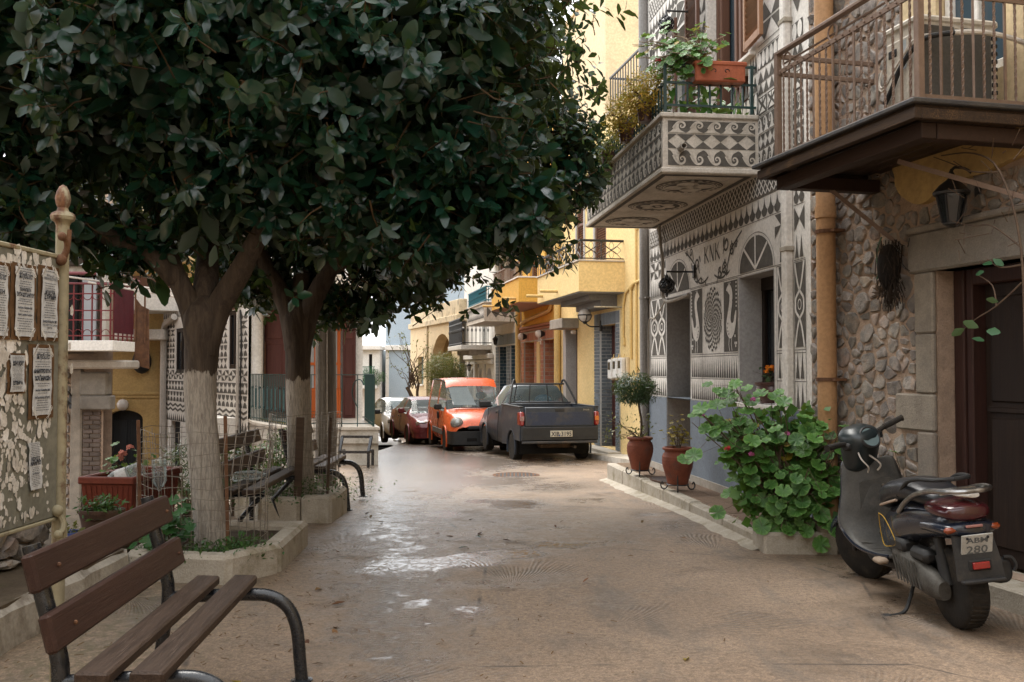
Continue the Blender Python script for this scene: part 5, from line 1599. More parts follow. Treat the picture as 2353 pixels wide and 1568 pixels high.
for i in range(24):inst("baluster",gjm,bj,(.6+i*.112,-.95,3.05),None,(1,1,1.1))
b=MB()
for z in(3.12,3.55,4.12):b.box(.55,3.25,-.97,-.93,z,z+.04)
b.build("handrail",gj,bj)
b=MB()
for i in range(9):b.box(.56,.60,-.93,.4,3.10+i*.11,3.17+i*.11)
b.build("louvre_screen",gj,bj)
b=MB();b.box(2.75,2.95,.14,.18,3.1,4.9);b.build("window",dark_room,hJ)
b=MB();b.box(2.05,2.35,.14,.18,.2,2.0);b.build("window",M("green_grille",(.02,.06,.05),(.03,.08,.06),.6,20,0),hJ)
# left side: veranda house
hV=thing("veranda_house","house with raised veranda, maroon shutters and bright orange door behind the trees","house",(0,0,0))
PZ=.346
ver=[(-2.46,17.7),(-4.0,17.7),(-4.6,18.35),(-5.2,19.4),(-5.58,20.4),(-5.6,21.0),(-3.2,20.95)]
b=MB();b.slab([(x*.985-.05,y+.06)for x,y in ver],-2.2,PZ-.14);b.build("plinth",conc_white,hV)
b=MB();b.slab(ver,PZ-.30,PZ-.05);b.build("platform_edge",conc_white,hV)
b=MB();b.slab([(x+(.03 if x>-3 else-.03),y-.03)for x,y in ver],PZ-.049,PZ);b.build("platform_slab",M("pale_marble_slab",(.55,.50,.43),(.46,.40,.33),.5,4,.1,60,grime=(.32,.28,.22),gscale=2,gamt=.5),hV)
b=MB();b.slab([(-3.26,20.9),(-7.0,20.9),(-8.0,30),(-5.4,30)],-2.2,PZ);b.slab([(-3.26,20.9),(-5.6,20.9),(-6.2,23),(-3.62,23)],PZ,6.0);b.build("wall",white_pl,hV)
b=MB();b.slab([(-3.63,23.002),(-6.2,23.002),(-12,46),(-7.6,46)],-3,6.0);b.build("added_wing",ochre_pl,hV)  # unseen wing, added with a darker face to tone down the van's reflections
b=MB();b.slab([(-3.5,18.4),(-5.6,19.8),(-5.6,20.9),(-3.2,20.9)],3.05,3.3);b.build("porch_roof",white_pl,hV)
b=MB();b.tube([(-5.47,20.55,PZ),(-5.47,20.55,3.2)],.125,16);b.build("column",white_pl,hV,True)
def panel_door(parent,x0,x1,y,z0,z1,mat,rows=3,name="shutter"):
 b=MB();b.box(x0,x1,y,y+.05,z0,z1,.006);o=b.build(name,mat,parent)
 n=1 if x1-x0<.5 else 2
 w=(x1-x0)/n
 for i in range(n):
  for j in range(rows):
   a,c=z0+(z1-z0)*(j+.06)/rows,z0+(z1-z0)*(j+.92)/rows
   b=MB();b.box(x0+i*w+.05,x0+(i+1)*w-.05,y-.018,y+.002,a,c,.014);b.build("panel",mat,o)
 return o
panel_door(hV,-5.38,-4.50,20.80,PZ+.01,2.85,door_brown,3)
panel_door(hV,-3.68,-3.40,20.80,PZ+.01,2.85,door_brown,3)
od=panel_door(hV,-4.46,-3.72,20.82,PZ+.01,1.0,door_orange,1,"orange_door")
b=MB();b.box(-4.46,-3.72,20.84,20.86,1.0,2.85);b.build("glass",glass_pale,od)
for x in(-4.46,-4.30,-4.11,-3.80):
 b=MB();b.box(x,x+.07,20.80,20.87,1.0,2.85,.006);b.build("door_stile",door_orange,od)
for z in(1.5,2.25):
 b=MB();b.box(-4.46,-3.72,20.805,20.865,z,z+.06,.006);b.build("door_bar",door_orange,od)
b=MB();b.box(-5.36,-5.34,20.70,20.76,1.2,2.0,.004);b.build("shutter_hook",iron_rust,hV)
rl=thing("veranda_railing","dark green iron railing round the raised veranda","railing",(0,0,0))
def run(parent,p0,p1,z0,z1,step,me,rails=True,mat=iron_green):
 p0,p1=Vector(p0),Vector(p1);n=max(1,int((p1-p0).length/step))
 for i in range(n+1):
  p=p0.lerp(p1,i/n);inst("baluster",me,parent,(p.x,p.y,z0),None,(1,1,z1-z0))
 b=MB()
 for z in(z0+.06,z1):b.bar((*p0,z),(*p1,z),.03,.016)
 b.build("rail",mat,parent)
vb=MB().box(-.008,.008,-.008,.008,0,1).mesh("baluster",iron_green)
run(rl,(-5.52,20.25),(-4.02,17.80),PZ,1.31,.105,vb)
run(rl,(-4.02,17.80),(-2.58,17.80),PZ,1.31,.26,vb)
run(rl,(-2.56,17.80),(-3.1,20.2),PZ,1.31,.11,vb)
sc=MB()
for k in range(4):sc.tube([(.05*cos(t)*(1-.1*t),0,.05*sin(t)*(1-.1*t))for t in[.5*q for q in range(12)]],.007,4)
scm=sc.mesh("scroll",M("verdigris_iron",(.06,.12,.12),(.04,.09,.10),.5,9,.1,60))
p0,p1=Vector((-5.52,20.25)),Vector((-4.02,17.80))
for i in range(11):
 p=p0.lerp(p1,(i+.5)/11)
 for z in(.62,1.02):inst("scroll",scm,rl,(p.x,p.y-.02,z),(0,0,-1.0),(1.1,1,1.1))
 b=MB();b.bar((p.x,p.y-.02,.62),(p.x,p.y-.02,1.02),.035,.02);b.build("twisted_bar",bpy.data.materials["verdigris_iron"],rl)
b=MB()
for k in range(14):
 q=Vector((-2.56,17.86)).lerp(Vector((-2.95,19.6)),k/13);b.bar((q.x,q.y,PZ+.12),(q.x,q.y,1.28),.05,.012)
stuff(b.build("gate_mesh",M("green_gate_sheet",(.02,.055,.05),(.03,.07,.06),.6,6,.1,60),rl))
b=MB();b.tube(spline([(-3.15,19.6,.62),(-3.25,19.5,.9),(-3.18,19.4,1.16),(-3.05,19.3,1.2),(-2.98,19.25,1.1)],5),.012,5);b.build("scroll_bracket",iron_green,rl,True)
b=MB();b.tube(spline([(-5.3,20.2,PZ+.03),(-4.9,19.4,PZ+.03),(-4.4,18.6,PZ+.03),(-4.1,18.4,PZ+.03),(-3.9,18.3,PZ+.04),(-3.8,18.1,PZ+.03)],5),.02,6)
tag(b.build("garden_hose",M("yellow_hose",(.40,.30,.06),(.34,.26,.05),.5,5,0),None,True),"yellow garden hose lying on the veranda floor behind the green railing","hose")
b=MB();b.box(-5.0,-4.7,19.6,19.9,PZ-.38,PZ-.35)
FL=Frame((-9.65,26.4),(-5.63,20.45))
hL=fthing("far_patterned_house","grey and white triangle-patterned house behind the trunk of the nearest tree","house",FL)
LL=FL.L
W1,W2=(1.40,2.42,1.31,2.48,.07),(5.83,6.50,1.42,2.72,.07)
b=MB();b.wall(-.4,LL,-2.6,3.25,[W1,W2,(1.05,1.9,-2.6,.05,.2)],.25);b.box(-.4,LL-.8,.8,1.2,-2.6,3.2);b.add([(-.4,0,3.25),(LL,0,3.25),(LL,.8,3.25),(-.4,.8,3.25)],[(0,1,2,3)])
b.build("wall",white_lime,hL)
for w_ in(W1,W2):
 b=MB();b.box(w_[0],w_[1],.062,.09,w_[2],w_[3]);wn_=b.build("window",glass_dark,hL)
 b=MB()
 for x in(w_[0],(w_[0]+w_[1])/2-.03,w_[1]-.06):b.box(x,x+.06,.02,.062,w_[2],w_[3],.006)
 b.box(w_[0],w_[1],.024,.062,w_[3]-.10,w_[3],.006);b.box(w_[0],w_[1],.024,.062,w_[2],w_[2]+.10,.006)
 b.build("window_frame",door_dark,wn_)
b=MB();b.prism(circ((W2[0]+W2[1])/2,W2[3]+.02,.33,10,0,pi,rz=.26),-.01,.05);b.build("fanlight",door_brown,hL)
def farbands(p):
 lo,hi=.0,LL-.05
 p.chevrons(lo,hi,.30,.53,15);p.arcs(lo,hi,.57,.83,24);p.rect(lo,hi,.87,1.11)
 n=24;w=(hi-lo)/n
 for i in range(n):
  x=lo+(i+.5)*w
  p.white([(x,.88),(x+w*.36,.99),(x,1.10),(x-w*.36,.99)]);p.white([(x+w*.5,.95),(x+w*.62,.99),(x+w*.5,1.03),(x+w*.38,.99)])
 n=14;w=(hi-lo)/n
 for i in range(n):p.pinwheel(lo+i*w,lo+(i+1)*w,1.15,1.39)
 p.tris(.6,hi,.06,.26,34)
 for a,c in((lo,W1[0]-.08),(W1[1]+.08,W2[0]-.08),(W2[1]+.08,hi)):
  k=max(1,round((c-a)/.42));m=max(1,round((c-a)/.26))
  p.bows(a,c,1.43,1.66,m,0);p.arcs(a,c,1.70,1.96,m);p.tris(a,c,2.0,2.12,m);p.tris(a,c,2.14,2.26,m);p.bows(a,c,2.30,2.46,k,0);p.scallops(a,c,2.5,2.68,m)
 p.spikes(lo,hi,2.78,2.98,40);p.rect(lo,hi,3.02,3.05)
band("triangle_bands",farbands,parent=hL)
b=MB();b.box(-.5,1.6,-1.2,.2,2.93,3.52,.01);b.build("concrete_balcony",white_pl,hL)
pipe(hL,pipe_white,[(.55,-.1,-2.2),(.55,-.1,2.45),(.70,-.1,2.62),(1.6,-.1,2.78)],.085,n=8)
pipe(hL,pipe_white,[(6.62,-.05,-.5),(6.62,-.05,2.9)],.035,n=6)
b=MB();b.tube(spline([(6.85,-.05,-.3),(6.83,-.06,1),(6.86,-.05,2),(6.80,-.06,2.7)],4),.02,5);b.build("cable",black_plastic,hL)
b=MB();b.box(1.05,1.9,.1,.15,-2.6,.05);b.build("basement_door",dark_room,hL)
hO=thing("ochre_house","ochre rendered house with arched dark door beyond the flower boxes","house",(-9.5,26.3,0))
dx0,dx1=(245-1176.5)/F*26.3+9.5,(330-1176.5)/F*26.3+9.5
b=MB();b.wall(-4.5,.25,-2.4,2.2,[(dx0,dx1,-2.4,.30,.35)],.35);b.box(-4.5,.25,.8,6,-2.4,7.5);b.build("wall",ochre_pl,hO)
m,r=(dx0+dx1)/2,(dx1-dx0)/2
b=MB()
for sgn in(-1,1):
 b.prism([(m+sgn*r,.30),(m+sgn*r,.04)]+[(m+sgn*r*cos(t),.04+.25*sin(t))for t in[pi*k/12 for k in range(1,7)]],-.003,.34)
b.build("arch_spandrel",ochre_pl,hO)
b=MB();b.box(dx0,dx1,.28,.34,-2.4,.30);dr=b.build("door",M_wood("blue_black_door",(.018,.022,.026),(.028,.032,.036),.5,'z'),hO)
for k in range(2):
 b=MB();b.box(dx0+.1+k*r,dx0+.1+k*r+r*.75,.26,.285,-1.4,.0,.01);b.build("door_panel",bpy.data.materials["blue_black_door"],dr)
b=MB();b.ball((m,-.12,.44),.16,10,8);b.build("globe_light",lamp_glass,hO,True)
b=MB();b.box(-4.5,.25,-.07,0,.70,.80,.02);b.box(-4.5,.25,-.04,0,.62,.70,.01);b.build("moulding",ochre_pl,hO)
b=MB();b.box(dx0-.75,dx0-.25,-.12,0,-.6,.15,.02);b.build("meter_box",white_pl,hO)
b=MB();b.box(-4.5,.2,-.7,0,2.2,2.48,.02);b.build("canopy_slab",white_pl,hO)
b=MB();b.wall(-4.5,.6,2.48,7.5,[(-3.2,-2.2,2.6,4.0,.2)],.2);b.build("upper_wall",M("warm_yellow_render",(.62,.42,.18),(.57,.385,.16),.85,2,.2,110),hO)
b=MB();b.box(-4.5,.7,-.5,.1,3.45,3.6,.01);b.box(-4.5,.6,-.3,.0,3.6,3.95);b.build("brown_eave",shutter_brown,hO)
b=MB();b.box(-4.5,.9,-.9,.1,4.35,4.50,.01);b.box(-4.5,.9,-.9,-.8,4.5,5.15);b.box(-4.5,.9,-1.0,.1,5.6,5.75,.01);b.build("storey_slab",cream_pl,hO)
b=MB();b.ball((-.6,-.15,1.62),.26,9,7,1.3);b.build("wall_vent",black_plastic,hO,True)
hF=thing("old_house","weathered old house with maroon iron balcony left of the trees","house",(-7.65,18,0))
b=MB();b.wall(-6,-.02,-2.2,1.7,[],.3);b.slab([(-.02,.4),(-6,.4),(-6,6),(-2.7,6)],-2.2,5.4);b.build("wall",mortar,hF)
b=MB();b.wall(-6,0,1.9,3.35,[(-.80,-.08,1.9,3.2,.4)],.4);b.build("upper_wall",conc_white,hF)
b=MB();b.box(-6,.05,-.12,.1,3.35,3.75,.02);b.box(-6,.15,-.7,1,3.75,3.87,.01);b.build("eave",M("dark_timber_eave",(.06,.05,.04),(.09,.07,.055),.8,4,.2,40),hF)
b=MB();b.box(-6,.2,-.8,.6,3.87,4.5,.05);b.build("roof_edge",conc,hF)
b=MB();b.box(-.80,-.55,.02,.1,1.9,3.2);b.box(-.55,-.30,.2,.25,1.9,3.2,.01);b.build("door_panel",dark_room,hF)
b=MB();b.box(-.50,-.22,.1,.16,1.95,3.15,.01);b.build("pale_door_leaf",glass_pale,hF)
b=MB();b.box(-1.15,-.82,-.03,.1,1.9,3.2,.01);b.build("worn_jamb",conc_white,hF)
b=MB();b.box(-.62,-.40,-.06,.1,-2.2,1.42,.03);b.build("plaster_pillar",dressed_tan,hF)
rubble(hF,(-1.6,-.64,-1.8,1.6),[],700,.06,.13,random.Random(4),stone_m,.06,limit=70)
for k in range(34):
 b=MB();xo=-.38+(.13 if k%2 else .19)
 b.box(-.38,xo-.01,-.05,.1,-2.0+k*.085,-2.0+k*.085+.07,.008);b.box(xo,-.06,-.046,.1,-2.0+k*.085,-2.0+k*.085+.07,.008);b.build("brick",M("dark_old_brick",(.13,.10,.085),(.09,.07,.06),.9,9,.3,60,rnd=.4)if k==0 else bpy.data.materials["dark_old_brick"],hF)
b=MB();b.box(-.42,.10,-.14,.1,.92,1.36,.03);b.build("capital",dressed,hF);b=MB();b.box(-.40,.17,-.16,.1,.66,.92,.02);b.build("pillar_block",dressed,hF)
b=MB();b.box(-.66,.62,-.55,.1,1.42,1.58,.03);b.build("concrete_canopy",conc,hF)
b=MB();b.box(-2.6,.56,-1.0,0,1.74,1.925,.008);bF=b.build("balcony",white_pl,hF)
mb=MB().box(-.011,.011,-.011,.011,0,1).mesh("baluster",iron_maroon)
for i in range(11):inst("baluster",mb,bF,(-1.15+i*.164,-.95,1.925),None,(1,1,1.02))
for i in range(5):inst("baluster",mb,bF,(.53,-.9+i*.2,1.925),None,(1,1,1.05))
b=MB()
for z in(2.0,2.28,2.45,2.75,2.94):b.box(-2.5,.54,-.96,-.94,z,z+.022)
for z in(2.94,2.75,2.0):b.box(.52,.54,-.95,0,z,z+.022)
b.build("rail",iron_maroon,bF)
b=MB()
for i in range(10):
 cx=-1.07+i*.164
 for z,s in((2.05,1),(2.72,-1)):b.tube([(cx+.07*cos(t),-.95,z+s*.07*sin(t))for t in[pi*k/8 for k in range(9)]],.007,4)
b.build("scrollwork",iron_maroon,bF)
b=MB();b.tube([(-2.5,-1.02,3.12),(.56,-1.02,3.12)],.03,8);b.tube([(-2.5,-1.0,2.98),(.56,-1.0,2.93)],.02,8);b.tube([(.56,-1.02,3.12),(.62,.0,3.06)],.03,8);b.build("pink_rail_tube",M("dusty_pink_paint",(.19,.06,.07),(.15,.05,.055),.6,6,.1,60),bF,True)
b=MB()
for k in range(16):b.box(.545,.555,-.93+k*.055,-.93+k*.055+.048,2.06,2.88)
stuff(b.build("woven_screen",M("dark_red_screen",(.06,.008,.013),(.08,.010,.016),.75,9,.2,90),bF))
b=MB();b.prism([(.50,1.5),(.78,1.42),(.76,2.55),(.62,2.62),(.52,2.75)],.12,.15);b.build("rusted_sheet",iron_rust,bF)
for x in(.52,.70):
 b=MB();b.tube([(x,.1,1.9),(x,.1,3.1-(x-.5)*.6)],.018,6);b.build("post",iron_rust,bF)
lantern("lantern","old black lantern on the worn stone front under the maroon balcony",(-8.25,17.55,.72),0,1.5,True,iron_black,glass_dark,None,.4)
b=MB()
for y,z,x0,x1 in((16.8,3.05,-7.9,-3.2),(16.9,2.95,-7.5,-4.0)):
 b.tube(spline([(x0,y,z),((x0+x1)/2,y+2,z-.25),(x1-1.6,y+7,z-.1)],6),.018,5)
tag(b.build("washing_line",pipe_white,None),"pale washing lines strung from the maroon balcony to the patterned house","cable")
# foliage
def leaf_verts(n,wid=.5,fold=.10,droop=.14,tip=1.0,pet=.10):
 """one leaf of length 1 along +x, face up; n stations, folded on its midrib"""
 vs=[(0,0,0)];fs=[]
 ts=[.07+.84*((i/(n-1))if n>1 else .5)for i in range(n)]
 for t in ts:
  w=wid/2*(sin(pi*t**.92))**.62
  x=pet+(1-pet)*t;z=-droop*t*t
  vs+=[(x,w,z+fold*w*2),(x,0,z),(x,-w,z+fold*w*2)]
 vs.append((tip,0,-droop))
 e=len(vs)-1
 fs+=[(0,2,1),(0,3,2)]
 for i in range(n-1):
  a=1+3*i
  fs+=[(a,a+1,a+4,a+3),(a+1,a+2,a+5,a+4)]
 a=1+3*(n-1)
 fs+=[(a,a+1,e),(a+1,a+2,e)]
 return np.array(vs,dtype=np.float64),fs
def frames(dirs,ups):
 x=dirs/np.linalg.norm(dirs,axis=1,keepdims=True)
 y=np.cross(ups,x);ny=np.linalg.norm(y,axis=1,keepdims=True);y=np.where(ny>1e-4,y/np.maximum(ny,1e-4),np.array([0,1,0]))
 z=np.cross(x,y)
 return x,y,z
def leaf_cloud(name,pos,dirs,ups,size,proto,mat,parent,tint=None,smooth=False):
 """all the leaves of a mass joined into one mesh, every leaf with its own tint"""
 V,Fs=proto
 x,y,z=frames(dirs,ups)
 N,k=len(pos),len(V)
 P=pos[:,None,:]+size[:,None,None]*(V[None,:,0:1]*x[:,None,:]+V[None,:,1:2]*y[:,None,:]+V[None,:,2:3]*z[:,None,:])
 me=bpy.data.meshes.new(name)
 tot=sum(len(f)for f in Fs)
 loops=np.concatenate([np.array(f)for f in Fs])
 starts=np.cumsum([0]+[len(f)for f in Fs[:-1]])
 me.vertices.add(N*k);me.vertices.foreach_set("co",P.astype(np.float32).ravel())
 L=(loops[None,:]+(np.arange(N)*k)[:,None]).ravel()
 me.loops.add(len(L));me.loops.foreach_set("vertex_index",L.astype(np.int32))
 St=(starts[None,:]+(np.arange(N)*tot)[:,None]).ravel()
 me.polygons.add(len(St));me.polygons.foreach_set("loop_start",St.astype(np.int32))
 me.update(calc_edges=True)
 a=me.attributes.new("tint",'FLOAT','POINT')
 tt=np.random.RandomState(len(name)+N).rand(N)if tint is None else tint
 a.data.foreach_set("value",np.repeat(tt,k).astype(np.float32))
 me.materials.append(mat)
 if smooth:me.polygons.foreach_set("use_smooth",[True]*len(St))
 me.validate()
 return stuff(inst(name,me,parent))
def single_leaves(parent,pos,dirs,ups,size,protos,name="leaf"):
 x,y,z=frames(dirs,ups)
 inv=parent.matrix_world.inverted()if parent is not None else Matrix()
 for i in range(len(pos)):
  s=size[i]
  m=Matrix(((x[i,0]*s,y[i,0]*s,z[i,0]*s,pos[i,0]),(x[i,1]*s,y[i,1]*s,z[i,1]*s,pos[i,1]),(x[i,2]*s,y[i,2]*s,z[i,2]*s,pos[i,2]),(0,0,0,1)))
  o=inst(name,protos[i%len(protos)],parent)
  o.matrix_local=m if parent is None else Matrix.Translation(-parent.location)@m
def proto_mesh(name,V,Fs,mat):
 me=bpy.data.meshes.new(name);me.from_pydata(V.tolist(),[],Fs);me.materials.append(mat)
 me.polygons.foreach_set("use_smooth",[True]*len(Fs));me.update();return me
def to_px(p):
 """where a point lands in the photograph"""
 cp,sp=cos(PITCH),sin(PITCH)
 d=p-np.array([0,0,CAMZ])
 yc=cp*d[:,1]+sp*d[:,2];zc=-sp*d[:,1]+cp*d[:,2]
 return 1176.5+F*d[:,0]/yc,784-F*zc/yc
def shoots(rs,lobes):
 """growing tips scattered through the outer shell of uneven lobes: positions and outward directions"""
 P,D=[],[]
 for(c,r,n,thick)in lobes:
  c,r=np.array(c),np.array(r)
  d=rs.normal(size=(n,3));d/=np.linalg.norm(d,axis=1,keepdims=True)
  wob=np.array([mnoise.noise(Vector(v*2.3+c))for v in d])
  wob2=np.array([mnoise.noise(Vector(v*5.5+c*2))for v in d])
  k=(1+.17*wob+.20*wob2)-np.abs(rs.normal(0,thick,n))
  k=np.where(rs.rand(n)<.07,k+.05+.17*rs.rand(n),k);k=np.maximum(k,.25)
  P.append(c+d*r*k[:,None])
  nn=d/r;nn/=np.linalg.norm(nn,axis=1,keepdims=True)
  D.append(nn)
 return np.concatenate(P),np.concatenate(D)
def rosettes(rs,P,D,K,size,spread=(.75,1.45),sag=.22,upb=.25):
 """K leaves round every tip, the older ones standing further out"""
 n=len(P)
 dirs=D*.8+rs.normal(0,.38,(n,3))+np.array([0,0,upb])
 dirs/=np.linalg.norm(dirs,axis=1,keepdims=True)
 a=np.cross(dirs,rs.normal(size=(n,3)));a/=np.linalg.norm(a,axis=1,keepdims=True)
 b_=np.cross(dirs,a)
 pos,ld,up,sz=[],[],[],[]
 ph=rs.rand(n)*6.28
 for k in range(K):
  keep=rs.rand(n)<(.95 if k<4 else .75)
  az=ph+k*2.4
  th=spread[0]+(spread[1]-spread[0])*(k/max(1,K-1))+rs.normal(0,.12,n)
  rad=a*np.cos(az)[:,None]+b_*np.sin(az)[:,None]
  l=dirs*np.cos(th)[:,None]+rad*np.sin(th)[:,None]+np.array([0,0,-sag])
  u=dirs*np.sin(th)[:,None]-rad*np.cos(th)[:,None]*.6+np.array([0,0,.35])+rs.normal(0,.12,(n,3))
  s=size*(.62+.45*rs.rand(n))*(.8+.3*k/K)
  p=P-dirs*(.02*k)
  pos.append(p[keep]);ld.append(l[keep]);up.append(u[keep]);sz.append(s[keep])
 return np.concatenate(pos),np.concatenate(ld),np.concatenate(up),np.concatenate(sz),dirs
LEAF_LO=leaf_verts(3,.48)
LEAF_HI=[proto_mesh("leaf",*leaf_verts(5,w,f,d),leaf_fig)for w,f,d in((.50,.10,.12),(.54,.05,.22),(.46,.16,.08))]
def limb(b,pts,r0,r1,n=10,seg=5,wob=.0,rs=None):
 q=spline(pts,seg)
 m=len(q)
 b.tube(q,[r0+(r1-r0)*(i/(m-1))**.8 for i in range(m)],n)
 return q
def fig_tree(label,base,trunk_pts,trunk_r,limbs,lobes,seed,ztop,leaf_len,singles,K=7):
 t=thing("fig_tree",label,"tree",base,0,"street fig trees with whitewashed trunks")
 rs=np.random.RandomState(seed)
 off=Vector(base)
 b=MB()
 q=spline(trunk_pts,6);m=len(q)
 rr=spline([(r,)for r in trunk_r],6)
 vs,fs=[],[]
 n=40
 for i,p in enumerate(q):
  for k in range(n):
   a=2*pi*k/n
   r=rr[i][0]*(1+.06*sin(3*a+i*.25)+.05*mnoise.noise(Vector((cos(a)*2,sin(a)*2,i*.3+seed)))+.035*mnoise.noise(Vector((cos(a)*9,sin(a)*9,i*.35+seed))))
   vs.append(Vector((p[0]+r*cos(a),p[1]+r*sin(a),p[2]))-off)
 for i in range(m-1):
  for k in range(n):fs.append((i*n+k,i*n+(k+1)%n,(i+1)*n+(k+1)%n,(i+1)*n+k))
 fs.append(tuple((m-1)*n+k for k in range(n)))
 b.add(vs,fs)
 tr=b.build("trunk",bark_material("fig_bark_%d"%seed,ztop),t,True)
 bk=bark_material("fig_limb_bark_%d"%seed,0,False)
 for pts,r0,r1 in limbs:
  b=MB();limb(b,[Vector(p)-off for p in pts],r0,r1,10);b.build("limb",bk,t,True)
 P,D=shoots(rs,lobes)
 px,py=to_px(P)
 pos,ld,up,sz,sd_=rosettes(rs,P,D,K,leaf_len)
 tw=MB()
 cen=np.array(lobes[0][0])
 for i in range(0,len(P),2):
  p=Vector(P[i]);d=Vector(sd_[i])
  side=Vector(rs.normal(0,1,3))*.05
  q=p-d*(.16+.14*rs.rand())+side
  tw.tube([q-off,(p+q)/2+side*.3-off,p-off],[.007,.005,.004],3,cap=False)
  e=p+d*(.05+.03*rs.rand())
  tw.tube([p-off,e-off],[.004,.0012],3,cap=False)
 stuff(tw.build("twigs",twig_mat,t))
 lx,ly=to_px(pos)
 dist=pos[:,1]-.0
 vis=(lx>-20)&(lx<2373)&(ly>-20)&(ly<1588)
 score=np.where(vis,sz/np.maximum(dist,1),0)
 order=np.argsort(-score)
 idx=order[:singles]
 mask=np.ones(len(pos),bool);mask[idx]=False
 tinted=mask&(rs.rand(len(pos))<np.where(lx>1230,.34,.04));mask&=~tinted  # massed at the right crown edge, where backlight is painted into the leaves
 leaf_cloud("foliage",pos[mask]-np.array(base),ld[mask],up[mask],sz[mask],LEAF_LO,leaf_fig,t,smooth=True)
 leaf_cloud("young_foliage",pos[tinted]-np.array(base),ld[tinted],up[tinted],sz[tinted]*.85,LEAF_LO,leaf_backlit_tint,t,smooth=True)
 single_leaves(t,pos[idx],ld[idx],up[idx],sz[idx],LEAF_HI)
 n_in=int(len(P)*1.6)
 c_i=[np.array(l[0])for l in lobes];r_i=[np.array(l[1])for l in lobes]
 w_=np.array([np.prod(r)for r in r_i]);w_/=w_.sum()
 ch=rs.choice(len(lobes),n_in,p=w_)
 d=rs.normal(size=(n_in,3));d/=np.linalg.norm(d,axis=1,keepdims=True)
 ip=np.array([c_i[k]for k in ch])+d*np.array([r_i[k]for k in ch])*(rs.rand(n_in)**(1/2.2)*.84)[:,None]
 leaf_cloud("inner_foliage",ip-np.array(base),rs.normal(size=(n_in,3))+np.array([0,0,-.4]),rs.normal(size=(n_in,3))+np.array([0,0,.6]),leaf_len*(1.3+.5*rs.rand(n_in)),LEAF_LO,leaf_fig,t)
 return t
def T1(px,py,Y):return tuple(at(px,py,Y))
Y1=7.05
tp=[T1(488,1290,Y1),T1(482,1200,Y1),T1(470,1050,Y1),T1(461,900,Y1),T1(462,820,Y1),T1(465,760,Y1),T1(468,715,Y1),T1(470,680,Y1)]
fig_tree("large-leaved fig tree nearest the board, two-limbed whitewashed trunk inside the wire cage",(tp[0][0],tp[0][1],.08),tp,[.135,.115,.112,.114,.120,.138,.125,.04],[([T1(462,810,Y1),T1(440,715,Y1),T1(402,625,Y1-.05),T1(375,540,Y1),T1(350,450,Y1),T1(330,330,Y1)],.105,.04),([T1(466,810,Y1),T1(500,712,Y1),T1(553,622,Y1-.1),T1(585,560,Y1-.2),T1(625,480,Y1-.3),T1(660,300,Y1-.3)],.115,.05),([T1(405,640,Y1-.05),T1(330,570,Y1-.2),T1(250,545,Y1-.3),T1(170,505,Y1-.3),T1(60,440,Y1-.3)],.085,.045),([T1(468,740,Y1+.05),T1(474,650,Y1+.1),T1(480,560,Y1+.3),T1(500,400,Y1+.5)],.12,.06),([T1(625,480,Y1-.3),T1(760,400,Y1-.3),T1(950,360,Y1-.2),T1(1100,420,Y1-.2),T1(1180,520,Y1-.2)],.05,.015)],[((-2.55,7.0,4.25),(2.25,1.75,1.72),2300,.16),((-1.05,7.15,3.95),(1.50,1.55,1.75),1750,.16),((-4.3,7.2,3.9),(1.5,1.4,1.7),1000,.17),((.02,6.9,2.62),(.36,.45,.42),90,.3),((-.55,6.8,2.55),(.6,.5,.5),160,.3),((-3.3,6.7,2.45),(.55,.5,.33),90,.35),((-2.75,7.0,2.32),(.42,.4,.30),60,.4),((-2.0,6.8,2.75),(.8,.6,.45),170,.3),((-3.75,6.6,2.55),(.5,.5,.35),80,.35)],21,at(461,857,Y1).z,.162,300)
Y2=9.5
tp=[T1(690,1150,Y2),T1(690,1080,Y2),T1(688,980,Y2),T1(686,880,Y2),T1(685,810,Y2),T1(684,760,Y2),T1(684,720,Y2),T1(686,690,Y2)]
fig_tree("fig tree farther along the street, straight whitewashed trunk beside the old wooden pole",(tp[0][0],tp[0][1],.0),tp,[.137,.124,.12,.118,.125,.145,.13,.05],[([T1(683,800,Y2),T1(664,715,Y2),T1(638,660,Y2),T1(600,590,Y2),T1(560,480,Y2)],.13,.06),([T1(686,800,Y2),T1(712,710,Y2),T1(752,630,Y2),T1(790,560,Y2),T1(840,420,Y2)],.13,.06),([T1(686,760,Y2+.05),T1(692,660,Y2+.1),T1(700,560,Y2+.3),T1(720,400,Y2+.4)],.12,.06),([T1(750,630,Y2),T1(880,560,Y2),T1(1050,500,Y2),T1(1200,450,Y2)],.06,.02)],[((-1.6,10.4,4.6),(2.5,2.1,2.62),3700,.15),((-3.0,10.3,4.0),(1.9,1.8,1.75),1500,.17),((-2.6,9.9,2.35),(.75,.6,.36),160,.3),((-1.75,9.9,2.06),(.55,.5,.28),120,.35),((-1.1,10.0,2.42),(.65,.6,.38),170,.3),((-.2,10.1,3.0),(.7,.6,.5),200,.3),((.55,10.0,3.6),(.45,.55,.75),200,.3)],22,at(686,872,Y2).z,.142,300)
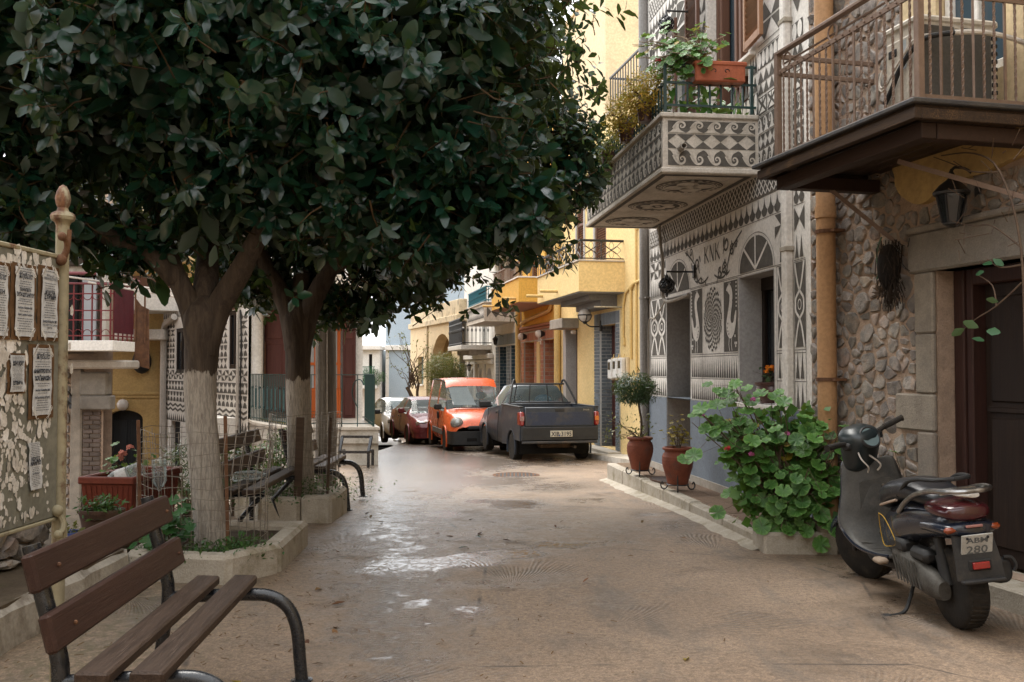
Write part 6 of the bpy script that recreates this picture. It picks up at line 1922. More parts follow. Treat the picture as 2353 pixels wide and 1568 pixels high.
# the little square on the left: terrace, planters, benches
TZ=.215
tr=structure(bpy.data.objects.new("terrace",None));C.objects.link(tr)
plaster_wall=M("worn_white_parapet_plaster",(.46,.42,.36),(.36,.325,.275),.88,3,.4,60,grime=(.13,.10,.07),gscale=2.0,gamt=.85)
terr_top=M("mossy_terrace_earth",(.085,.062,.042),(.12,.09,.06),.9,4,.6,40,grime=(.06,.06,.025),gscale=3,gamt=.6)
b=MB()
n=24
for i in range(n):
 y0,y1=2.0+4.45*i/n,2.0+4.45*(i+1)/n
 j0,j1=.012*sin(i*2.3)+.008*sin(i*5.1),.012*sin((i+1)*2.3)+.008*sin((i+1)*5.1)
 x0,x1=-2.56+j0,-2.56+j1
 b.add([(x0+.03,y0,-.1),(x1+.03,y1,-.1),(x1,y1,TZ-.04),(x0,y0,TZ-.04),(x0-.05,y0,TZ+j0),(x1-.05,y1,TZ+j1)],[(0,1,2,3),(3,2,5,4)])
b.add([(-2.53,6.45,-.1),(-2.9,6.5,-.1),(-2.9,6.5,TZ),(-2.58,6.45,TZ)],[(0,1,2,3)])
b.build("parapet_face",plaster_wall,tr,30)
b=MB();b.slab([(-2.6,2.0),(-6.5,2.0),(-6.5,8.3),(-2.78,8.3),(-2.78,6.48),(-2.6,6.45)],-1.2,TZ-.003)
b.build("terrace_top",terr_top,tr)
sw=thing("stone_wall","low rubble stone wall on the terrace behind the notice board","wall",(-3.12,5.0,TZ),radians(84))
b=MB();b.box(-1.5,1.35,.03,.4,-.02,1.25,.03);b.build("wall_core",mortar,sw)
rubble(sw,(-1.45,1.33,.01,1.22),[],900,.05,.11,random.Random(8),stone_m,.05,limit=110)
sw.location=(-3.13,4.9,TZ)
def kerb_ring(parent,poly,z0,z1,w,skip=()):
 n=len(poly)
 c=Vector((sum(p[0]for p in poly)/n,sum(p[1]for p in poly)/n))
 for i in range(n):
  if i in skip:continue
  a,d=Vector(poly[i]),Vector(poly[(i+1)%n])
  t=(d-a).normalized();nn=Vector((-t.y,t.x))
  if nn.dot(c-a)<0:nn=-nn
  L=(d-a).length
  b=MB();b.box(.004,L-.004,0,w,z0,z1+RND.uniform(-.012,.012),.028)
  b.xf(0,Matrix(((t.x,nn.x,0,a.x),(t.y,nn.y,0,a.y),(0,0,1,0),(0,0,0,1))))
  b.build("kerb_block",conc_kerb,parent,30)
pl1=thing("tree_planter","low concrete planter with a split angled corner block round the tree in the wire cage","planter",(0,0,0),0,"concrete tree planters")
kerb_ring(pl1,[(-2.60,6.47),(-1.86,6.33),(-1.62,6.74),(-1.66,7.85),(-2.75,7.95)],-.12,.185,.155)
b=MB();b.slab([(-2.55,6.55),(-1.9,6.42),(-1.70,6.8),(-1.75,7.78),(-2.68,7.9)],-.1,.125);b.build("soil",soil,pl1)
pl2=thing("tree_planter","grey concrete planter with a sloped corner round the tree beside the wooden pole","planter",(0,0,0),0,"concrete tree planters")
kerb_ring(pl2,[(-2.36,9.0),(-1.98,8.97),(-1.68,8.95),(-1.69,9.88),(-2.75,9.95),(-2.72,9.4)],-.2,.225,.15)
b=MB();b.slab([(-2.3,9.1),(-1.78,9.05),(-1.8,9.78),(-2.65,9.85),(-2.62,9.4)],-.15,.16);b.build("soil",soil,pl2)
def bench(name,label,loc,rz,L,frames_y,planks=(True,True,True,True),legs=True,group="street benches with black pipe frames"):
 t=thing(name,label,"bench",loc,rz,group)
 for i,(x,z,tilt)in enumerate(((-.035,.775,14),(.02,.585,14))):
  if not planks[i]:continue
  b=MB();b.box(-.02,.02,0,L,-.062,.062,.009)
  o=b.build("back_plank",bench_back,t,30);o.location=(x,0,z);o.rotation_euler=(0,radians(-tilt),0)
 for i,x in enumerate((.155,.325)):
  if not planks[2+i]:continue
  b=MB();b.box(-.054,.054,0,L,-.022,.022,.008)
  o=b.build("seat_plank",bench_seat,t,30);o.location=(x,0,.445);o.rotation_euler=(0,radians(2),0)
 for y in frames_y:
  b=MB()
  if legs:
   b.tube(spline([(-.10,y,.84),(-.055,y,.66),(-.012,y,.50),(.0,y,.40),(-.02,y,.22),(-.05,y,0)],5),.029,12)
   b.tube(spline([(.0,y,.385),(.16,y,.392),(.36,y,.395),(.46,y,.385),(.535,y,.335),(.575,y,.24),(.59,y,.10),(.60,y,0)],5),.029,12)
   b.lathe([(.05,0),(.05,.008),(.03,.012)],10,.60,y);b.lathe([(.05,0),(.05,.008),(.03,.012)],10,-.05,y)
  fr=b.build("pipe_frame",iron_blackgloss,t,50)
  for(x,z)in((-.028,.775),(.028,.585)):
   m_=MB();m_.ball((x+.018,y,z+.0),.008,6,4,1);m_.build("bolt",iron_rust,fr)
 return t
b1=bench("park_bench","nearest bench of dark brown planks on black pipe frames beside the poster board",(-1.475,3.02,0),radians(3.4),1.43,(.16,1.345))
b2=bench("park_bench","worn brown bench behind the wire cage, between the two concrete planters",(-2.40,7.55,0),radians(1.5),1.85,())
for y in(.25,1.45):
 b=MB();b.tube([(-.06,y,.80),(.0,y,.42),(.0,y,.0)],.022,8);b.tube([(.0,y,.40),(.40,y,.40)],.022,8);b.tube([(.38,y,.40),(.20,y,.20),(.28,y,0)],.022,8);b.build("angled_frame",iron_blackgloss,b2,50)
b3=bench("park_bench","farthest planked bench with two arched black legs beside the wooden pole",(-2.30,9.85,-.045),radians(.5),1.35,(.12,1.18))
b4=thing("bench_frame","bare black metal bench frame without planks against the raised veranda","bench frame",(-2.78,16.95,gz(-2.78,16.95)),radians(-4))
b=MB()
for x in(-.27,.25):
 b.bar((x,0,0),(x,0,.27),.045);b.bar((x,.0,.27),(x+.02,.14,.53),.045);b.bar((x,.35,0),(x,.35,.27),.045);b.bar((x,0,.27),(x,.35,.27),.045)
b.bar((-.29,0,.27),(.27,0,.27),.045);b.bar((-.27,.14,.53),(.29,.14,.53),.045)
b.build("frame",iron_blackgloss,b4)
wp=thing("wooden_pole","grey weathered wooden utility pole standing right of the farther tree","pole",(-2.33,12.0,gz(-2.33,12)))
b=MB();b.tube([(0,0,-.2),(.005,0,1),(-.01,0,2.2),(-.02,0,4.6)],[.138,.132,.128,.115],18);b.build("shaft",grey_wood,wp,True)
for x in(-.06,.05):
 b=MB();b.tube([(x,-.125,.2),(x-.01,-.13,1.5),(x-.02,-.125,3.2)],.008,5);b.build("earth_wire",galv,wp)
lp_=tag(MB().box(-.02,.02,-.012,.012,0,1.0,.003).build("leaning_plank",old_plank,None),"old grey plank leaning on the wire cage of the farther tree","plank")
lp_.location=(-2.02,9.06,.22);lp_.rotation_euler=(.1,.05,0);lp_.scale=(1.8,1,.75)
wire_v=MB();wire_v.tube([(0,0,0),(.004,0,.35),(-.003,.004,.7),(0,0,1)],.0021,4);wv_me=wire_v.mesh("wire",galv)
def cage(label,cx,cy,r,z0,z1,nv,nh,seed,flare=.0):
 t=thing("wire_cage",label,"wire cage",(cx,cy,z0),0,"wire cages round the trees")
 rg=random.Random(seed)
 def rad(a,z):return r*(1+.10*sin(2*a+seed)+.06*sin(3*a)+flare*max(0,z-.55)*(1+sin(a*1.5)))
 H=z1-z0
 for i in range(nv):
  a=2*pi*i/nv
  pts=[(rad(a,z)*cos(a)+rg.uniform(-.004,.004),rad(a,z)*sin(a)+rg.uniform(-.004,.004),z*H)for z in[k/6 for k in range(7)]]
  b=MB();b.tube(pts,.0023,4);b.build("wire",galv,t)
 for k in range(nh):
  z=k/(nh-1)
  b=MB();b.tube([(rad(2*pi*i/28,z)*cos(2*pi*i/28),rad(2*pi*i/28,z)*sin(2*pi*i/28),z*H+.012*sin(i*1.3+k))for i in range(28)],.0021,4,closed=True);b.build("wire",galv,t)
 return t
cg=cage("bent galvanised wire cage round the nearest tree trunk",-2.27,7.02,.43,.13,.98,40,12,2,.22)
for x,y,h in((-2.62,6.80,.95),(-1.99,6.75,.98)):
 b=MB();b.box(-.012,.012,-.008,.008,0,h,.002);o=b.build("stake",iron_rust,cg);o.location=(x+2.27,y-7.02,-.02);o.rotation_euler=(.02,-.03,.4)
cg2=cage("rusty wire cage round the farther tree trunk",-2.06,9.45,.36,.17,.98,34,11,5,.1)
for x,y in((-1.78,9.25),):
 b=MB();b.box(-.013,.013,-.010,.010,0,.8,.003);o=b.build("stake",old_plank,cg2);o.location=(x+2.06,y-9.45,-.02);o.rotation_euler=(.03,.04,.2)
def ger_leaf_proto(name,mat,seed):
 """round scalloped geranium leaf, cupped, with radial folds"""
 rg=random.Random(seed)
 n=28
 vs=[(0,0,0)]
 for k in range(n):
  a=radians(7)+(2*pi-radians(14))*k/(n-1)+pi
  r=.5*(1+.09*cos(7*a))*rg.uniform(.95,1.05)
  vs.append((.55*r*cos(a),.55*r*sin(a),.03+.014*cos(7*a)))
 for k in range(n):
  a=radians(7)+(2*pi-radians(14))*k/(n-1)+pi
  r=.5*(1+.085*cos(7*a+.4)+.05*cos(21*a))*rg.uniform(.94,1.06)
  vs.append((r*cos(a),r*sin(a),.07+.045*cos(7*a+.3)+rg.uniform(-.02,.02)))
 fs=[(0,k,k+1)for k in range(1,n)]
 fs+=[(k,k+n,k+n+1,k+1)for k in range(1,n)]
 return proto_mesh(name,np.array(vs),fs,mat)
GER=[ger_leaf_proto("leaf",leaf_ger,s)for s in(1,2,3)]
GERY=[ger_leaf_proto("leaf",leaf_yel,4)]
def flower_head(b,p,r,n,rg,pr=.016):
 for k in range(n):
  d=Vector((rg.gauss(0,1),rg.gauss(0,1),abs(rg.gauss(.3,.8)))).normalized()
  q=Vector(p)+d*r*rg.uniform(.5,1)
  u=d.orthogonal().normalized();v=d.cross(u)
  m=len(b.v)
  for j in range(5):
   a=2*pi*j/5+k
   b.add([q,q+(u*cos(a-.5)+v*sin(a-.5))*pr,q+(u*cos(a)+v*sin(a))*pr*1.3+d*.003,q+(u*cos(a+.5)+v*sin(a+.5))*pr],[(0,1,2,3)])
def stems_and_leaves(t,base,tips,leafsize,per,rs,proto_list,mat_stem,sr=.006,spread=.09,cloud=None,singles=True,face=None,name="leaf"):
 """woody stems from the base to each tip, leaves on stalks along the outer part"""
 b=MB();P,D,U,Z=[],[],[],[]
 for tip in tips:
  tip=Vector(tip);base_=Vector(base)+Vector((rs.normal(0,.02),rs.normal(0,.02),0))
  mid=base_.lerp(tip,.5)+Vector((rs.normal(0,.04),rs.normal(0,.04),.06+rs.normal(0,.03)))
  sp_=spline([base_,mid,tip],5)
  b.tube(sp_,[sr*(1-.6*i/(len(sp_)-1))for i in range(len(sp_))],5)
  for k in range(per):
   f=.45+.6*rs.rand()
   i=min(len(sp_)-1,int(f*(len(sp_)-1)))
   p=Vector(sp_[i])+Vector(rs.normal(0,spread,3))*(.4+f)
   b.tube([Vector(sp_[i]),p],.0016,3,cap=False)
   P.append(p);dd=Vector(rs.normal(0,1,3))+Vector((0,0,-.2));D.append(dd)
   n_=Vector(rs.normal(0,.45,3))+Vector((0,0,.8))+(p-base_).normalized()*.6
   if face is not None:n_+=Vector(face)
   U.append(n_);Z.append(leafsize*(.55+.65*rs.rand()))
 b.build("stems",mat_stem,t)
 P,D,U,Z=np.array([tuple(p)for p in P]),np.array([tuple(d)for d in D]),np.array([tuple(u)for u in U]),np.array(Z)
 x=D-U*((D*U).sum(1)/(U*U).sum(1))[:,None]
 if cloud is not None:
  leaf_cloud(cloud[0],P,x,U,Z,cloud[1],cloud[2],t,smooth=True)
 else:
  xx,yy,zz=frames(x,U)
  for i in range(len(P)):
   s=Z[i]
   m=Matrix(((xx[i,0]*s,yy[i,0]*s,zz[i,0]*s,P[i,0]),(xx[i,1]*s,yy[i,1]*s,zz[i,1]*s,P[i,1]),(xx[i,2]*s,yy[i,2]*s,zz[i,2]*s,P[i,2]),(0,0,0,1)))
   pr=proto_list[int(rs.randint(len(proto_list)))]
   o=inst(name,pr,t);o.matrix_local=m
 return P
SM=leaf_verts(1,.42,.12,.1)
SM2=leaf_verts(2,.30,.12,.25)
def weeds(name,label,cx,cy,z,rx,ry,n,h,seed,mat=None,size=.035):
 rs=np.random.RandomState(seed)
 P=np.stack([cx+rs.normal(0,rx,n),cy+rs.normal(0,ry,n),z+rs.rand(n)**1.5*h],-1)
 o=leaf_cloud(name,P,rs.normal(0,1,(n,3))+np.array([0,0,.3]),rs.normal(0,.5,(n,3))+np.array([0,0,1]),size*(.5+rs.rand(n)),SM,mat or leaf_weed,None)
 o['label']=label;o['category']="weeds"
 return o
weeds("weeds","low green weeds growing in the nearest tree planter",-2.15,6.62,.12,.2,.10,900,.10,1)
weeds("weeds","clover tuft by the corner block of the nearest planter",-1.87,6.70,.13,.07,.08,500,.12,2)
weeds("weeds","weeds along the soil of the farther tree planter",-2.1,9.3,.16,.22,.18,1200,.22,3)
weeds("weeds","weeds between the farther planter and the veranda",-2.3,11.6,gz(-2.3,11.6),.3,.5,700,.12,4)
weeds("weeds","small weed tuft at the foot of the terrace wall",-2.50,6.15,.0,.04,.3,160,.05,6)
def bush(name,label,cat,base,lobes,n,size,mat,seed,proto=SM,stem_mat_=None,stems=7,group=None):
 t=thing(name,label,cat,base,0,group)
 rs=np.random.RandomState(seed)
 P,D=shoots(rs,[(c,r,int(n*w),.28)for c,r,w in lobes])
 pos,ld,up,sz,_=rosettes(rs,P,D,4,size)
 leaf_cloud("foliage",pos-np.array(base),ld,up,sz,proto,mat,t,smooth=True)
 b=MB()
 for k in range(stems):
  i=rs.randint(len(P));q=Vector(P[i])-Vector(base)
  b.tube(spline([(0,0,0),q*.5+Vector(rs.normal(0,.05,3)),q],4),.009,5)
 b.build("stems",stem_mat_ or stem_mat,t)
 return t
g0=gz(-3.3,10.5)
bush("shrub","dark glossy twiggy shrub behind the wire cage left of the nearest trunk","shrub",(-3.25,9.6,-.6),[((-3.2,9.6,.30),(.50,.4,.42),1.0)],420,.085,leaf_small,31,SM2)
bush("shrub","leafy green shrub between the two tree trunks","shrub",(-2.85,11.3,-.4),[((-2.72,11.3,.32),(.38,.35,.42),1.0)],520,.07,leaf_weed,32)
bush("shrub","dark shrub low against the farther trunk","shrub",(-2.75,9.5,-.1),[((-2.72,9.6,.35),(.25,.25,.35),1.0)],260,.07,leaf_small,33)
sp=thing("strap_leaf_plant","green strap-leaved plant rising behind the wire cage right of the nearest trunk","plant",(-3.0,10.2,-.4))
rs=np.random.RandomState(9)
P,D,U,Z=[],[],[],[]
b=MB()
for c in range(11):
 cx,cy,cz=rs.uniform(-.36,.34),rs.normal(0,.15),rs.uniform(.75,1.2)
 b.tube([(cx*.6,cy*.6,0),(cx,cy,cz)],.012,5)
 for k in range(12):
  a=rs.rand()*6.28
  P.append((cx,cy,cz-.012*k));D.append((cos(a),sin(a),.55-.07*k+rs.normal(0,.1)));U.append((-cos(a)*.4,-sin(a)*.4,1));Z.append(.26+.1*rs.rand())
b.build("stems",stem_mat,sp)
SL=leaf_verts(3,.14,.2,.38)
lf=[proto_mesh("leaf",*SL,leaf_weed)]
single_leaves(sp,np.array(P),np.array(D),np.array(U),np.array(Z),lf)
for o in list(sp.children):
 if o.name.startswith("leaf"):o.matrix_local=Matrix.Translation(sp.location)@o.matrix_local
rl_=thing("round_leaf_plant","low plant of large round green leaves at the foot of the nearest trunk","plant",(-2.36,6.66,.12))
rs=np.random.RandomState(12)
stems_and_leaves(rl_,(0,0,0),[(rs.uniform(-.13,.13),rs.uniform(-.12,.06),rs.uniform(.10,.34))for _ in range(12)],.085,5,rs,[ger_leaf_proto("leaf",M_leaf("round_leaf",(.015,.075,.018),(.03,.11,.025),(.06,.12,.04),.5,.4,trans=.2),8)],stem_mat,.004,.05,face=(0,-.9,.2))
def tapered_box(b,w0,d0,w1,d1,h,rim=.03,t=.02):
 b.add([(-w0/2,-d0/2,0),(w0/2,-d0/2,0),(w0/2,d0/2,0),(-w0/2,d0/2,0),(-w1/2,-d1/2,h-rim),(w1/2,-d1/2,h-rim),(w1/2,d1/2,h-rim),(-w1/2,d1/2,h-rim)],[(0,3,2,1),(0,1,5,4),(1,2,6,5),(2,3,7,6),(3,0,4,7)])
 r=t
 b.box(-w1/2-r,w1/2+r,-d1/2-r,-d1/2+r,h-rim,h,.008);b.box(-w1/2-r,w1/2+r,d1/2-r,d1/2+r,h-rim,h,.008)
 b.box(-w1/2-r,-w1/2+r,-d1/2+r,d1/2-r,h-rim,h,.008);b.box(w1/2-r,w1/2+r,-d1/2+r,d1/2-r,h-rim,h,.008)
rp=thing("flower_box","deep faded red plastic flower box with ribbed sides on the terrace","flower box",(-2.98,7.55,TZ),radians(-6))
b=MB();tapered_box(b,.34,.7,.40,.78,.40,.055)
b.build("box",plastic_red,rp,30)
b=MB()
for k in range(9):b.bar((-.15+k*.036,-.352,.03),(-.17+k*.042,-.388,.33),.012,.008)
for k in range(14):b.bar((.174,-.32+k*.05,.03),(.198,-.35+k*.054,.33),.012,.008)
stuff(b.build("ribs",plastic_red,rp))
b=MB();b.box(-.19,.19,-.38,.38,.30,.35);b.build("soil",soil,rp)
def bottle(name,label,p0,p1,r,nl=.2):
 t=thing(name,label,"plastic bottle",p0)
 d=Vector(p1)-Vector(p0);L=d.length
 b=MB();b.lathe([(.0,0),(r*.9,0),(r,r*.2)]+[v for k in range(5)for v in((r,L*(.12+.1*k)),(r*.94,L*(.15+.1*k)),(r,L*(.18+.1*k)))]+[(r,L*.68),(r*.75,L*.80),(r*.3,L*.92),(r*.26,L)],16)
 b.xf(0,d.to_track_quat('Z','Y').to_matrix().to_4x4());b.build("body",glass_clear,t,True)
 return t
bt=bottle("plastic_bottle","large clear ribbed water bottle leaning in the red flower box",(-2.80,7.30,.66),(-3.08,7.22,.55),.065)
b=MB();b.lathe([(.066,.12),(.066,.20)],14);d=Vector((-2.80,7.30,.66));e=Vector((-3.08,7.22,.55))-d;b.xf(0,e.to_track_quat('Z','Y').to_matrix().to_4x4());b.build("paper_band",paper_white,bt,True)
bottle("plastic_bottle","upturned clear bottle standing between the flower box and the wire cage",(-2.72,7.40,.72),(-2.72,7.42,.48),.055)
bottle("plastic_bottle","crumpled clear bottle lying on the worn bench behind the cage",(-2.38,8.2,.50),(-2.12,8.32,.505),.045)
gp_=thing("geranium","small geranium with salmon-pink flowers in the red flower box","geranium",(-3.0,7.5,.52))
rs=np.random.RandomState(14)
stems_and_leaves(gp_,(0,0,0),[(rs.normal(0,.12),rs.normal(0,.1),rs.uniform(.08,.22))for _ in range(7)],.06,5,rs,GER,stem_mat,.004,.04)
b=MB();rg=random.Random(2)
for p in((-.02,-.05,.24),(.04,-.06,.28),(-.06,0,.20)):flower_head(b,p,.03,9,rg)
b.build("flowers",petal_salmon,gp_)
po=thing("oval_pot","mossy brown oval pot with green seedlings on the terrace","pot",(-2.84,6.66,TZ))
b=MB();b.lathe([(.09,0),(.115,.02),(.14,.16),(.15,.20),(.158,.21),(.158,.235),(.14,.235),(.135,.19)],20);b.xf(0,Matrix.Diagonal((1.0,.8,1,1)));b.build("pot",M("mossy_brown_pot",(.10,.055,.038),(.075,.045,.032),.85,9,.3,60,grime=(.07,.075,.035),gscale=9,gamt=.6),po,True)
b=MB();b.lathe([(.134,.18),(0,.19)],16);b.build("soil",soil,po)
weeds("seedlings","green seedlings filling the mossy brown oval pot",-2.84,6.66,TZ+.19,.07,.05,420,.12,7,leaf_weed,.04)['category']="seedlings"
bb=thing("bucket","small violet-blue plastic bucket on the edge of the terrace","bucket",(-2.885,6.25,TZ))
b=MB();b.lathe([(.065,0),(.082,.13),(.089,.13),(.089,.15),(.08,.15),(.064,.02),(0,.02)],20);b.build("pail",plastic_blue,bb,True)
b=MB();b.tube(spline([(-.088,0,.14),(-.06,-.09,.12),(0,-.115,.11),(.06,-.09,.12),(.088,0,.14)],4),.003,5);b.build("handle",galv,bb)
weeds("seedlings","yellowish-green seedlings in the violet-blue bucket",-2.885,6.25,TZ+.10,.04,.04,130,.10,8,leaf_bush,.04)['category']="seedlings"
b=MB();b.tube(spline([(-2.62,6.9,.45),(-2.75,6.9,.62),(-2.88,7.1,.85),(-2.78,7.2,1.0)],4),.004,4)
# the notice board with funeral posters
def text_mesh(s,size,font_shear=0.0,align='CENTER',bold=0.0,width=None,space=1.0):
 cu=bpy.data.curves.new("lettering",'FONT');cu.body=s;cu.size=size;cu.align_x=align;cu.shear=font_shear;cu.offset=bold;cu.space_character=space
 cu.resolution_u=2;cu.fill_mode='FRONT'
 o=bpy.data.objects.new("lettering",cu);C.objects.link(o)
 bpy.context.view_layer.update()
 me=bpy.data.meshes.new_from_object(o.evaluated_get(bpy.context.evaluated_depsgraph_get()))
 bpy.data.objects.remove(o);bpy.data.curves.remove(cu)
 if width and len(me.vertices):
  xs=[v.co.x for v in me.vertices];w=max(xs)-min(xs)
  if w>1e-6:
   k=width/w
   for v in me.vertices:v.co.x*=k
 return me
def text(parent,s,size,mat,x,y,z,name="lettering",**kw):
 """lettering standing upright on a wall-like surface, read from outside"""
 me=text_mesh(s,size,**kw);me.materials.clear();me.materials.append(mat)
 o=inst(name,me,parent,(x,y,z),(pi/2,0,0));return o
FBD=Frame((-2.045,3.15),(-2.0,4.24))
nb=fthing("notice_board","pale rust-stained notice board on iron posts covered with torn paper","notice board",FBD)
b=MB();b.box(0,1.075,0,.03,.772,1.905,.004);b.build("panel",board_mat,nb)
b=MB();b.box(-.0,1.08,-.006,.034,1.905,1.925,.004);b.box(0,1.08,-.006,.034,.755,.771,.004);b.build("panel_edge",post_mat,nb)
b=MB();b.tube([(1.115,.01,-.05),(1.115,.01,2.06)],.029,14);b.lathe([(.029,2.06),(.036,2.075),(.05,2.085),(.054,2.10),(.046,2.115),(.026,2.125),(.022,2.14),(.03,2.155),(.034,2.18),(.028,2.21),(.016,2.235),(.0,2.245)],14,1.115,.01);b.build("post",post_mat,nb,35)
b=MB();b.tube([(-.05,.01,-.05),(-.05,.01,2.06)],.034,14);b.build("post",post_mat,nb,35)
for z,s in((1.90,1),(.80,-1)):
 b=MB();b.ball((1.06,-.012,z+.0*s),.026,10,7);b.tube(spline([(1.06,-.012,z),(1.075,-.03,z+.05*s),(1.06,-.035,z+.085*s),(1.04,-.03,z+.095*s)],4),.012,8);b.ball((1.035,-.03,z+.10*s),.02,8,6);b.tube(spline([(1.09,-.01,z),(1.105,-.02,z+.06*s),(1.115,-.02,z+.14*s)],4),.011,8);b.build("scroll_bracket",iron_rust if s>0 else post_mat,nb,True)
def poster(name,label,x0,x1,z0,z1,lines,seed,corner=True,slant=.0,card=True):
 t=fthing(name,label,"poster",FBD,"printed announcements pasted on the notice board")
 rg=random.Random(seed)
 def wavy(a,c,d,e,amp,y,n=7):
  """a slightly buckled sheet"""
  m_=MB();vs=[]
  for j in range(n+1):
   for i in range(4):
    u,v=i/3,j/n
    vs.append((a+(c-a)*u+slant*(v-.5)+rg.uniform(-amp,amp)*.6,y-abs(rg.gauss(0,amp*.7))-(.004 if i in(0,3)and rg.random()<.3 else 0),d+(e-d)*v))
  m_.add(vs,[(j*4+i,j*4+i+1,j*4+i+5,j*4+i+4)for j in range(n)for i in range(3)])
  return m_
 if card:wavy(x0,x1,z0,z1,.003,-.004).build("backing_card",card_brown,t)
 w,h=x1-x0,z1-z0
 m=.13*w
 px0,px1,pz0,pz1=x0+m,x1-m,z0+.05*h,z1-.05*h
 wavy(px0,px1,pz0,pz1,.0012,-.0105).build("paper",paper_white,t,True)
 cx=(px0+px1)/2;pw=px1-px0;ph=pz1-pz0
 for(s,v,sz,wd,shear,bold)in lines:
  text(t,s,ph*sz,ink,cx+slant*(v-.5),-.0145,pz0+ph*v,font_shear=shear,bold=bold,width=pw*wd if wd else None)
 b=MB()
 fv=[v for _,v,*_ in lines]
 for k in range(26):
  v=.97-.036*k
  if any(abs(v-q-.012)<.035 for q in fv)or v<.03:continue
  ww=pw*rg.uniform(.5,.82);z=pz0+ph*v
  x=cx-ww/2+slant*(v-.5)
  while x<cx+ww/2:
   l=rg.uniform(.006,.016)
   b.box(x,min(x+l,cx+ww/2),-.0142,-.0138,z,z+ph*.0085);x+=l+.004
 stuff(b.build("small_print",ink,t))
 if corner:
  cb=MB()
  for sx,sz in((0,1),(1,1),(0,0),(1,0)):
   ox,oz=(px0 if sx==0 else px1),(pz0 if sz==0 else pz1)
   dx,dz=(1 if sx==0 else-1),(1 if sz==0 else-1)
   for k in range(7):
    a=rg.uniform(0,1.57)
    cb.tube([(ox+dx*(.004+.010*k*.5+.009*cos(t_))*1,-.0145,oz+dz*(.028-.006*k+.009*sin(t_)))for t_ in[a+.9*q for q in range(6)]],.0012,3)
  stuff(cb.build("corner_ornament",paper_torn,t))
 return t
def px(x,y):return FBD.uv(x,y)
def rect_px(x0,x1,yt,yb):
 xm=(x0+x1)/2
 return FBD.uv(x0,700)[0],FBD.uv(x1,700)[0],FBD.uv(xm,yb)[1],FBD.uv(xm,yt)[1]
r1=rect_px(20,80,606,782)
poster("funeral_poster","brown-backed poster headed Κηδεία with ΖΗΣΗ ΚΟΣΙΑΝΤΟΥ in bold letters",*r1,[("Κηδεία",.84,.115,.72,.3,.0006),("ΠΑΝΑΓΙΩΤΑ",.655,.062,.58,0,.0010),("ΖΗΣΗ ΚΟΣΙΑΝΤΟΥ",.575,.075,.92,0,.0012),("ΣΥΖΟΣ ΝΙΚΟΛΑΟΥ ΖΗΣΗ",.525,.03,.62,0,.0002),("Δευτέρα 17 Μαρτίου 2025",.40,.04,.74,0,.0006),("Αγιου Γεωργίου Νενήτων",.30,.04,.74,0,.0006)],1)
r2=rect_px(83,132,612,784)
poster("memorial_poster","poster headed 40ήμερο ΜΝΗΜΟΣΥΝΟ right beside the rusty post",*r2,[("40/ήμερο",.90,.045,.5,0,.0002),("ΜΝΗΜΟΣΥΝΟ",.845,.06,.8,0,.0002),("ΜΙΧΑΛΗ ΘΕΟΔ.",.65,.065,.62,0,.0010),("ΣΥΡΙΜΗ",.565,.105,.74,0,.0014),("Κυριακή 30 Μαρτίου 2025",.215,.05,.86,0,.0007),("ΝΑΟΣ ΠΑΜΜΕΓΙΣΤΩΝ ΤΑΞΙΑΡΧΩΝ",.165,.035,.9,0,.0002),("ΝΕΝΗΤΩΝ",.125,.035,.3,0,.0002)],2)
r3=rect_px(64,122,792,962)
poster("funeral_poster","lower poster headed Κηδεία with ΔΗΜΗΤΡΙΟ ΚΑΪΜΑΚΗ in bold letters",*r3,[("Κηδεία",.84,.115,.72,.3,.0006),("ΔΗΜΗΤΡΙΟ ΕΥΑΓ.",.63,.075,.95,0,.0012),("ΚΑΪΜΑΚΗ",.52,.085,.82,0,.0014),("Δευτέρα 10 Μαρτίου 2025",.36,.04,.76,0,.0007),("Αγ.Παρασκευής Καθαρούς",.25,.045,.8,0,.0007)],3)
r4=rect_px(-38,18,600,780)
poster("funeral_poster","poster cut off by the left edge of the board, top row",*r4,[("Κηδεία",.80,.115,.72,.3,.0006),("ΖΗΣΗ",.6,.08,.6,0,.001)],4)
r5=rect_px(14,58,812,905)
poster("torn_poster","half-torn poster with ΚΛΟΥ left of the lower row",*r5,[("ΚΗ ΙΟΥ",.72,.16,.8,.1,.0012),("ΣΤΕΦΑ",.20,.13,.7,0,.0012)],5,corner=False)
r6=rect_px(62,98,1010,1130)
poster("torn_poster","torn strip of poster with ΑΝΑΓΙΟ hanging low on the board",*r6,[("ΑΣΙΑΣ Κ",.62,.10,.8,0,.001),("ΑΝΑΓΙΟ",.52,.12,.9,0,.0012),("ΚΥΡΙΑΚΗ",.32,.06,.6,0,.0003)],6,corner=False,slant=-.02,card=False)
rg=random.Random(77)
protos=[]
for k in range(10):
 m_=MB();n=9;H=rg.uniform(.5,1.0);vs=[]
 for j in range(5):
  for i in range(4):
   u,v=i/3-.5,j/4-.5
   w=(1-(2*v)**2*.55)*rg.uniform(.6,1.15)
   curl=.25*max(0,abs(u)*2-.55)+.35*max(0,v+.1)*rg.uniform(.2,1)
   vs.append((u*w*1.0+rg.uniform(-.12,.12),-.10-curl*.40,v*H*1.15+rg.uniform(-.12,.12)))
 m_.add(vs,[(j*4+i,j*4+i+1,j*4+i+5,j*4+i+4)for j in range(4)for i in range(3)])
 protos.append(m_.mesh("paper_scrap",paper_torn))
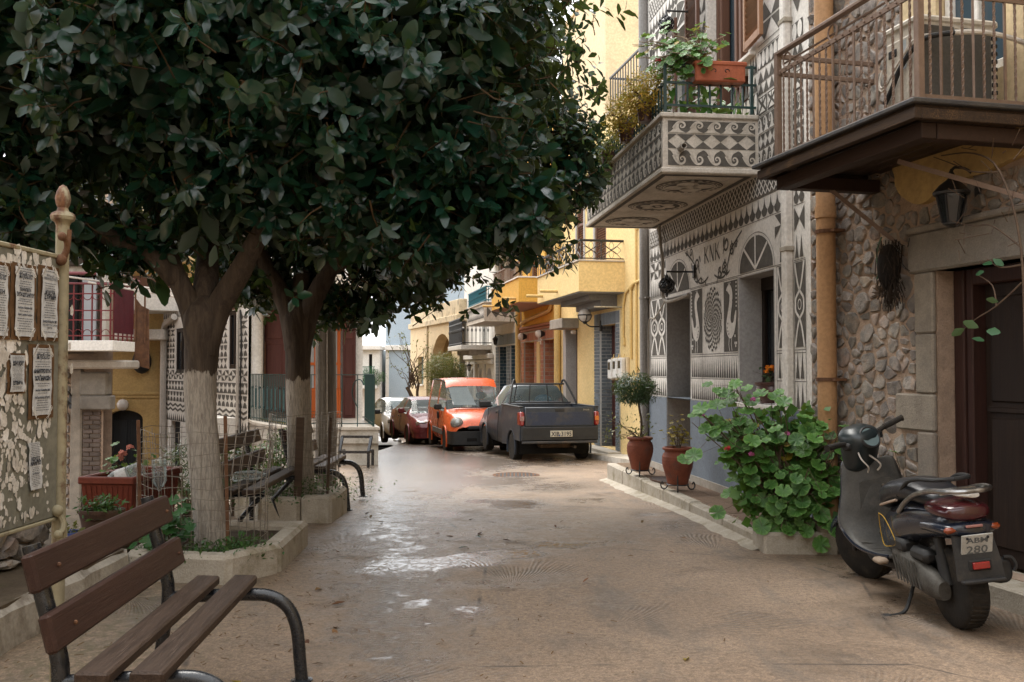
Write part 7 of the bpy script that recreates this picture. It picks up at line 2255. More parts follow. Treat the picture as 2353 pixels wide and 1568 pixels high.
for k in range(296):
 if k<30:x,z,s=FBD.uv(rg.uniform(0,118),700)[0],rg.uniform(1.83,1.90),rg.uniform(.02,.05)
 elif k<70:x,z,s=FBD.uv(rg.uniform(-5,62),700)[0],rg.uniform(1.28,1.56),rg.uniform(.03,.07)
 else:
  x,z,s=FBD.uv(rg.uniform(-5,118),700)[0],.80+.52*rg.random()**.8,rg.uniform(.008,.036)
  if rg.random()<.3:s*=1.5
 if k>70 and r3[0]-.02<x<r3[1]+.01 and r3[2]-.01<z:continue
 o=inst("paper_scrap",protos[k%10],nb,(x,-.0015,z),(rg.uniform(-.1,.1),rg.uniform(-.9,.9),rg.uniform(-.15,.15)),(s,s*.35,s*rg.uniform(.8,1.5)))
for(x,z,s)in((1.115,1.68,.05),(1.118,1.42,.05),(1.10,1.52,.04)):
 inst("paper_scrap",protos[3],nb,(x,-.034,z),(0,.4,.2),(s,s*.4,s))
# vehicles
def paint(name,c,rough=.28,dirt=(.12,.095,.07),amt=.35,coat=.1):
 return M(name,c,tuple(v*.9 for v in c),rough,2.5,.02,40,spec=.38,coat=coat,grime=dirt,gscale=3.5,gamt=amt,rvar=.08)
trim_black=M("black_car_trim",(.030,.030,.031),(.04,.04,.04),.5,8,.1,60)
lens_clear=M_clear("clear_lamp_lens",(.8,.8,.78),.25)
lens_red=M("red_lamp_lens",(.30,.012,.012),(.24,.01,.01),.15,9,.0,60,spec=.7,coat=.5)
lens_amber=M("amber_lamp_lens",(.60,.16,.02),(.55,.14,.02),.18,9,.0,60,spec=.7,coat=.5)
rim_m=M("dusty_wheel_rim",(.26,.22,.18),(.19,.155,.12),.5,9,.1,60,metal=.4)
plate_m=M("number_plate_white",(.62,.58,.48),(.55,.51,.42),.5,9,.03,60)
def loft(stations,closed_ends=True,si=4):
 """stations (y, zb, wb, wm, zm, zbelt, wbelt, zr, wr) -> dense grid, ring index runs from under the sill to the roof centre"""
 rows=[]
 for y,zb,wb,wm,zm,zt,wt,zr,wr in stations:
  rows.append([c for p in((0,zb),(wb,zb),(wm*.985,zb+.45*(zm-zb)),(wm,zm),(wt,zt),(wt*.45+wr*.55,zt*.45+zr*.55),(wr,zr-.045),(wr*.72,zr-.006),(0,zr))for c in p]+[y])
 return spline(rows,si)
class Shell:
 def __init__(s,stations,si=4):
  s.g=loft(stations,si=si);s.si=si;s.n=len(s.g);s.nr=9
 def pt(s,i,j,sg):r=s.g[i];return(sg*r[2*j],r[-1],r[2*j+1])
 def at(s,f,j,sg,out=0.0):
  i=min(s.n-1,max(0,int(round(f*s.si))));x,y,z=s.pt(i,j,sg);return(x+sg*out,y,z)
 def faces(s,keep):
  b=MB()
  for sg in(1,-1):
   for i in range(s.n-1):
    for j in range(s.nr-1):
     if keep(i/s.si,j,sg):
      q=[s.pt(i,j,sg),s.pt(i+1,j,sg),s.pt(i+1,j+1,sg),s.pt(i,j+1,sg)]
      b.add(q if sg>0 else q[::-1],[(0,1,2,3)])
  return b
def weld(o):
 m=o.modifiers.new("weld",'WELD');m.merge_threshold=.0008
 return o
def wheel(parent,x,y,r,w,side,seed=0):
 t=MB();m=w/2
 t.lathe([(r*.62,-m),(r*.93,-m),(r*.99,-m*.75),(r,-m*.4),(r,m*.4),(r*.99,m*.75),(r*.93,m),(r*.62,m)],28)
 for k in range(44):
  a=2*pi*k/44
  t.bar((r*cos(a),r*sin(a),-m*.7),(r*cos(a+.06),r*sin(a+.06),m*.7),.012,.008,up=(cos(a),sin(a),0))
 R=Matrix.Translation((x,y,r))@Matrix.Rotation(pi/2*side,4,'Y')
 t.xf(0,R);o=t.build("wheel",rubber,parent,50)
 b=MB();b.lathe([(r*.63,m*.55),(r*.60,m*.80),(r*.54,m*.72),(r*.50,m*.35),(r*.2,m*.50),(r*.12,m*.62),(0,m*.64)],24)
 for k in range(10):
  a=2*pi*k/10;b.bar((r*.2*cos(a),r*.2*sin(a),m*.50),(r*.53*cos(a),r*.53*sin(a),m*.55),r*.09,.02)
 b.xf(0,R);b.build("rim",rim_m,o,40)
 return o
def car(name,label,cat,loc,rz,st,mat,glass,wheels,wr_,arch,si=4,ww=.19,bodycut=None):
 t=thing(name,label,cat,loc,rz)
 sh=Shell(st,si)
 def isglass(f,j):return next((g for g in glass if g[1]<=f+.001<g[2]and g[3]<=j<g[4]),None)
 def cut(f,j,sg):
  if j>3:return False
  i=int(round(f*si));a,c=sh.pt(i,j,sg),sh.pt(min(i+1,sh.n-1),j+1,sg)
  my,mz=(a[1]+c[1])/2,(a[2]+c[2])/2
  return any(hypot(my-y,mz-wr_)<arch for y in wheels)and abs(a[0])+abs(c[0])>.8
 body=weld(sh.faces(lambda f,j,sg:not isglass(f,j)and not cut(f,j,sg)).build("body",mat,t,38))
 for g in glass:
  sides=(1,-1)if g[4]<=6 else(0,)
  for sg in sides:sh.faces(lambda f,j,s_:isglass(f,j)is g and(sg==0 or s_==sg)).build(g[0],car_glass,t,True)
 b=MB()
 for y in wheels:b.box(-.70,.70,y-arch,y+arch,wr_*.55,wr_+arch*.9)
 b.box(-.62,.62,st[0][0]+.2,st[-1][0]-.3,.24,.45);b.build("underbody",dark_room,t)
 for y in wheels:
  for sg in(1,-1):
   i=min(range(sh.n),key=lambda k:abs(sh.g[k][-1]-y));xw=sh.g[i][6]
   b=MB();b.tube([(sg*(xw+.0),y+arch*cos(a),wr_+arch*sin(a))for a in[pi*(-.12+1.24*k/18)for k in range(19)]],.022,6);b.build("arch_lip",mat,body,True)
   wheel(t,sg*(xw-ww/2+.0),y,wr_,ww,sg)
 return t,sh,body
def plate(parent,s,x,y,z,w,h,back=False):
 b=MB();b.box(x-w/2,x+w/2,y-.008,y+.008,z-h/2,z+h/2,.004);p_=b.build("number_plate",plate_m,parent)
 for i in(1,):
  me=text_mesh(s,h*1.02,bold=.002,width=w*.92);me.materials.clear();me.materials.append(ink)
  inst("plate_lettering",me,p_,(x,y-.0105 if not back else y+.0105,z-h*.37),(pi/2,0,pi if back else 0))
 return p_
def mirror(parent,x,y,z,sg,mat):
 b=MB();b.box(x,x+sg*.20,y-.05,y+.05,z,z+.15,.03);b.bar((x-sg*.06,y,z+.03),(x+sg*.03,y,z+.05),.04);b.build("wing_mirror",mat,parent,40)
def seats(parent,y,z,w=.46,h=.62,steer=True):
 for sg in(1,-1):
  b=MB();b.box(sg*.36-w/2,sg*.36+w/2,y-.07,y+.07,z-.4,z+.12,.06);b.box(sg*.36-.13,sg*.36+.13,y-.05,y+.05,z+.14,z+.32,.05);b.build("seat",black_plastic,parent,40)
blue_p=paint("faded_dark_blue_paint",(.034,.043,.058),.42,(.10,.09,.078),.6,.15)
PK=(.955,19.25);zP=gz(.9,20.5)
st=[(1.62,.30,.70,.80,.62,1.08,.78,1.14,.74),(1.72,.28,.72,.81,.62,1.10,.78,1.20,.66),(1.95,.28,.72,.82,.62,1.10,.77,1.53,.52),(2.25,.28,.72,.82,.62,1.08,.77,1.57,.51),(2.75,.28,.72,.82,.62,1.03,.77,1.55,.51),(3.0,.28,.72,.82,.62,1.0,.77,1.46,.52),(3.55,.28,.72,.82,.62,.96,.76,.99,.66),(3.95,.28,.72,.81,.60,.88,.73,.93,.58),(4.3,.28,.70,.79,.55,.76,.68,.82,.5),(4.45,.32,.55,.66,.5,.6,.55,.64,.4)]
pk,sh,body=car("pickup","dirty dark blue pickup parked facing away with a plate reading XIB 3195","pickup",(PK[0],PK[1],zP),atan(.235),st,blue_p,[("rear_window",.95,2.0,6,9),("rear_window",.95,1.75,4,6),("side_window",2.25,5.2,4,6),("windscreen",5.0,6.0,6,9)],(.82,3.50),.29,.36)
b=MB()
for sg in(1,-1):
 pr=[(0.02,.46),(.46,.46)]+[(.82+.37*cos(a),.29+.37*sin(a))for a in[pi*(.85-.7*k/8)for k in range(9)]]+[(1.18,.32),(1.66,.30),(1.66,1.12),(.02,1.12)]
 mk=b.mark();b.prism(pr,0,.07)
 b.xf(mk,Matrix(((0,sg*-1,0,sg*.815),(1,0,0,0),(0,0,1,0),(0,0,0,1))))
b.box(-.75,.75,.06,1.64,.62,.66);b.box(-.745,.745,1.58,1.62,.66,1.14)
b.build("load_bed",blue_p,pk,40)
b=MB()
for sg in(1,-1):b.bar((sg*.785,.02,1.135),(sg*.785,1.66,1.135),.085,.03,.01)
b.build("bed_rail",trim_black,pk)
b=MB();b.box(-.72,.72,-.02,.05,.74,1.13,.015);tg=b.build("tailgate",blue_p,pk,40)
b=MB();b.box(-.68,.68,-.026,-.02,.77,1.03,.006);b.build("tailgate_panel",paint("scuffed_navy_paint",(.028,.04,.075),.5,(.07,.065,.06),.7,.1),tg)
b=MB();b.box(-.10,.10,-.03,-.018,1.04,1.10,.006);b.build("tailgate_handle",trim_black,tg)
me=text_mesh("Strada",.052,font_shear=.25);me.materials.clear();me.materials.append(bpy.data.materials["worn_chrome"]);inst("lettering",me,tg,(.55,-.0215,1.06),(pi/2,0,0))
b=MB();b.box(-.80,.80,-.05,.05,.46,.74,.02);b.box(-.80,-.70,.05,.40,.46,.74,.02);b.box(.70,.80,.05,.40,.46,.74,.02);b.build("rear_panel",trim_black,pk)
b=MB();b.box(-.78,.78,-.075,.05,.405,.455,.012);b.build("bumper_bar",paint("scratched_grey_bar",(.05,.05,.052),.45,(.2,.13,.08),.5),pk)
for sg in(1,-1):
 b=MB();b.box(sg*.73-.0 if sg>0 else-.83,.83 if sg>0 else-.73,-.025,.20,.76,1.04,.025);l_=b.build("tail_light",lens_red,pk,40)
 b=MB();b.box(sg*.78-.045,sg*.78+.045,-.032,-.02,.86,.95,.004);b.build("indicator",lens_amber if sg>0 else M("cracked_pale_lens",(.35,.22,.2),(.28,.12,.11),.2,30,.1,90,spec=.6),l_)
plate(pk,"XIB·3195",.02,-.062,.60,.46,.125)
b=MB();b.ball((-.02,-.075,.565),.017,8,5,1,1,.2);b.build("plate_sticker",plastic_blue,pk)
b=MB()
for sg in(1,-1):
 b.tube(spline([(sg*.74,1.25,1.14),(sg*.70,1.35,1.30),(sg*.60,1.55,1.58),(sg*.55,1.62,1.66),(sg*.52,1.66,1.58)],4),.022,8)
b.tube([(-.56,1.60,1.57),(.56,1.60,1.57)],.02,8);b.tube([(-.70,1.56,1.17),(.70,1.56,1.17)],.016,6)
for x in(-.50,-.2,.17,.46):b.tube([(x*1.15,1.57,1.16),(x,1.60,1.57)],.011,6)
b.build("headboard_bars",trim_black,pk,True)
b=MB()
for x in(-.55,.5):b.bar((x,.1,.42),(x*.8,.9,.36),.08,.06)
b.tube([(-.6,.82,.29),(.6,.82,.29)],.05,8);b.box(-.35,.3,.2,.7,.30,.44,.03);b.tube([(.32,-.02,.33),(.32,1.2,.33)],.03,8)
b.build("chassis",M("muddy_chassis",(.06,.045,.032),(.15,.09,.05),.9,6,.4,40),pk)
b=MB();b.ball((.22,2.1,1.16),.22,10,7,.8);b.build("blue_bag",M("blue_cloth",(.03,.11,.18),(.02,.08,.14),.9,6,.1,40),pk,True)
seats(pk,2.15,1.0);mirror(pk,-.80,3.05,1.02,-1,trim_black);mirror(pk,.80,3.05,1.02,1,trim_black)
for(y0,y1)in((2.02,2.03),(3.12,3.13)):
 b=MB();b.tube([(-.826,y0,.33),(-.832,y0,.62),(-.80,y0,1.0)],.006,4);b.build("door_seam",trim_black,pk)
b=MB();b.box(-.835,-.812,2.12,2.25,.92,.97,.01);b.build("door_handle",trim_black,pk)
b=MB();b.box(-.826,-.80,3.75,3.82,.72,.76,.008);b.build("side_indicator",lens_amber,pk)
van_p=paint("orange_red_paint",(.62,.105,.03),.26,(.25,.10,.06),.25,.12)
st=[(0,.35,.68,.76,.6,1.02,.74,1.68,.60),(.12,.30,.74,.81,.62,1.04,.79,1.80,.66),(.9,.28,.76,.83,.62,1.04,.80,1.845,.68),(1.8,.28,.76,.83,.62,1.04,.80,1.845,.68),(2.35,.28,.76,.83,.62,1.02,.80,1.79,.66),(3.02,.28,.76,.83,.62,1.00,.79,1.10,.70),(3.45,.28,.74,.82,.60,.90,.74,1.02,.60),(3.8,.30,.70,.79,.58,.74,.68,.86,.48),(3.97,.34,.62,.70,.5,.62,.60,.70,.42)]
vn,sh,body=car("van","orange-red high-roofed van with dark bumper facing the camera behind the pickup","van",(-.72-.235*3.9,23.55+3.9,gz(-1,25.3)),atan(.235)+pi,st,van_p,[("windscreen",4.05,5.0,6,9),("windscreen_side",4.25,4.95,5,6),("front_side_window",3.25,4.6,4,6),("rear_side_window",1.5,3.0,4,6)],(.75,3.22),.30,.37)
b=MB();b.slab(spline([(-.80,3.35),(-.81,3.7),(-.70,3.98),(-.35,4.06),(.35,4.06),(.70,3.98),(.81,3.7),(.80,3.35)],4),.24,.56);b.build("front_bumper",trim_black,vn,35)
b=MB();b.box(-.40,.40,4.05,4.068,.32,.40);b.box(-.62,-.44,4.0,4.045,.30,.40,.01);b.build("bumper_grille",dark_room,vn)
b=MB();b.box(-.36,.36,3.86,3.985,.60,.69,.02);b.build("radiator_grille",trim_black,vn)
for sg in(1,-1):
 b=MB();b.ball((sg*.59,3.76,.755),.165,14,10,.88,.95,1.15);b.build("headlight",M("lamp_chrome",(.55,.55,.54),(.35,.35,.35),.15,30,.2,40,metal=.7)if sg>0 else bpy.data.materials["lamp_chrome"],vn,True)
 b=MB();b.ball((sg*.60,3.77,.755),.172,14,10,.9,.95,1.15);b.build("headlight_lens",lens_clear,vn,True)
 b=MB();b.ball((sg*.56,3.90,.64),.06,8,6,.5,1.6);b.build("indicator",lens_amber,vn,True)
 mirror(vn,sg*.82,2.78,1.05,sg,trim_black)
 b=MB();b.box(sg*.835-.014,sg*.835+.014,1.3,2.95,.42,.56,.01);b.build("side_strip",M("grey_side_strip",(.16,.15,.15),(.12,.115,.11),.6,6,0)if sg>0 else bpy.data.materials["grey_side_strip"],vn)
 for y in(2.12,2.28):
  b=MB();b.box(sg*.835-.016,sg*.835+.016,y,y+.06,.80,.98,.012);b.build("door_handle",trim_black,vn)
 b=MB();b.tube([(sg*.672,.3,1.80),(sg*.690,1.8,1.81),(sg*.665,2.36,1.755)],.012,5);b.build("roof_gutter",trim_black,vn)
 b=MB();b.tube([(sg*.838,2.2,.34),(sg*.842,2.2,.62),(sg*.80,2.2,1.04)],.006,4);b.build("door_seam",trim_black,vn)
b=MB();b.bar((-.5,3.07,1.10),(.55,3.06,1.11),.03,.02);b.bar((.1,3.07,1.12),(-.5,2.95,1.18),.014,.012);b.build("wiper",trim_black,vn)
b=MB();b.tube([(.05,2.28,1.80),(.05,2.20,1.90)],.008,5);b.build("aerial",trim_black,vn)
b=MB();b.add([(-.05,2.93,1.17),(.55,2.93,1.17),(.60,2.48,1.62),(.10,2.48,1.62)],[(0,1,2,3)]);b.build("sun_shade",paper_white,vn)
seats(vn,1.95,1.15)
red_p=paint("dark_red_paint",(.15,.026,.032),.25,(.12,.06,.055),.3,.12)
st=[(0,.36,.6,.72,.55,.80,.66,.86,.5),(.2,.28,.7,.81,.58,.92,.74,.98,.62),(.75,.26,.74,.84,.58,.96,.77,1.03,.66),(1.35,.26,.74,.845,.58,.96,.78,1.36,.55),(2.2,.26,.74,.845,.58,.94,.78,1.39,.56),(2.7,.26,.74,.845,.58,.92,.78,1.32,.56),(3.3,.26,.74,.84,.58,.90,.77,.94,.66),(3.85,.26,.72,.83,.55,.80,.73,.86,.58),(4.2,.28,.68,.79,.52,.66,.68,.74,.5),(4.36,.32,.56,.66,.45,.54,.56,.58,.42)]
sd_,sh,body=car("saloon_car","dark red saloon car parked between the white hatchback and the orange van","car",(-2.02-.30*4.3,27.7+4.3,gz(-2.5,29.6)),atan(.30)+pi,st,red_p,[("windscreen",5.0,6.0,6,9),("rear_window",2.0,3.0,6,9),("front_side_window",4.1,5.5,4,6),("rear_side_window",2.7,3.9,4,6)],(.85,3.5),.29,.345)
for sg in(1,-1):
 b=MB();b.box(sg*.50-.21,sg*.50+.21,4.08,4.24,.60,.735,.03);b.build("headlight",bpy.data.materials["lamp_chrome"],sd_,40);mirror(sd_,sg*.82,2.98,.93,sg,red_p)
 b=MB();b.box(sg*.845-.012,sg*.845+.012,2.0,2.12,.80,.83,.006);b.build("door_handle",trim_black,sd_)
 b=MB();b.tube([(sg*.848,2.25,.30),(sg*.856,2.25,.6),(sg*.79,2.25,.95)],.005,4);b.build("door_seam",trim_black,sd_)
b=MB();b.box(-.28,.28,4.2,4.30,.62,.69,.02);b.box(-.45,.45,4.3,4.385,.36,.44,.01);b.build("grille",trim_black,sd_)
b=MB();b.slab(spline([(-.79,3.95),(-.76,4.2),(-.6,4.36),(0,4.43),(.6,4.36),(.76,4.2),(.79,3.95)],4),.26,.57);b.build("front_bumper",red_p,sd_,35)
seats(sd_,2.0,.80)
wh_p=paint("white_car_paint",(.62,.60,.57),.2,(.40,.36,.32),.2,.7)
st=[(0,.36,.6,.72,.6,.95,.70,1.05,.52),(.18,.28,.72,.82,.6,1.0,.76,1.35,.52),(.6,.26,.75,.86,.6,.99,.79,1.43,.55),(1.5,.26,.75,.865,.6,.96,.80,1.45,.57),(2.3,.26,.75,.865,.6,.94,.79,1.36,.57),(3.0,.26,.75,.86,.6,.92,.78,.98,.68),(3.55,.26,.73,.84,.58,.84,.74,.90,.60),(3.9,.28,.68,.80,.55,.70,.68,.78,.5),(4.05,.32,.58,.68,.5,.58,.58,.62,.42)]
def hatch(label,loc,rz):
 h,sh,body=car("hatchback",label,"car",loc,rz,st,wh_p,[("windscreen",4.0,5.0,6,9),("rear_window",.0,1.0,6,9),("front_side_window",3.0,4.6,4,6),("rear_side_window",1.4,2.8,4,6)],(.7,3.24),.31,.37)
 for sg in(1,-1):
  b=MB();b.box(sg*.58-.17,sg*.58+.17,3.72,3.92,.66,.80,.035);b.build("headlight",bpy.data.materials["lamp_chrome"],h,40);mirror(h,sg*.82,2.7,.93,sg,trim_black)
  b=MB();b.tube(spline([(sg*.74,3.78,.62),(sg*.70,3.92,.45),(sg*.60,4.0,.32)],4),.018,6);b.build("running_light",trim_black,h,True)
 b=MB();b.box(-.35,.35,4.0,4.06,.36,.52,.02);b.build("grille",trim_black,h)
 seats(h,1.8,.85);return h
hatch("white hatchback with dark headlights parked behind the dark red saloon",(-3.28-.3*4,31.5+4,gz(-3.5,33.5)),atan(.30)+pi)
h2=hatch("pale car with dark roof bars, farthest in the parked row",(-4.85-.3*4,36.2+4,gz(-5,38)),atan(.30)+pi)
b=MB()
for sg in(1,-1):b.bar((sg*.58,.6,1.50),(sg*.58,2.2,1.49),.04,.04)
for y in(.9,1.9):b.bar((-.6,y,1.53),(.6,y,1.53),.06,.03)
b.build("roof_bars",trim_black,h2)
# the scooter
def hull(b,secs,n=18,p=2.4,cap=True):
 """skin over superellipse sections (x, y, z, half width, half height) strung along y"""
 S_=spline(secs,4);vs,fs=[],[]
 for x,y,z,rx,rz in S_:
  for k in range(n):
   a=2*pi*k/n;c,s_=cos(a),sin(a)
   vs.append((x+rx*(abs(c)**(2/p))*(1 if c>0 else-1),y,z+rz*(abs(s_)**(2/p))*(1 if s_>0 else-1)))
 m=len(S_)
 for i in range(m-1):
  for k in range(n):fs.append((i*n+k,i*n+(k+1)%n,(i+1)*n+(k+1)%n,(i+1)*n+k))
 if cap:fs+=[tuple(range(n-1,-1,-1)),tuple((m-1)*n+k for k in range(n))]
 return b.add(vs,fs)
navy=paint("dusty_navy_scooter_paint",(.010,.014,.026),.25,(.07,.06,.05),.3,.5)
grey_pl=M("scuffed_grey_plastic",(.088,.085,.078),(.062,.060,.056),.5,7,.15,90,grime=(.15,.13,.11),gscale=5,gamt=.45)
seat_m=M("black_vinyl_seat",(.014,.015,.018),(.02,.02,.023),.32,8,.15,50,spec=.55)
engine_m=M("dirty_engine_metal",(.10,.095,.085),(.055,.048,.04),.6,14,.4,60,metal=.3)
SC=thing("scooter","dusty black scooter with grey leg shield parked by the stone wall, plate ABM 280","scooter",(2.49,5.32,0),radians(2.0))
SC.rotation_euler=(0,radians(-6.0),radians(2.0))
wheel(SC,0,0,.222,.125,-1)
b=MB();hull(b,[(0,-.20,.60,.06,.05),(0,-.14,.60,.125,.085),(0,.05,.58,.150,.105),(0,.30,.54,.155,.13),(0,.50,.47,.145,.16),(0,.66,.42,.115,.15),(0,.70,.40,.09,.12)]);b.build("rear_body",navy,SC,60)
b=MB();hull(b,[(0,.02,.70,.08,.03),(0,.10,.71,.125,.055),(0,.30,.725,.145,.07),(0,.50,.695,.15,.075),(0,.64,.645,.13,.08),(0,.73,.60,.08,.05)]);st_=b.build("seat",seat_m,SC,60)
b=MB();b.tube(spline([(-.142,.36,.665),(-.144,.46,.64),(-.135,.58,.61),(-.10,.69,.585),(0,.725,.575),(.10,.69,.585)],5),.008,6);b.tube(spline([(-.137,.50,.665),(-.13,.44,.70),(-.10,.40,.735)],4),.006,5);b.build("tan_piping",M("worn_tan_piping",(.42,.32,.24),(.34,.25,.19),.7,9,.1,60),st_,True)
b=MB();b.tube(spline([(-.150,.62,.55),(-.156,.52,.53),(-.158,.40,.41),(-.156,.50,.37),(-.140,.62,.36),(-.135,.66,.46),(-.150,.62,.55)],4),.0024,5);b.build("yellow_line",M("yellow_pinstripe",(.55,.33,.03),(.5,.3,.03),.5,9,0),SC)
b=MB();hull(b,[(0,-.225,.66,.06,.03),(0,-.20,.66,.115,.045),(0,-.12,.665,.14,.05),(0,.0,.67,.14,.045),(0,.08,.675,.11,.03)]);b.build("tail_light",M("dark_red_lens",(.055,.006,.009),(.045,.005,.008),.22,9,0,60,spec=.6,coat=.4),SC,60)
b=MB();hull(b,[(0,-.235,.575,.10,.028),(0,-.20,.575,.145,.04),(0,-.08,.575,.16,.045),(0,.06,.565,.158,.045)]);tb=b.build("tail_cowl",navy,SC,60)
for sg in(1,-1):
 b=MB();b.box(sg*.115-.036,sg*.115+.036,-.235,-.20,.562,.595,.012);o=b.build("indicator",M("dark_amber_lens",(.28,.05,.01),(.22,.04,.01),.25,9,0,60,spec=.6)if sg>0 else bpy.data.materials["dark_amber_lens"],tb,40)
b=MB();b.box(-.045,.045,-.252,-.238,.588,.602,.003);b.build("pale_sticker",M("faded_pink_sticker",(.35,.17,.15),(.28,.14,.12),.6,9,0),tb)
b=MB()
for sg in(1,-1):b.tube(spline([(sg*.145,.34,.60),(sg*.150,.22,.675),(sg*.150,.08,.735),(sg*.14,-.10,.775),(sg*.12,-.22,.785),(sg*.06,-.27,.785),(0,-.275,.785)],5),.0145,8)
for y in(-.05,-.12,-.19):b.tube([(-.14,y,.768),(.14,y,.768)],.006,6)
b.build("rear_rack",chrome,SC,True)
b=MB()
for sg in(1,-1):b.tube(spline([(sg*.13,.36,.69),(sg*.135,.22,.78),(sg*.13,.10,.815),(sg*.10,-.05,.825),(0,-.08,.825)],5),.012,8)
b.build("grab_rail",black_plastic,SC,True)
b=MB();hull(b,[(.04,-.20,.745,.03,.01),(.03,-.15,.748,.06,.015),(.02,-.09,.748,.05,.012)]);b.build("white_rag",white_pl,SC,60)
b=MB()
pn=[(-.105,-.205,.575),(.105,-.205,.575),(.12,-.255,.40),(.125,-.265,.32),(-.125,-.265,.32),(-.12,-.255,.40)]
b.add(pn+[(x,y+.02,z)for x,y,z in pn],[(0,5,2,1),(5,4,3,2),(6,7,8,11),(11,8,9,10),(0,1,7,6),(3,4,10,9),(1,2,8,7),(2,3,9,8),(4,5,11,10),(5,0,6,11)])
b.box(-.115,.115,-.30,-.26,.305,.325,.006);mg=b.build("mudguard",M("dark_grey_mudguard",(.03,.03,.031),(.04,.039,.038),.55,8,.15,80,grime=(.10,.085,.07),gscale=6,gamt=.4),SC,30)
tl=atan2(.05,.175)
P_=MB();P_.box(-.085,.085,-.004,.004,-.058,.058,.003);pp=P_.build("number_plate",M("worn_plate_metal",(.48,.49,.47),(.40,.40,.38),.5,9,.05,60,metal=.2),SC);pp.location=(.0,-.250,.50);pp.rotation_euler=(tl,0,0)
for s,z,h,w in(("ABM",.012,.042,.118),("280",-.048,.062,.115)):
 me=text_mesh(s,h,bold=.0012,width=w);me.materials.clear();me.materials.append(M("plate_pale_digits",(.10,.11,.12),(.14,.15,.15),.6,9,0)if s=="ABM" else bpy.data.materials["plate_pale_digits"]);inst("plate_lettering",me,pp,(0,-.0055,z),(pi/2,0,0))
for sg in(1,-1):
 b=MB();b.ball((sg*.055,-.006,.040),.008,7,5);b.build("plate_bolt",black_plastic,pp)
b=MB();b.box(-.045,.045,-.282,-.262,.375,.412,.005);rf=b.build("reflector",lens_red,mg);b=MB();b.box(-.06,.06,-.268,-.255,.365,.422,.006);b.build("reflector_base",black_plastic,mg)
b=MB();hull(b,[(-.11,-.06,.22,.035,.05),(-.115,.05,.24,.05,.08),(-.115,.30,.28,.055,.095),(-.11,.46,.31,.05,.09),(-.10,.52,.31,.03,.05)]);en=b.build("engine_case",engine_m,SC,60)
b=MB()
for k in range(8):b.bar((-.172,.10+k*.04,.20),(-.168,.16+k*.04,.34),.006,.012)
stuff(b.build("case_ribs",engine_m,en))
b=MB();b.box(-.16,-.05,.30,.50,.36,.44,.02);b.box(-.15,-.06,.06,.26,.34,.42,.025);b.build("air_filter",black_plastic,SC,40)
b=MB();b.tube([(-.07,-.03,.24),(-.06,.05,.50)],.03,10);b.tube([(-.07,-.03+.0,.24),(-.065,.02,.40)],.038,10);b.build("shock_absorber",black_plastic,SC,True)
b=MB();hull(b,[(.15,-.20,.33,.03,.04),(.155,-.17,.33,.055,.07),(.155,.12,.30,.058,.072),(.15,.24,.27,.03,.04)]);b.tube(spline([(.15,.24,.27),(.12,.40,.22),(.05,.52,.25)],4),.016,8);b.build("exhaust",black_plastic,SC,60)
b=MB();b.tube(spline([(.20,-.215,.33),(.215,-.215,.36),(.20,-.205,.40),(.16,-.2,.405)],4),.010,6);b.build("exhaust_guard",black_plastic,SC,True)
b=MB();b.tube(spline([(-.05,.42,.20),(-.14,.34,.08),(-.20,.30,.025),(-.30,.28,.02)],4),.011,7);b.box(-.335,-.285,.25,.31,.005,.03,.006);b.tube([(.05,.42,.20),(.14,.34,.03)],.011,7);b.build("centre_stand",black_plastic,SC,40)
rows=[(.822,.11,1.035),(.815,.165,1.03),(.73,.19,1.01),(.62,.208,.995),(.52,.236,.985),(.44,.258,.975),(.37,.250,.94),(.315,.235,.86),(.29,.215,.75),(.285,.19,.62),(.29,.16,.52)]
R_=spline(rows,3);b=MB();vs,fs=[],[];nc=11
for z,w,y in R_:
 for i in range(nc):
  u=-1+2*i/(nc-1)
  k=max(0,min(1,(z-.30)/.2))
  vs.append((w*u,y+.055*k*abs(u)**2.2-.02*k*(1-u*u)*1.0,z+.012*(1-k)*abs(u)**4))
for i in range(len(R_)-1):
 for j in range(nc-1):fs.append((i*nc+j,i*nc+j+1,(i+1)*nc+j+1,(i+1)*nc+j))
b.add(vs,fs);ls=b.build("leg_shield",grey_pl,SC,60);md=ls.modifiers.new("solid",'SOLIDIFY');md.thickness=.022;md.offset=0
b=MB();b.tube([(x,y,z)for x,y,z in vs[0::nc]],.012,6);b.tube([(x,y,z)for x,y,z in vs[nc-1::nc]],.012,6);b.build("shield_edge",navy,ls,True)
b=MB();b.prism(spline([(-.10,.72),(0,.735),(.12,.725),(.125,.62),(.13,.50),(.0,.49),(-.12,.50),(-.115,.62)],4,True),.960,.985);gb=b.build("glove_box_lid",grey_pl,ls,30);gb.location=(.0,.012,-.03)
b=MB();b.lathe([(.010,0),(.010,.006),(.0,.007)],10);b.xf(0,Matrix.Translation((.04,.961,.69))@Matrix.Rotation(pi/2,4,'X'));b.build("lock",chrome,gb)
b=MB()
for k in range(8):b.bar((-.20+k*.006,.885-k*.045,.318-k*.004 if k>1 else .335),(-.02,.885-k*.045,.305-k*.003),.006,.005)
stuff(b.build("floor_ribs",grey_pl,ls))
b=MB();b.box(-.045,.045,.60,.95,.29,.40,.03);b.build("tunnel",grey_pl,SC,40)
b=MB();b.box(-.235,-.165,.50,.60,.262,.295,.012);b.build("foot_peg",M("beige_end_cap",(.36,.28,.21),(.3,.23,.17),.6,9,0),SC,40)
b=MB();hull(b,[(0,.50,.25,.13,.05),(0,.75,.245,.17,.045),(0,.90,.27,.15,.06)]);b.build("belly",black_plastic,SC,60)
PV_=Matrix.Translation((0,1.19,.222))@Matrix.Rotation(radians(24),4,Vector((0,-.44,.9)))@Matrix.Translation((0,0,-.222))
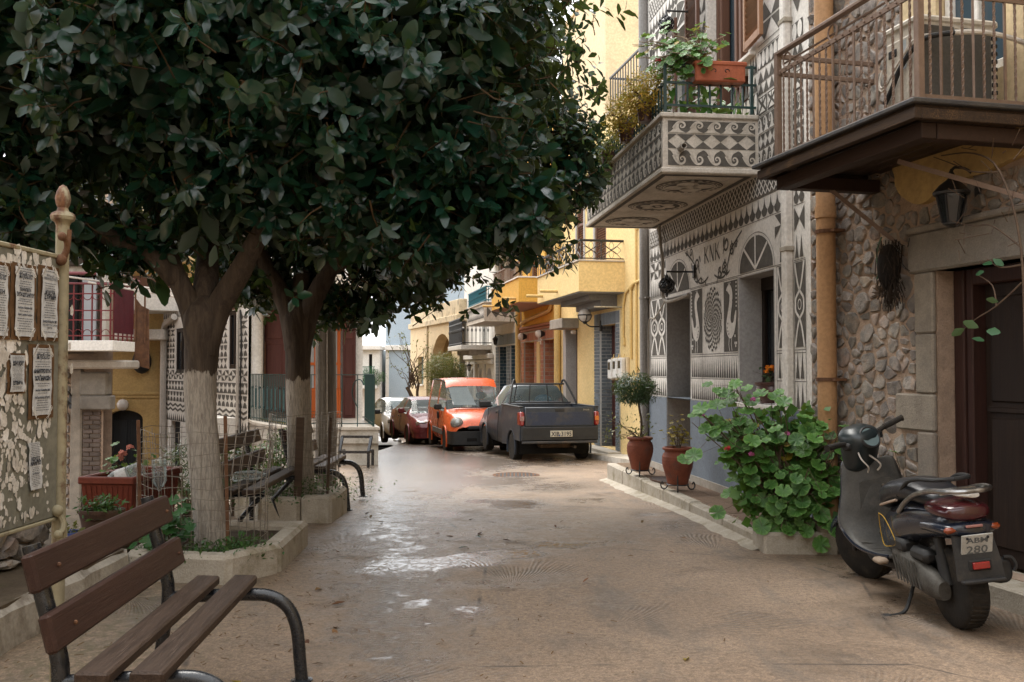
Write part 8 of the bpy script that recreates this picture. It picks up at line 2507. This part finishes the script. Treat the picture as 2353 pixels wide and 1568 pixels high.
def steer(name,b,mat,sm=40,parent=None):
 b.xf(0,PV_);return b.build(name,mat,parent or SC,sm)
fw=wheel(SC,0,0,.222,.115,-1);fw.matrix_local=PV_@Matrix.Translation((0,.06,0))
b=MB()
for sg in(1,-1):b.tube([(sg*.085,.06,.222),(sg*.085,-.03,.55)],.017,8)
b.tube([(0,-.03,.50),(0,-.13,.92)],.022,8);steer("fork",b,black_plastic,True)
b=MB();vs,fs=[],[]
for i in range(13):
 a=radians(25+135*i/12)
 for j,(x,r)in enumerate(((-.075,.225),(-.06,.255),(0,.268),(.06,.255),(.075,.225))):vs.append((x,.06+r*cos(a),.222+r*sin(a)))
b.add(vs,[(i*5+j,i*5+j+1,i*5+j+6,i*5+j+5)for i in range(12)for j in range(4)]);steer("front_mudguard",b,navy,60)
b=MB();hull(b,[(0,.76,.10,.06,.05),(0,.80,.12,.10,.08),(0,.88,.15,.118,.10),(0,.97,.18,.128,.11),(0,1.03,.17,.118,.10),(0,1.065,.15,.07,.06)],p=2.6);b.xf(0,Matrix(((1,0,0,0),(0,0,-1,0),(0,1,0,0),(0,0,0,1))));hc=steer("handlebar_cover",b,M("petrol_black_plastic",(.014,.022,.026),(.02,.028,.03),.35,7,.08,60,spec=.5),60)
b=MB();b.lathe([(.074,0),(.078,.008),(.07,.016),(.064,.012),(0,.012)],22);b.xf(0,Matrix.Translation((0,-.268,.985))@Matrix.Rotation(radians(66),4,'X'));steer("speedometer_rim",b,black_plastic)
b=MB();b.lathe([(.062,.0145),(0,.018)],22);b.xf(0,Matrix.Translation((0,-.268,.985))@Matrix.Rotation(radians(66),4,'X'));steer("speedometer_glass",b,M_glass("hazy_speedometer_glass",(.16,.22,.23),.22))
for sg in(1,-1):
 b=MB();b.tube([(sg*.11,-.18,.975),(sg*.20,-.21,1.0)],.017,8);b.tube([(sg*.20,-.21,1.0),(sg*.325,-.245,1.02),(sg*.335,-.248,1.02)],[.020,.020,.023],10);steer("grip",b,rubber,True)
 b=MB();b.tube(spline([(sg*.14,-.13,.965),(sg*.22,-.135,.975),(sg*.31,-.17,.98)],3),.007,6);steer("brake_lever",b,chrome,True)
 b=MB();b.box(sg*.12-.03,sg*.12+.05,-.225,-.16,.94,.99,.012);steer("switch_block",b,black_plastic)
b=MB();b.tube(spline([(-.08,-.22,.93),(-.12,-.28,.88),(-.10,-.30,.82),(-.09,-.27,.78)],4),.005,5);b.tube(spline([(-.02,-.24,.88),(.03,-.27,.80),(.02,-.24,.76)],4),.006,5);steer("cables",b,pipe_white,True)
b=MB();hull(b,[(0,1.05,.66,.13,.10),(0,1.08,.66,.13,.13),(0,1.12,.62,.09,.14),(0,1.15,.60,.05,.08)]);b.build("front_shield",navy,SC,60)
# pots, plants and small things on the right
def urn(name,label,loc,H,R,stand=True):
 t=thing(name,label,"urn",loc,0,"ribbed terracotta urns on iron stands")
 pr=[(.62,0),(.66,.03),(.80,.25),(.97,.50),(1.0,.66),(.96,.78),(.84,.86),(.82,.90),(.92,.925),(.97,.94),(.97,.985),(.88,1.0),(.80,.99),(.76,.93)]
 q=spline(pr,5)
 z0=.075 if stand else 0
 b=MB();b.lathe([(R*r*(1+.012*sin(v*70)*(.3<v<.84)),z0+H*v)for r,v in q],28);b.build("pot",terracotta,t,60)
 b=MB();b.lathe([(R*.77,z0+H*.93),(0,z0+H*.94)],18);b.build("soil",soil,t)
 for k in range(3):
  a=radians(-100+120*k)
  c,s_=cos(a),sin(a)
  b=MB();b.tube([(c*r,s_*r,z)for r,z in spline([(R*.80,.22),(R*.72,.12),(R*.74,.05),(R*.92,.012),(R*1.16,.014),(R*1.26,.05),(R*1.16,.085),(R*1.06,.06)],4)],.008,6);b.build("stand_leg",iron_black,t,True)
 b=MB();b.tube([(R*.70*cos(2*pi*k/20),R*.70*sin(2*pi*k/20),.07)for k in range(20)],.007,5,closed=True);b.build("stand_ring",iron_black,t,True)
 return t
u1=urn("urn","ribbed terracotta urn with a trimmed ficus on the far end of the pavement",(1.60,12.0,PV),.405,.165)
u2=urn("urn","chipped terracotta urn with dry twigs beside the patterned door",(1.81,10.5,PV),.40,.170)
fx=thing("ficus_tree","small trimmed ficus with round dark crown growing in the far urn","potted tree",(1.60,12.0,PV+.45))
b=MB();b.tube(spline([(0,0,-.02),(.02,0,.2),(-.01,.01,.42),(.0,0,.62)],4),.014,7)
for k in range(6):a=k*1.05;b.tube(spline([(0,0,.45),(.1*cos(a),.1*sin(a),.55),(.2*cos(a),.2*sin(a),.68)],3),.006,5)
b.build("trunk",stem_mat,fx,True)
rs=np.random.RandomState(41)
P,D=shoots(rs,[((-.05,0,.66),(.29,.27,.20),420,.2),((-.05,0,.52),(.26,.22,.10),90,.3)])
pos,ld,up,sz,_=rosettes(rs,P,D,5,.078,sag=.5)
leaf_cloud("foliage",pos,ld,up,sz,SM2,leaf_small,fx,smooth=True)
P=np.stack([rs.uniform(-.45,.15,130),rs.normal(0,.12,130),rs.uniform(-.02,.33,130)],-1)
leaf_cloud("low_sprigs",P,rs.normal(0,1,(130,3)),rs.normal(0,.5,(130,3))+np.array([0,0,1]),.035+.03*rs.rand(130),SM,leaf_bush,fx)
b=MB()
for k in range(9):b.tube(spline([(0,0,0),(rs.uniform(-.22,.05),rs.normal(0,.06),rs.uniform(.05,.15)),(rs.uniform(-.45,.15),rs.normal(0,.1),rs.uniform(-.02,.33))],3),.004,4)
b.build("low_stems",stem_mat,fx)
dt=thing("dry_plant","sparse dry reddish twigs with few leaves in the chipped urn","plant",(1.81,10.5,PV+.44))
rs=np.random.RandomState(42)
stems_and_leaves(dt,(0,0,0),[(rs.normal(0,.10),rs.normal(0,.06),rs.uniform(.12,.36))for _ in range(12)],.05,6,rs,GERY,stem_mat,.004,.03,name="dry_leaf")
mt_=thing("doormat","oval brown and grey striped doormat before the patterned house door","doormat",(1.86,11.45,PV+.001),radians(8))
b=MB();b.slab([(.20*cos(2*pi*k/28),.36*sin(2*pi*k/28))for k in range(28)],0,.012);b.build("mat",M("brown_coir_mat",(.12,.07,.05),(.09,.055,.04),.95,9,.6,60),mt_)
for k in range(5):
 b=MB();w=.18*sqrt(max(.05,1-((k-2)/2.9)**2));b.box(-w,w,(k-2)*.11-.018,(k-2)*.11+.018,.0121,.0155);b.build("stripe",M("grey_mat_stripe",(.17,.16,.16),(.14,.13,.13),.95,9,.4,60)if k==0 else bpy.data.materials["grey_mat_stripe"],mt_)
gt=thing("trough","low concrete trough at the near end of the pavement","trough",(2.22,7.58,0))
b=MB();b.box(-.28,.30,-.18,.20,-.1,.16,.02);b.box(-.23,.25,-.13,.15,.15,.162);b.build("trough_wall",conc_kerb,gt,30)
gr=thing("geranium_bush","large sprawling green geranium with pink flowers against the blue plinth","geranium",(2.2,7.6,.2))
rs=np.random.RandomState(51)
tips=[]
for(cx,cz,rx,rz,n)in((-.03,.34,.38,.30,30),(-.38,.78,.24,.18,12),(-.42,1.06,.06,.08,3),(-.74,.86,.10,.07,4),(.12,.62,.28,.2,12),(.34,.66,.14,.14,6),(.04,-.05,.22,.12,12),(-.44,.64,.18,.15,8),(-.18,.86,.15,.12,5)):
 for _ in range(n):
  a=rs.rand()*6.28;r=sqrt(rs.rand())
  tips.append((cx+rx*r*cos(a),-.05-abs(rs.normal(0,.13))+.08,cz+rz*r*sin(a)))
stems_and_leaves(gr,(0,0,.02),tips,.125,5,rs,GER,stem_mat,.0075,.075,face=(-.25,-.95,.35))
stems_and_leaves(gr,(0,0,.02),[tips[i]for i in range(0,len(tips),9)],.085,2,rs,GERY,stem_mat,.005,.08,face=(-.2,-.9,.2),name="yellow_leaf")
P=np.stack([rs.normal(-.1,.32,1500),rs.uniform(-.05,.16,1500),rs.normal(.42,.25,1500)],-1);P=P[(P[:,2]>.02)&(P[:,2]<.95)&(np.abs(P[:,0]+.04)<.36)]
leaf_cloud("inner_leaves",P,rs.normal(0,1,(len(P),3)),rs.normal(0,.5,(len(P),3))+np.array([-.2,-.8,.5]),.06+.05*rs.rand(len(P)),leaf_verts(1,1.0,.1,.1),leaf_ger,gr)
rg=random.Random(6)
for(p,m_)in(((-.33,-.16,.98),petal_pink),((-.72,-.14,.86),petal_pink),((-.36,-.22,.56),petal_pink),((-.08,-.2,.72),petal_pink),((-.54,-.2,.60),petal_red)):
 b=MB();flower_head(b,p,.020 if m_ is petal_pink else .03,7,rg,.012);b.build("flower_head",m_,gr)
bk_=thing("stone_block","pale ridged concrete block beside the downpipe","block",(2.62,7.28,0),radians(-12))
b=MB();b.box(-.11,.11,-.11,.11,-.02,.25,.015)
for k in range(7):b.box(-.113,.113,-.113,.113,.02+k*.032,.036+k*.032)
b.build("block",conc_kerb,bk_)
p2=thing("flower_pot","grey weathered pot squeezed between the trough and the ridged block","pot",(2.46,7.50,0))
b=MB();b.lathe([(.07,-.02),(.085,.02),(.10,.20),(.11,.21),(.11,.24),(.09,.24)],16);b.lathe([(.09,.225),(0,.23)],12);b.build("pot",conc,p2,40)
p3=thing("flower_pot","small black nursery pot before the ridged block","pot",(2.66,7.02,0))
b=MB();b.lathe([(.06,-.01),(.08,.15),(.085,.15),(.085,.165),(.07,.165),(.06,.13),(0,.13)],16);b.build("pot",black_plastic,p3,40)
g2=thing("geranium","leggy geranium with yellowing leaves in the black nursery pot by the downpipe","geranium",(2.66,7.02,.14))
rs=np.random.RandomState(61)
stems_and_leaves(g2,(0,0,0),[(rs.normal(0,.11),-.02+rs.normal(0,.05),rs.uniform(.12,.62))for _ in range(11)],.085,3,rs,GER,stem_mat,.005,.05,face=(0,-.7,.2))
stems_and_leaves(g2,(0,0,0),[(rs.normal(0,.12),-.04,rs.uniform(.1,.5))for _ in range(4)],.07,2,rs,GERY,stem_mat,.004,.04,face=(0,-.7,.2),name="yellow_leaf")
g3=thing("geranium","thin straggling geranium climbing the stone wall behind the scooter","geranium",(2.70,6.85,0))
stems_and_leaves(g3,(0,0,0),[(rs.normal(.0,.06),rs.normal(0,.04),rs.uniform(.55,1.0))for _ in range(6)],.06,4,rs,GER,stem_mat,.004,.05,face=(0,-.7,.2))
bg_=thing("plastic_bag","crumpled white plastic bag with blue print at the foot of the wall","plastic bag",(2.55,6.90,0))
def crumple(b,r,h,seed,n=14,m=8):
 vs,fs=[],[]
 for i in range(m+1):
  for k in range(n):
   a=2*pi*k/n;t=i/m
   q=r*sin(pi*min(.97,t*.95+.05))*(1+.35*mnoise.noise(Vector((cos(a)*2,sin(a)*2,t*3+seed))))
   vs.append((q*cos(a),q*sin(a)*.8,h*(t+.25*mnoise.noise(Vector((a,t*4,seed))))))
 for i in range(m):
  for k in range(n):fs.append((i*n+k,i*n+(k+1)%n,(i+1)*n+(k+1)%n,(i+1)*n+k))
 fs.append(tuple(m*n+k for k in range(n)));return b.add(vs,fs)
b=MB();crumple(b,.10,.10,3);b.build("bag",M("bag_print",(.50,.50,.50),(.06,.10,.22),.45,9,.1,60),bg_,50)
wp_=thing("window_pot","purple-brown glazed bowl pot on the patterned house window sill","pot",FA.w(4.16,.10,1.084),FA.rot)
b=MB();b.lathe([(.10,0),(.115,.01),(.155,.09),(.16,.12),(.15,.15),(.145,.17),(.165,.185),(.168,.205),(.15,.21),(.14,.18),(0,.18)],24);b.build("pot",pot_glaze,wp_,50)
kf=thing("orange_flowers","bright orange flowers with dark leaves in the window sill bowl","flower",FA.w(4.16,.10,1.27),FA.rot)
rs=np.random.RandomState(71)
stems_and_leaves(kf,(0,0,0),[(rs.normal(0,.07),rs.normal(0,.05),rs.uniform(.03,.10))for _ in range(10)],.07,4,rs,[proto_mesh("leaf",*leaf_verts(3,.6,.1,.2),leaf_small)],stem_mat,.004,.03)
b=MB()
for _ in range(12):flower_head(b,(rs.normal(.02,.05),rs.normal(-.02,.03),rs.uniform(.11,.17)),.022,8,rg,.013)
b.build("flowers",petal_orange,kf)
tp_=thing("rail_planter","terracotta window box with scrolls hung on the near end of the decorated balcony","planter",FA.w(4.09,-.40,4.17),FA.rot)
b=MB();b.box(-.09,.09,-.25,.25,0,.17,.012);b.box(-.10,.10,-.265,.265,.155,.20,.01);b.build("box",terracotta_pl,tp_,30)
for s in(-.06,.06):
 b=MB();b.tube([(.093,s+(.03-.003*k)*cos(k*.6)*(1 if s>0 else-1),.10+(.03-.003*k)*sin(k*.6))for k in range(9)],.004,4);b.build("scroll",iron_black,tp_)
bgp=thing("geranium","tangled yellow-green geranium spilling from the hung terracotta box","geranium",FA.w(4.06,-.55,4.34),FA.rot)
rs=np.random.RandomState(81)
stems_and_leaves(bgp,(0,0,0),[(rs.normal(-.05,.16),rs.normal(-.16,.20),abs(rs.normal(.14,.14))-.05)for _ in range(40)],.095,5,rs,GER,M("pale_bare_stem",(.30,.22,.15),(.22,.16,.11),.8,9,.2,60),.009,.06,face=(.6,-.3,.3))
stems_and_leaves(bgp,(0,0,0),[(rs.normal(-.05,.16),rs.normal(-.16,.2),abs(rs.normal(.12,.14)))for _ in range(14)],.07,3,rs,GERY,stem_mat,.005,.06,face=(.6,-.3,.3),name="yellow_leaf")
b=MB();flower_head(b,(-.05,-.42,.06),.035,9,rg);b.build("flower_head",petal_red,bgp)
for i,(u,z,r,n,mat,lab)in enumerate(((3.55,4.20,(.44,.24,.27),560,leaf_fall,"golden-leaved shrub overflowing the near part of the balcony rail"),(2.75,4.18,(.40,.25,.28),480,leaf_fall,"golden and green shrub on the middle of the balcony rail"),(1.9,4.06,(.38,.27,.32),420,leaf_bush,"brownish wilted shrub hanging lower on the far balcony rail"),(1.1,4.1,(.38,.3,.32),420,leaf_weed,"green shrub at the far end of the decorated balcony"))):
 p=FA.w(u,-.97,z)
 t=bush("balcony_shrub",lab,"shrub",tuple(p),[(tuple(p),(r[1]*1.1,r[0],r[2]),1.0)],n,.055,mat,90+i,SM,group="planting along the balcony rail")
 pb=MB();pb.lathe([(.07,-.28),(.095,-.10),(.10,-.10),(.10,-.08),(0,-.09)],12);pb.build("hung_pot",pot_glaze,t,True)
bl=thing("broad_leaf_plant","bright green broad-leaved plants on the decorated balcony floor","plant",FA.w(3.85,-.45,3.42),FA.rot)
rs=np.random.RandomState(95)
P=np.stack([rs.normal(.05,.08,110),rs.uniform(-.38,.36,110),.42+np.abs(rs.normal(.12,.10,110))],-1)
single_leaves(bl,P+np.array(bl.location)*1.0,rs.normal(0,1,(110,3))+np.array([0,0,.8]),rs.normal(0,.4,(110,3))+np.array([0,-.6,.8]),.12+.07*rs.rand(110),[proto_mesh("leaf",*leaf_verts(3,.36,.15,.25),M_leaf("bright_leaf",(.03,.13,.02),(.06,.19,.03),(.08,.18,.05),.45,.4,trans=.2))])
b=MB();b.box(-.10,.14,-.42,.42,0,.34,.02);b.build("planter_box",terracotta_pl,bl)
for(lx,ly,lab)in((1532,656,"black lattice globe lamp beside the fan over the patterned house door"),(1531,56,"black lattice globe lamp high above the decorated balcony")):
 u,v=FA.uv(lx,ly,.34)
 t=thing("globe_lamp",lab,"lamp",FA.w(u,-.34,v),FA.rot,"lattice globe lamps on the patterned house")
 b=MB();R=.09
 for k in range(9):
  for sg in(1,-1):b.tube([(R*sin(th)*cos(2*pi*k/9+sg*th*.9),R*sin(th)*sin(2*pi*k/9+sg*th*.9),-R*cos(th))for th in[.15+2.8*q/10 for q in range(11)]],.006,4,cap=False)
 b.ball((0,0,R+.01),.025,8,5);b.ball((0,0,-R-.02),.016,8,5,1.8);b.build("lattice",iron_black,t)
 b=MB();b.ball((0,0,0),R*.86,12,9);b.build("inner_glass",glass_dark,t,True)
 b=MB();b.tube([(0,0,R+.02),(0,0,R+.07),(0,.34,R+.07)],.012,6);b.box(-.03,.03,.315,.338,R+.0,R+.15,.006);b.build("arm",iron_black,t)
bush("bush","round olive-yellow bush before the cream arch behind the orange van","bush",(-2.95,39.0,-1.3),[((-2.75,39.0,1.35),(.85,.8,.80),1.0),((-2.3,39.0,.9),(.6,.6,.5),.4),((-3.0,39,.7),(.5,.6,.6),.3)],1500,.13,leaf_bush,101,SM2)
bt_=thing("bare_climber","nearly leafless twisted climber against the blue house","tree",(-4.5,46.0,-1.45))
rs=np.random.RandomState(111);b=MB();tipsP=[]
b.tube(spline([(0,0,0),(-.1,0,.8),(-.3,0,1.5),(-.55,0,2.0)],4),.09,7);b.tube(spline([(.1,0,0),(.15,0,.9),(-.05,0,1.6),(.02,0,2.2)],4),.07,7)
for k in range(30):
 q=[(-.5+.55*rs.rand(),rs.normal(0,.1),1.9+.3*rs.rand())]
 tx,tz=rs.uniform(-1.5,.9),rs.uniform(2.6,4.6)
 q+=[(q[0][0]*.6+tx*.3,rs.normal(0,.15),(q[0][2]+tz)*.48),(tx*.8,rs.normal(0,.2),tz*.85),(tx,rs.normal(0,.2),tz)]
 s_=spline(q,4);b.tube(s_,[.022-.016*i/(len(s_)-1)for i in range(len(s_))],4);tipsP+=[s_[-1],s_[-2],s_[-4]]
b.build("trunk",stem_mat,bt_,True)
tipsP=np.array(tipsP);leaf_cloud("foliage",np.repeat(tipsP,3,0)+rs.normal(0,.08,(len(tipsP)*3,3)),rs.normal(0,1,(len(tipsP)*3,3)),rs.normal(0,1,(len(tipsP)*3,3)),.09+.08*rs.rand(len(tipsP)*3),SM,leaf_bush,bt_)
gb_=bush("balcony_plants","green plants behind the green balcony rail of the far white house","plant",(-8.5,56.9,.45),[((-8.4,56.9,.95),(.9,.3,.55),1.0)],260,.16,leaf_weed,120,SM2)
tc=thing("thorny_climber","bare thorny climber with a few green leaves before the wooden door","climber",FB.w(2.75,-.35,1.0),FB.rot)
rs=np.random.RandomState(131);b=MB()
def seg(*pts,r=.006):b.tube(spline(pts,4),[r*(1-.6*i/(4*(len(pts)-1)))for i in range(4*(len(pts)-1)+1)],5)
seg((.1,0,-1),(.05,-.02,.3),(.0,0,1.1),(-.15,0,1.55),(-.42,.05,1.72),(-.75,.08,1.78),r=.010)
seg((-.15,0,1.55),(-.38,.0,1.60),(-.6,.02,1.70),(-.72,0,1.76));seg((0,0,1.1),(-.22,0,1.25),(-.42,.04,1.28),(-.62,.05,1.34));seg((.0,0,.9),(-.16,-.03,.78),(-.30,-.04,.72),(-.40,-.05,.66));seg((.0,0,1.0),(-.14,-.02,1.0),(-.24,-.02,1.06));seg((-.16,-.03,.78),(-.2,-.02,.90),(-.32,-.03,.98))
for k in range(26):
 p=Vector((rs.uniform(-.6,0),rs.normal(0,.02),rs.uniform(1.1,1.75)));q=Vector(rs.normal(0,.03,3));b.tube([p-q,p+q],.0025,4)
b.build("stem",stem_mat,tc,True)
tl_=proto_mesh("leaf",*leaf_verts(3,.62,.08,.15),M_leaf("climber_leaf",(.03,.10,.04),(.045,.13,.05),(.08,.14,.06),.5,.4))
for(x,z,s)in((-.40,.66,.085),(-.34,.60,.07),(-.28,.66,.09),(-.22,.64,.085),(-.24,1.03,.08),(-.16,1.05,.07),(-.30,.97,.06),(-.12,.80,.07)):
 o=inst("leaf",tl_,tc,(x,-.05,z),(radians(60)+rs.normal(0,.3),rs.normal(0,.4),rs.uniform(0,6.28)),(s,s,s))
lm=[proto_mesh("fallen_leaf",*leaf_verts(3,w,.25,d),m_)for w,d,m_ in((.4,.3,dry_leaf),(.3,.1,dry_leaf),(.5,-.2,dry_leaf),(.45,.2,leaf_yel),(.4,.1,leaf_fig))]
rg=random.Random(99)
for k in range(64):
 x,y=rg.uniform(-2.2,2.1),3.0+7*rg.random()**1.6
 if rg.random()<.5:x=rg.uniform(-2.2,-.2)
 if(-1.62>x and y>6.2)or(x>1.8-.12*(y-7.6)and y>7.2):continue
 i=rg.choice((0,0,1,1,2,2,3,4))
 o=inst("fallen_leaf",lm[i],None,(x,y,gz(x,y)+.012),(rg.uniform(-.3,.3),rg.uniform(-.2,.2),rg.uniform(0,6.28)),tuple([rg.uniform(.04,.11)]*3))
 pl_="beside the nearest bench" if x<-.7 and y<5.5 else "near the scooter" if x>1.0 else "in the middle of the near street" if y<5.5 else "farther out by the puddles"
 tag(o,"%s leaf lying on the wet street %s"%(("curled brown","narrow brown","flat brown","yellow","dark green")[i],pl_),"leaf","fallen leaves on the street "+pl_)
b=MB()
for k in range(520):
 x,y=rg.gauss(-1.3,.9),3.0+5*rg.random()**1.3
 if x<-2.5 or(x<-1.6 and y>6.2):continue
 a=rg.uniform(0,3.14);l=rg.uniform(.01,.045);z=gz(x,y)+.009
 b.bar((x,y,z),(x+l*cos(a),y+l*sin(a),z+rg.uniform(0,.006)),rg.uniform(.002,.006),.002)
lt=stuff(b.build("leaf_litter",dry_leaf));tag(lt,"fine twigs and leaf bits scattered near the bench","litter")
# unseen houses and wall run added outside the frame to shade the street
b=MB();b.box(4.302,14,0,5,-.3,8.2);b.build("wall",yB,hB)
b=MB();b.box(0,7,0,9,-.2,8.5)
hR=thing("added_left_house","plain cream house added unseen left of the little square, shading the street","house",(-13.2,-6.5,0));b.build("wall",cream_pl,hR)
b=MB();b.box(0,16,0,5,-.2,9.0)
hS=thing("added_rear_house","plain white house added unseen behind the viewpoint, shading the street","house",(-9,-13.5,0));b.build("wall",white_pl,hS)
for hh,w_,mw in((hR,[(7.0,y,z)for y in(1.5,4.5,7)for z in(1,4.6)],0),(hS,[(x,5.0,z)for x in(2,5.5,9,12.5)for z in(1,4.8)],1)):
 for x,y,z in w_:
  b=MB();b.box(x-(.02 if mw==0 else .5),x+(.04 if mw==0 else .5),y-(.5 if mw==0 else .02),y+(.5 if mw==0 else .04),z,z+1.5,.01);b.build("window",shutter_brown,hh)
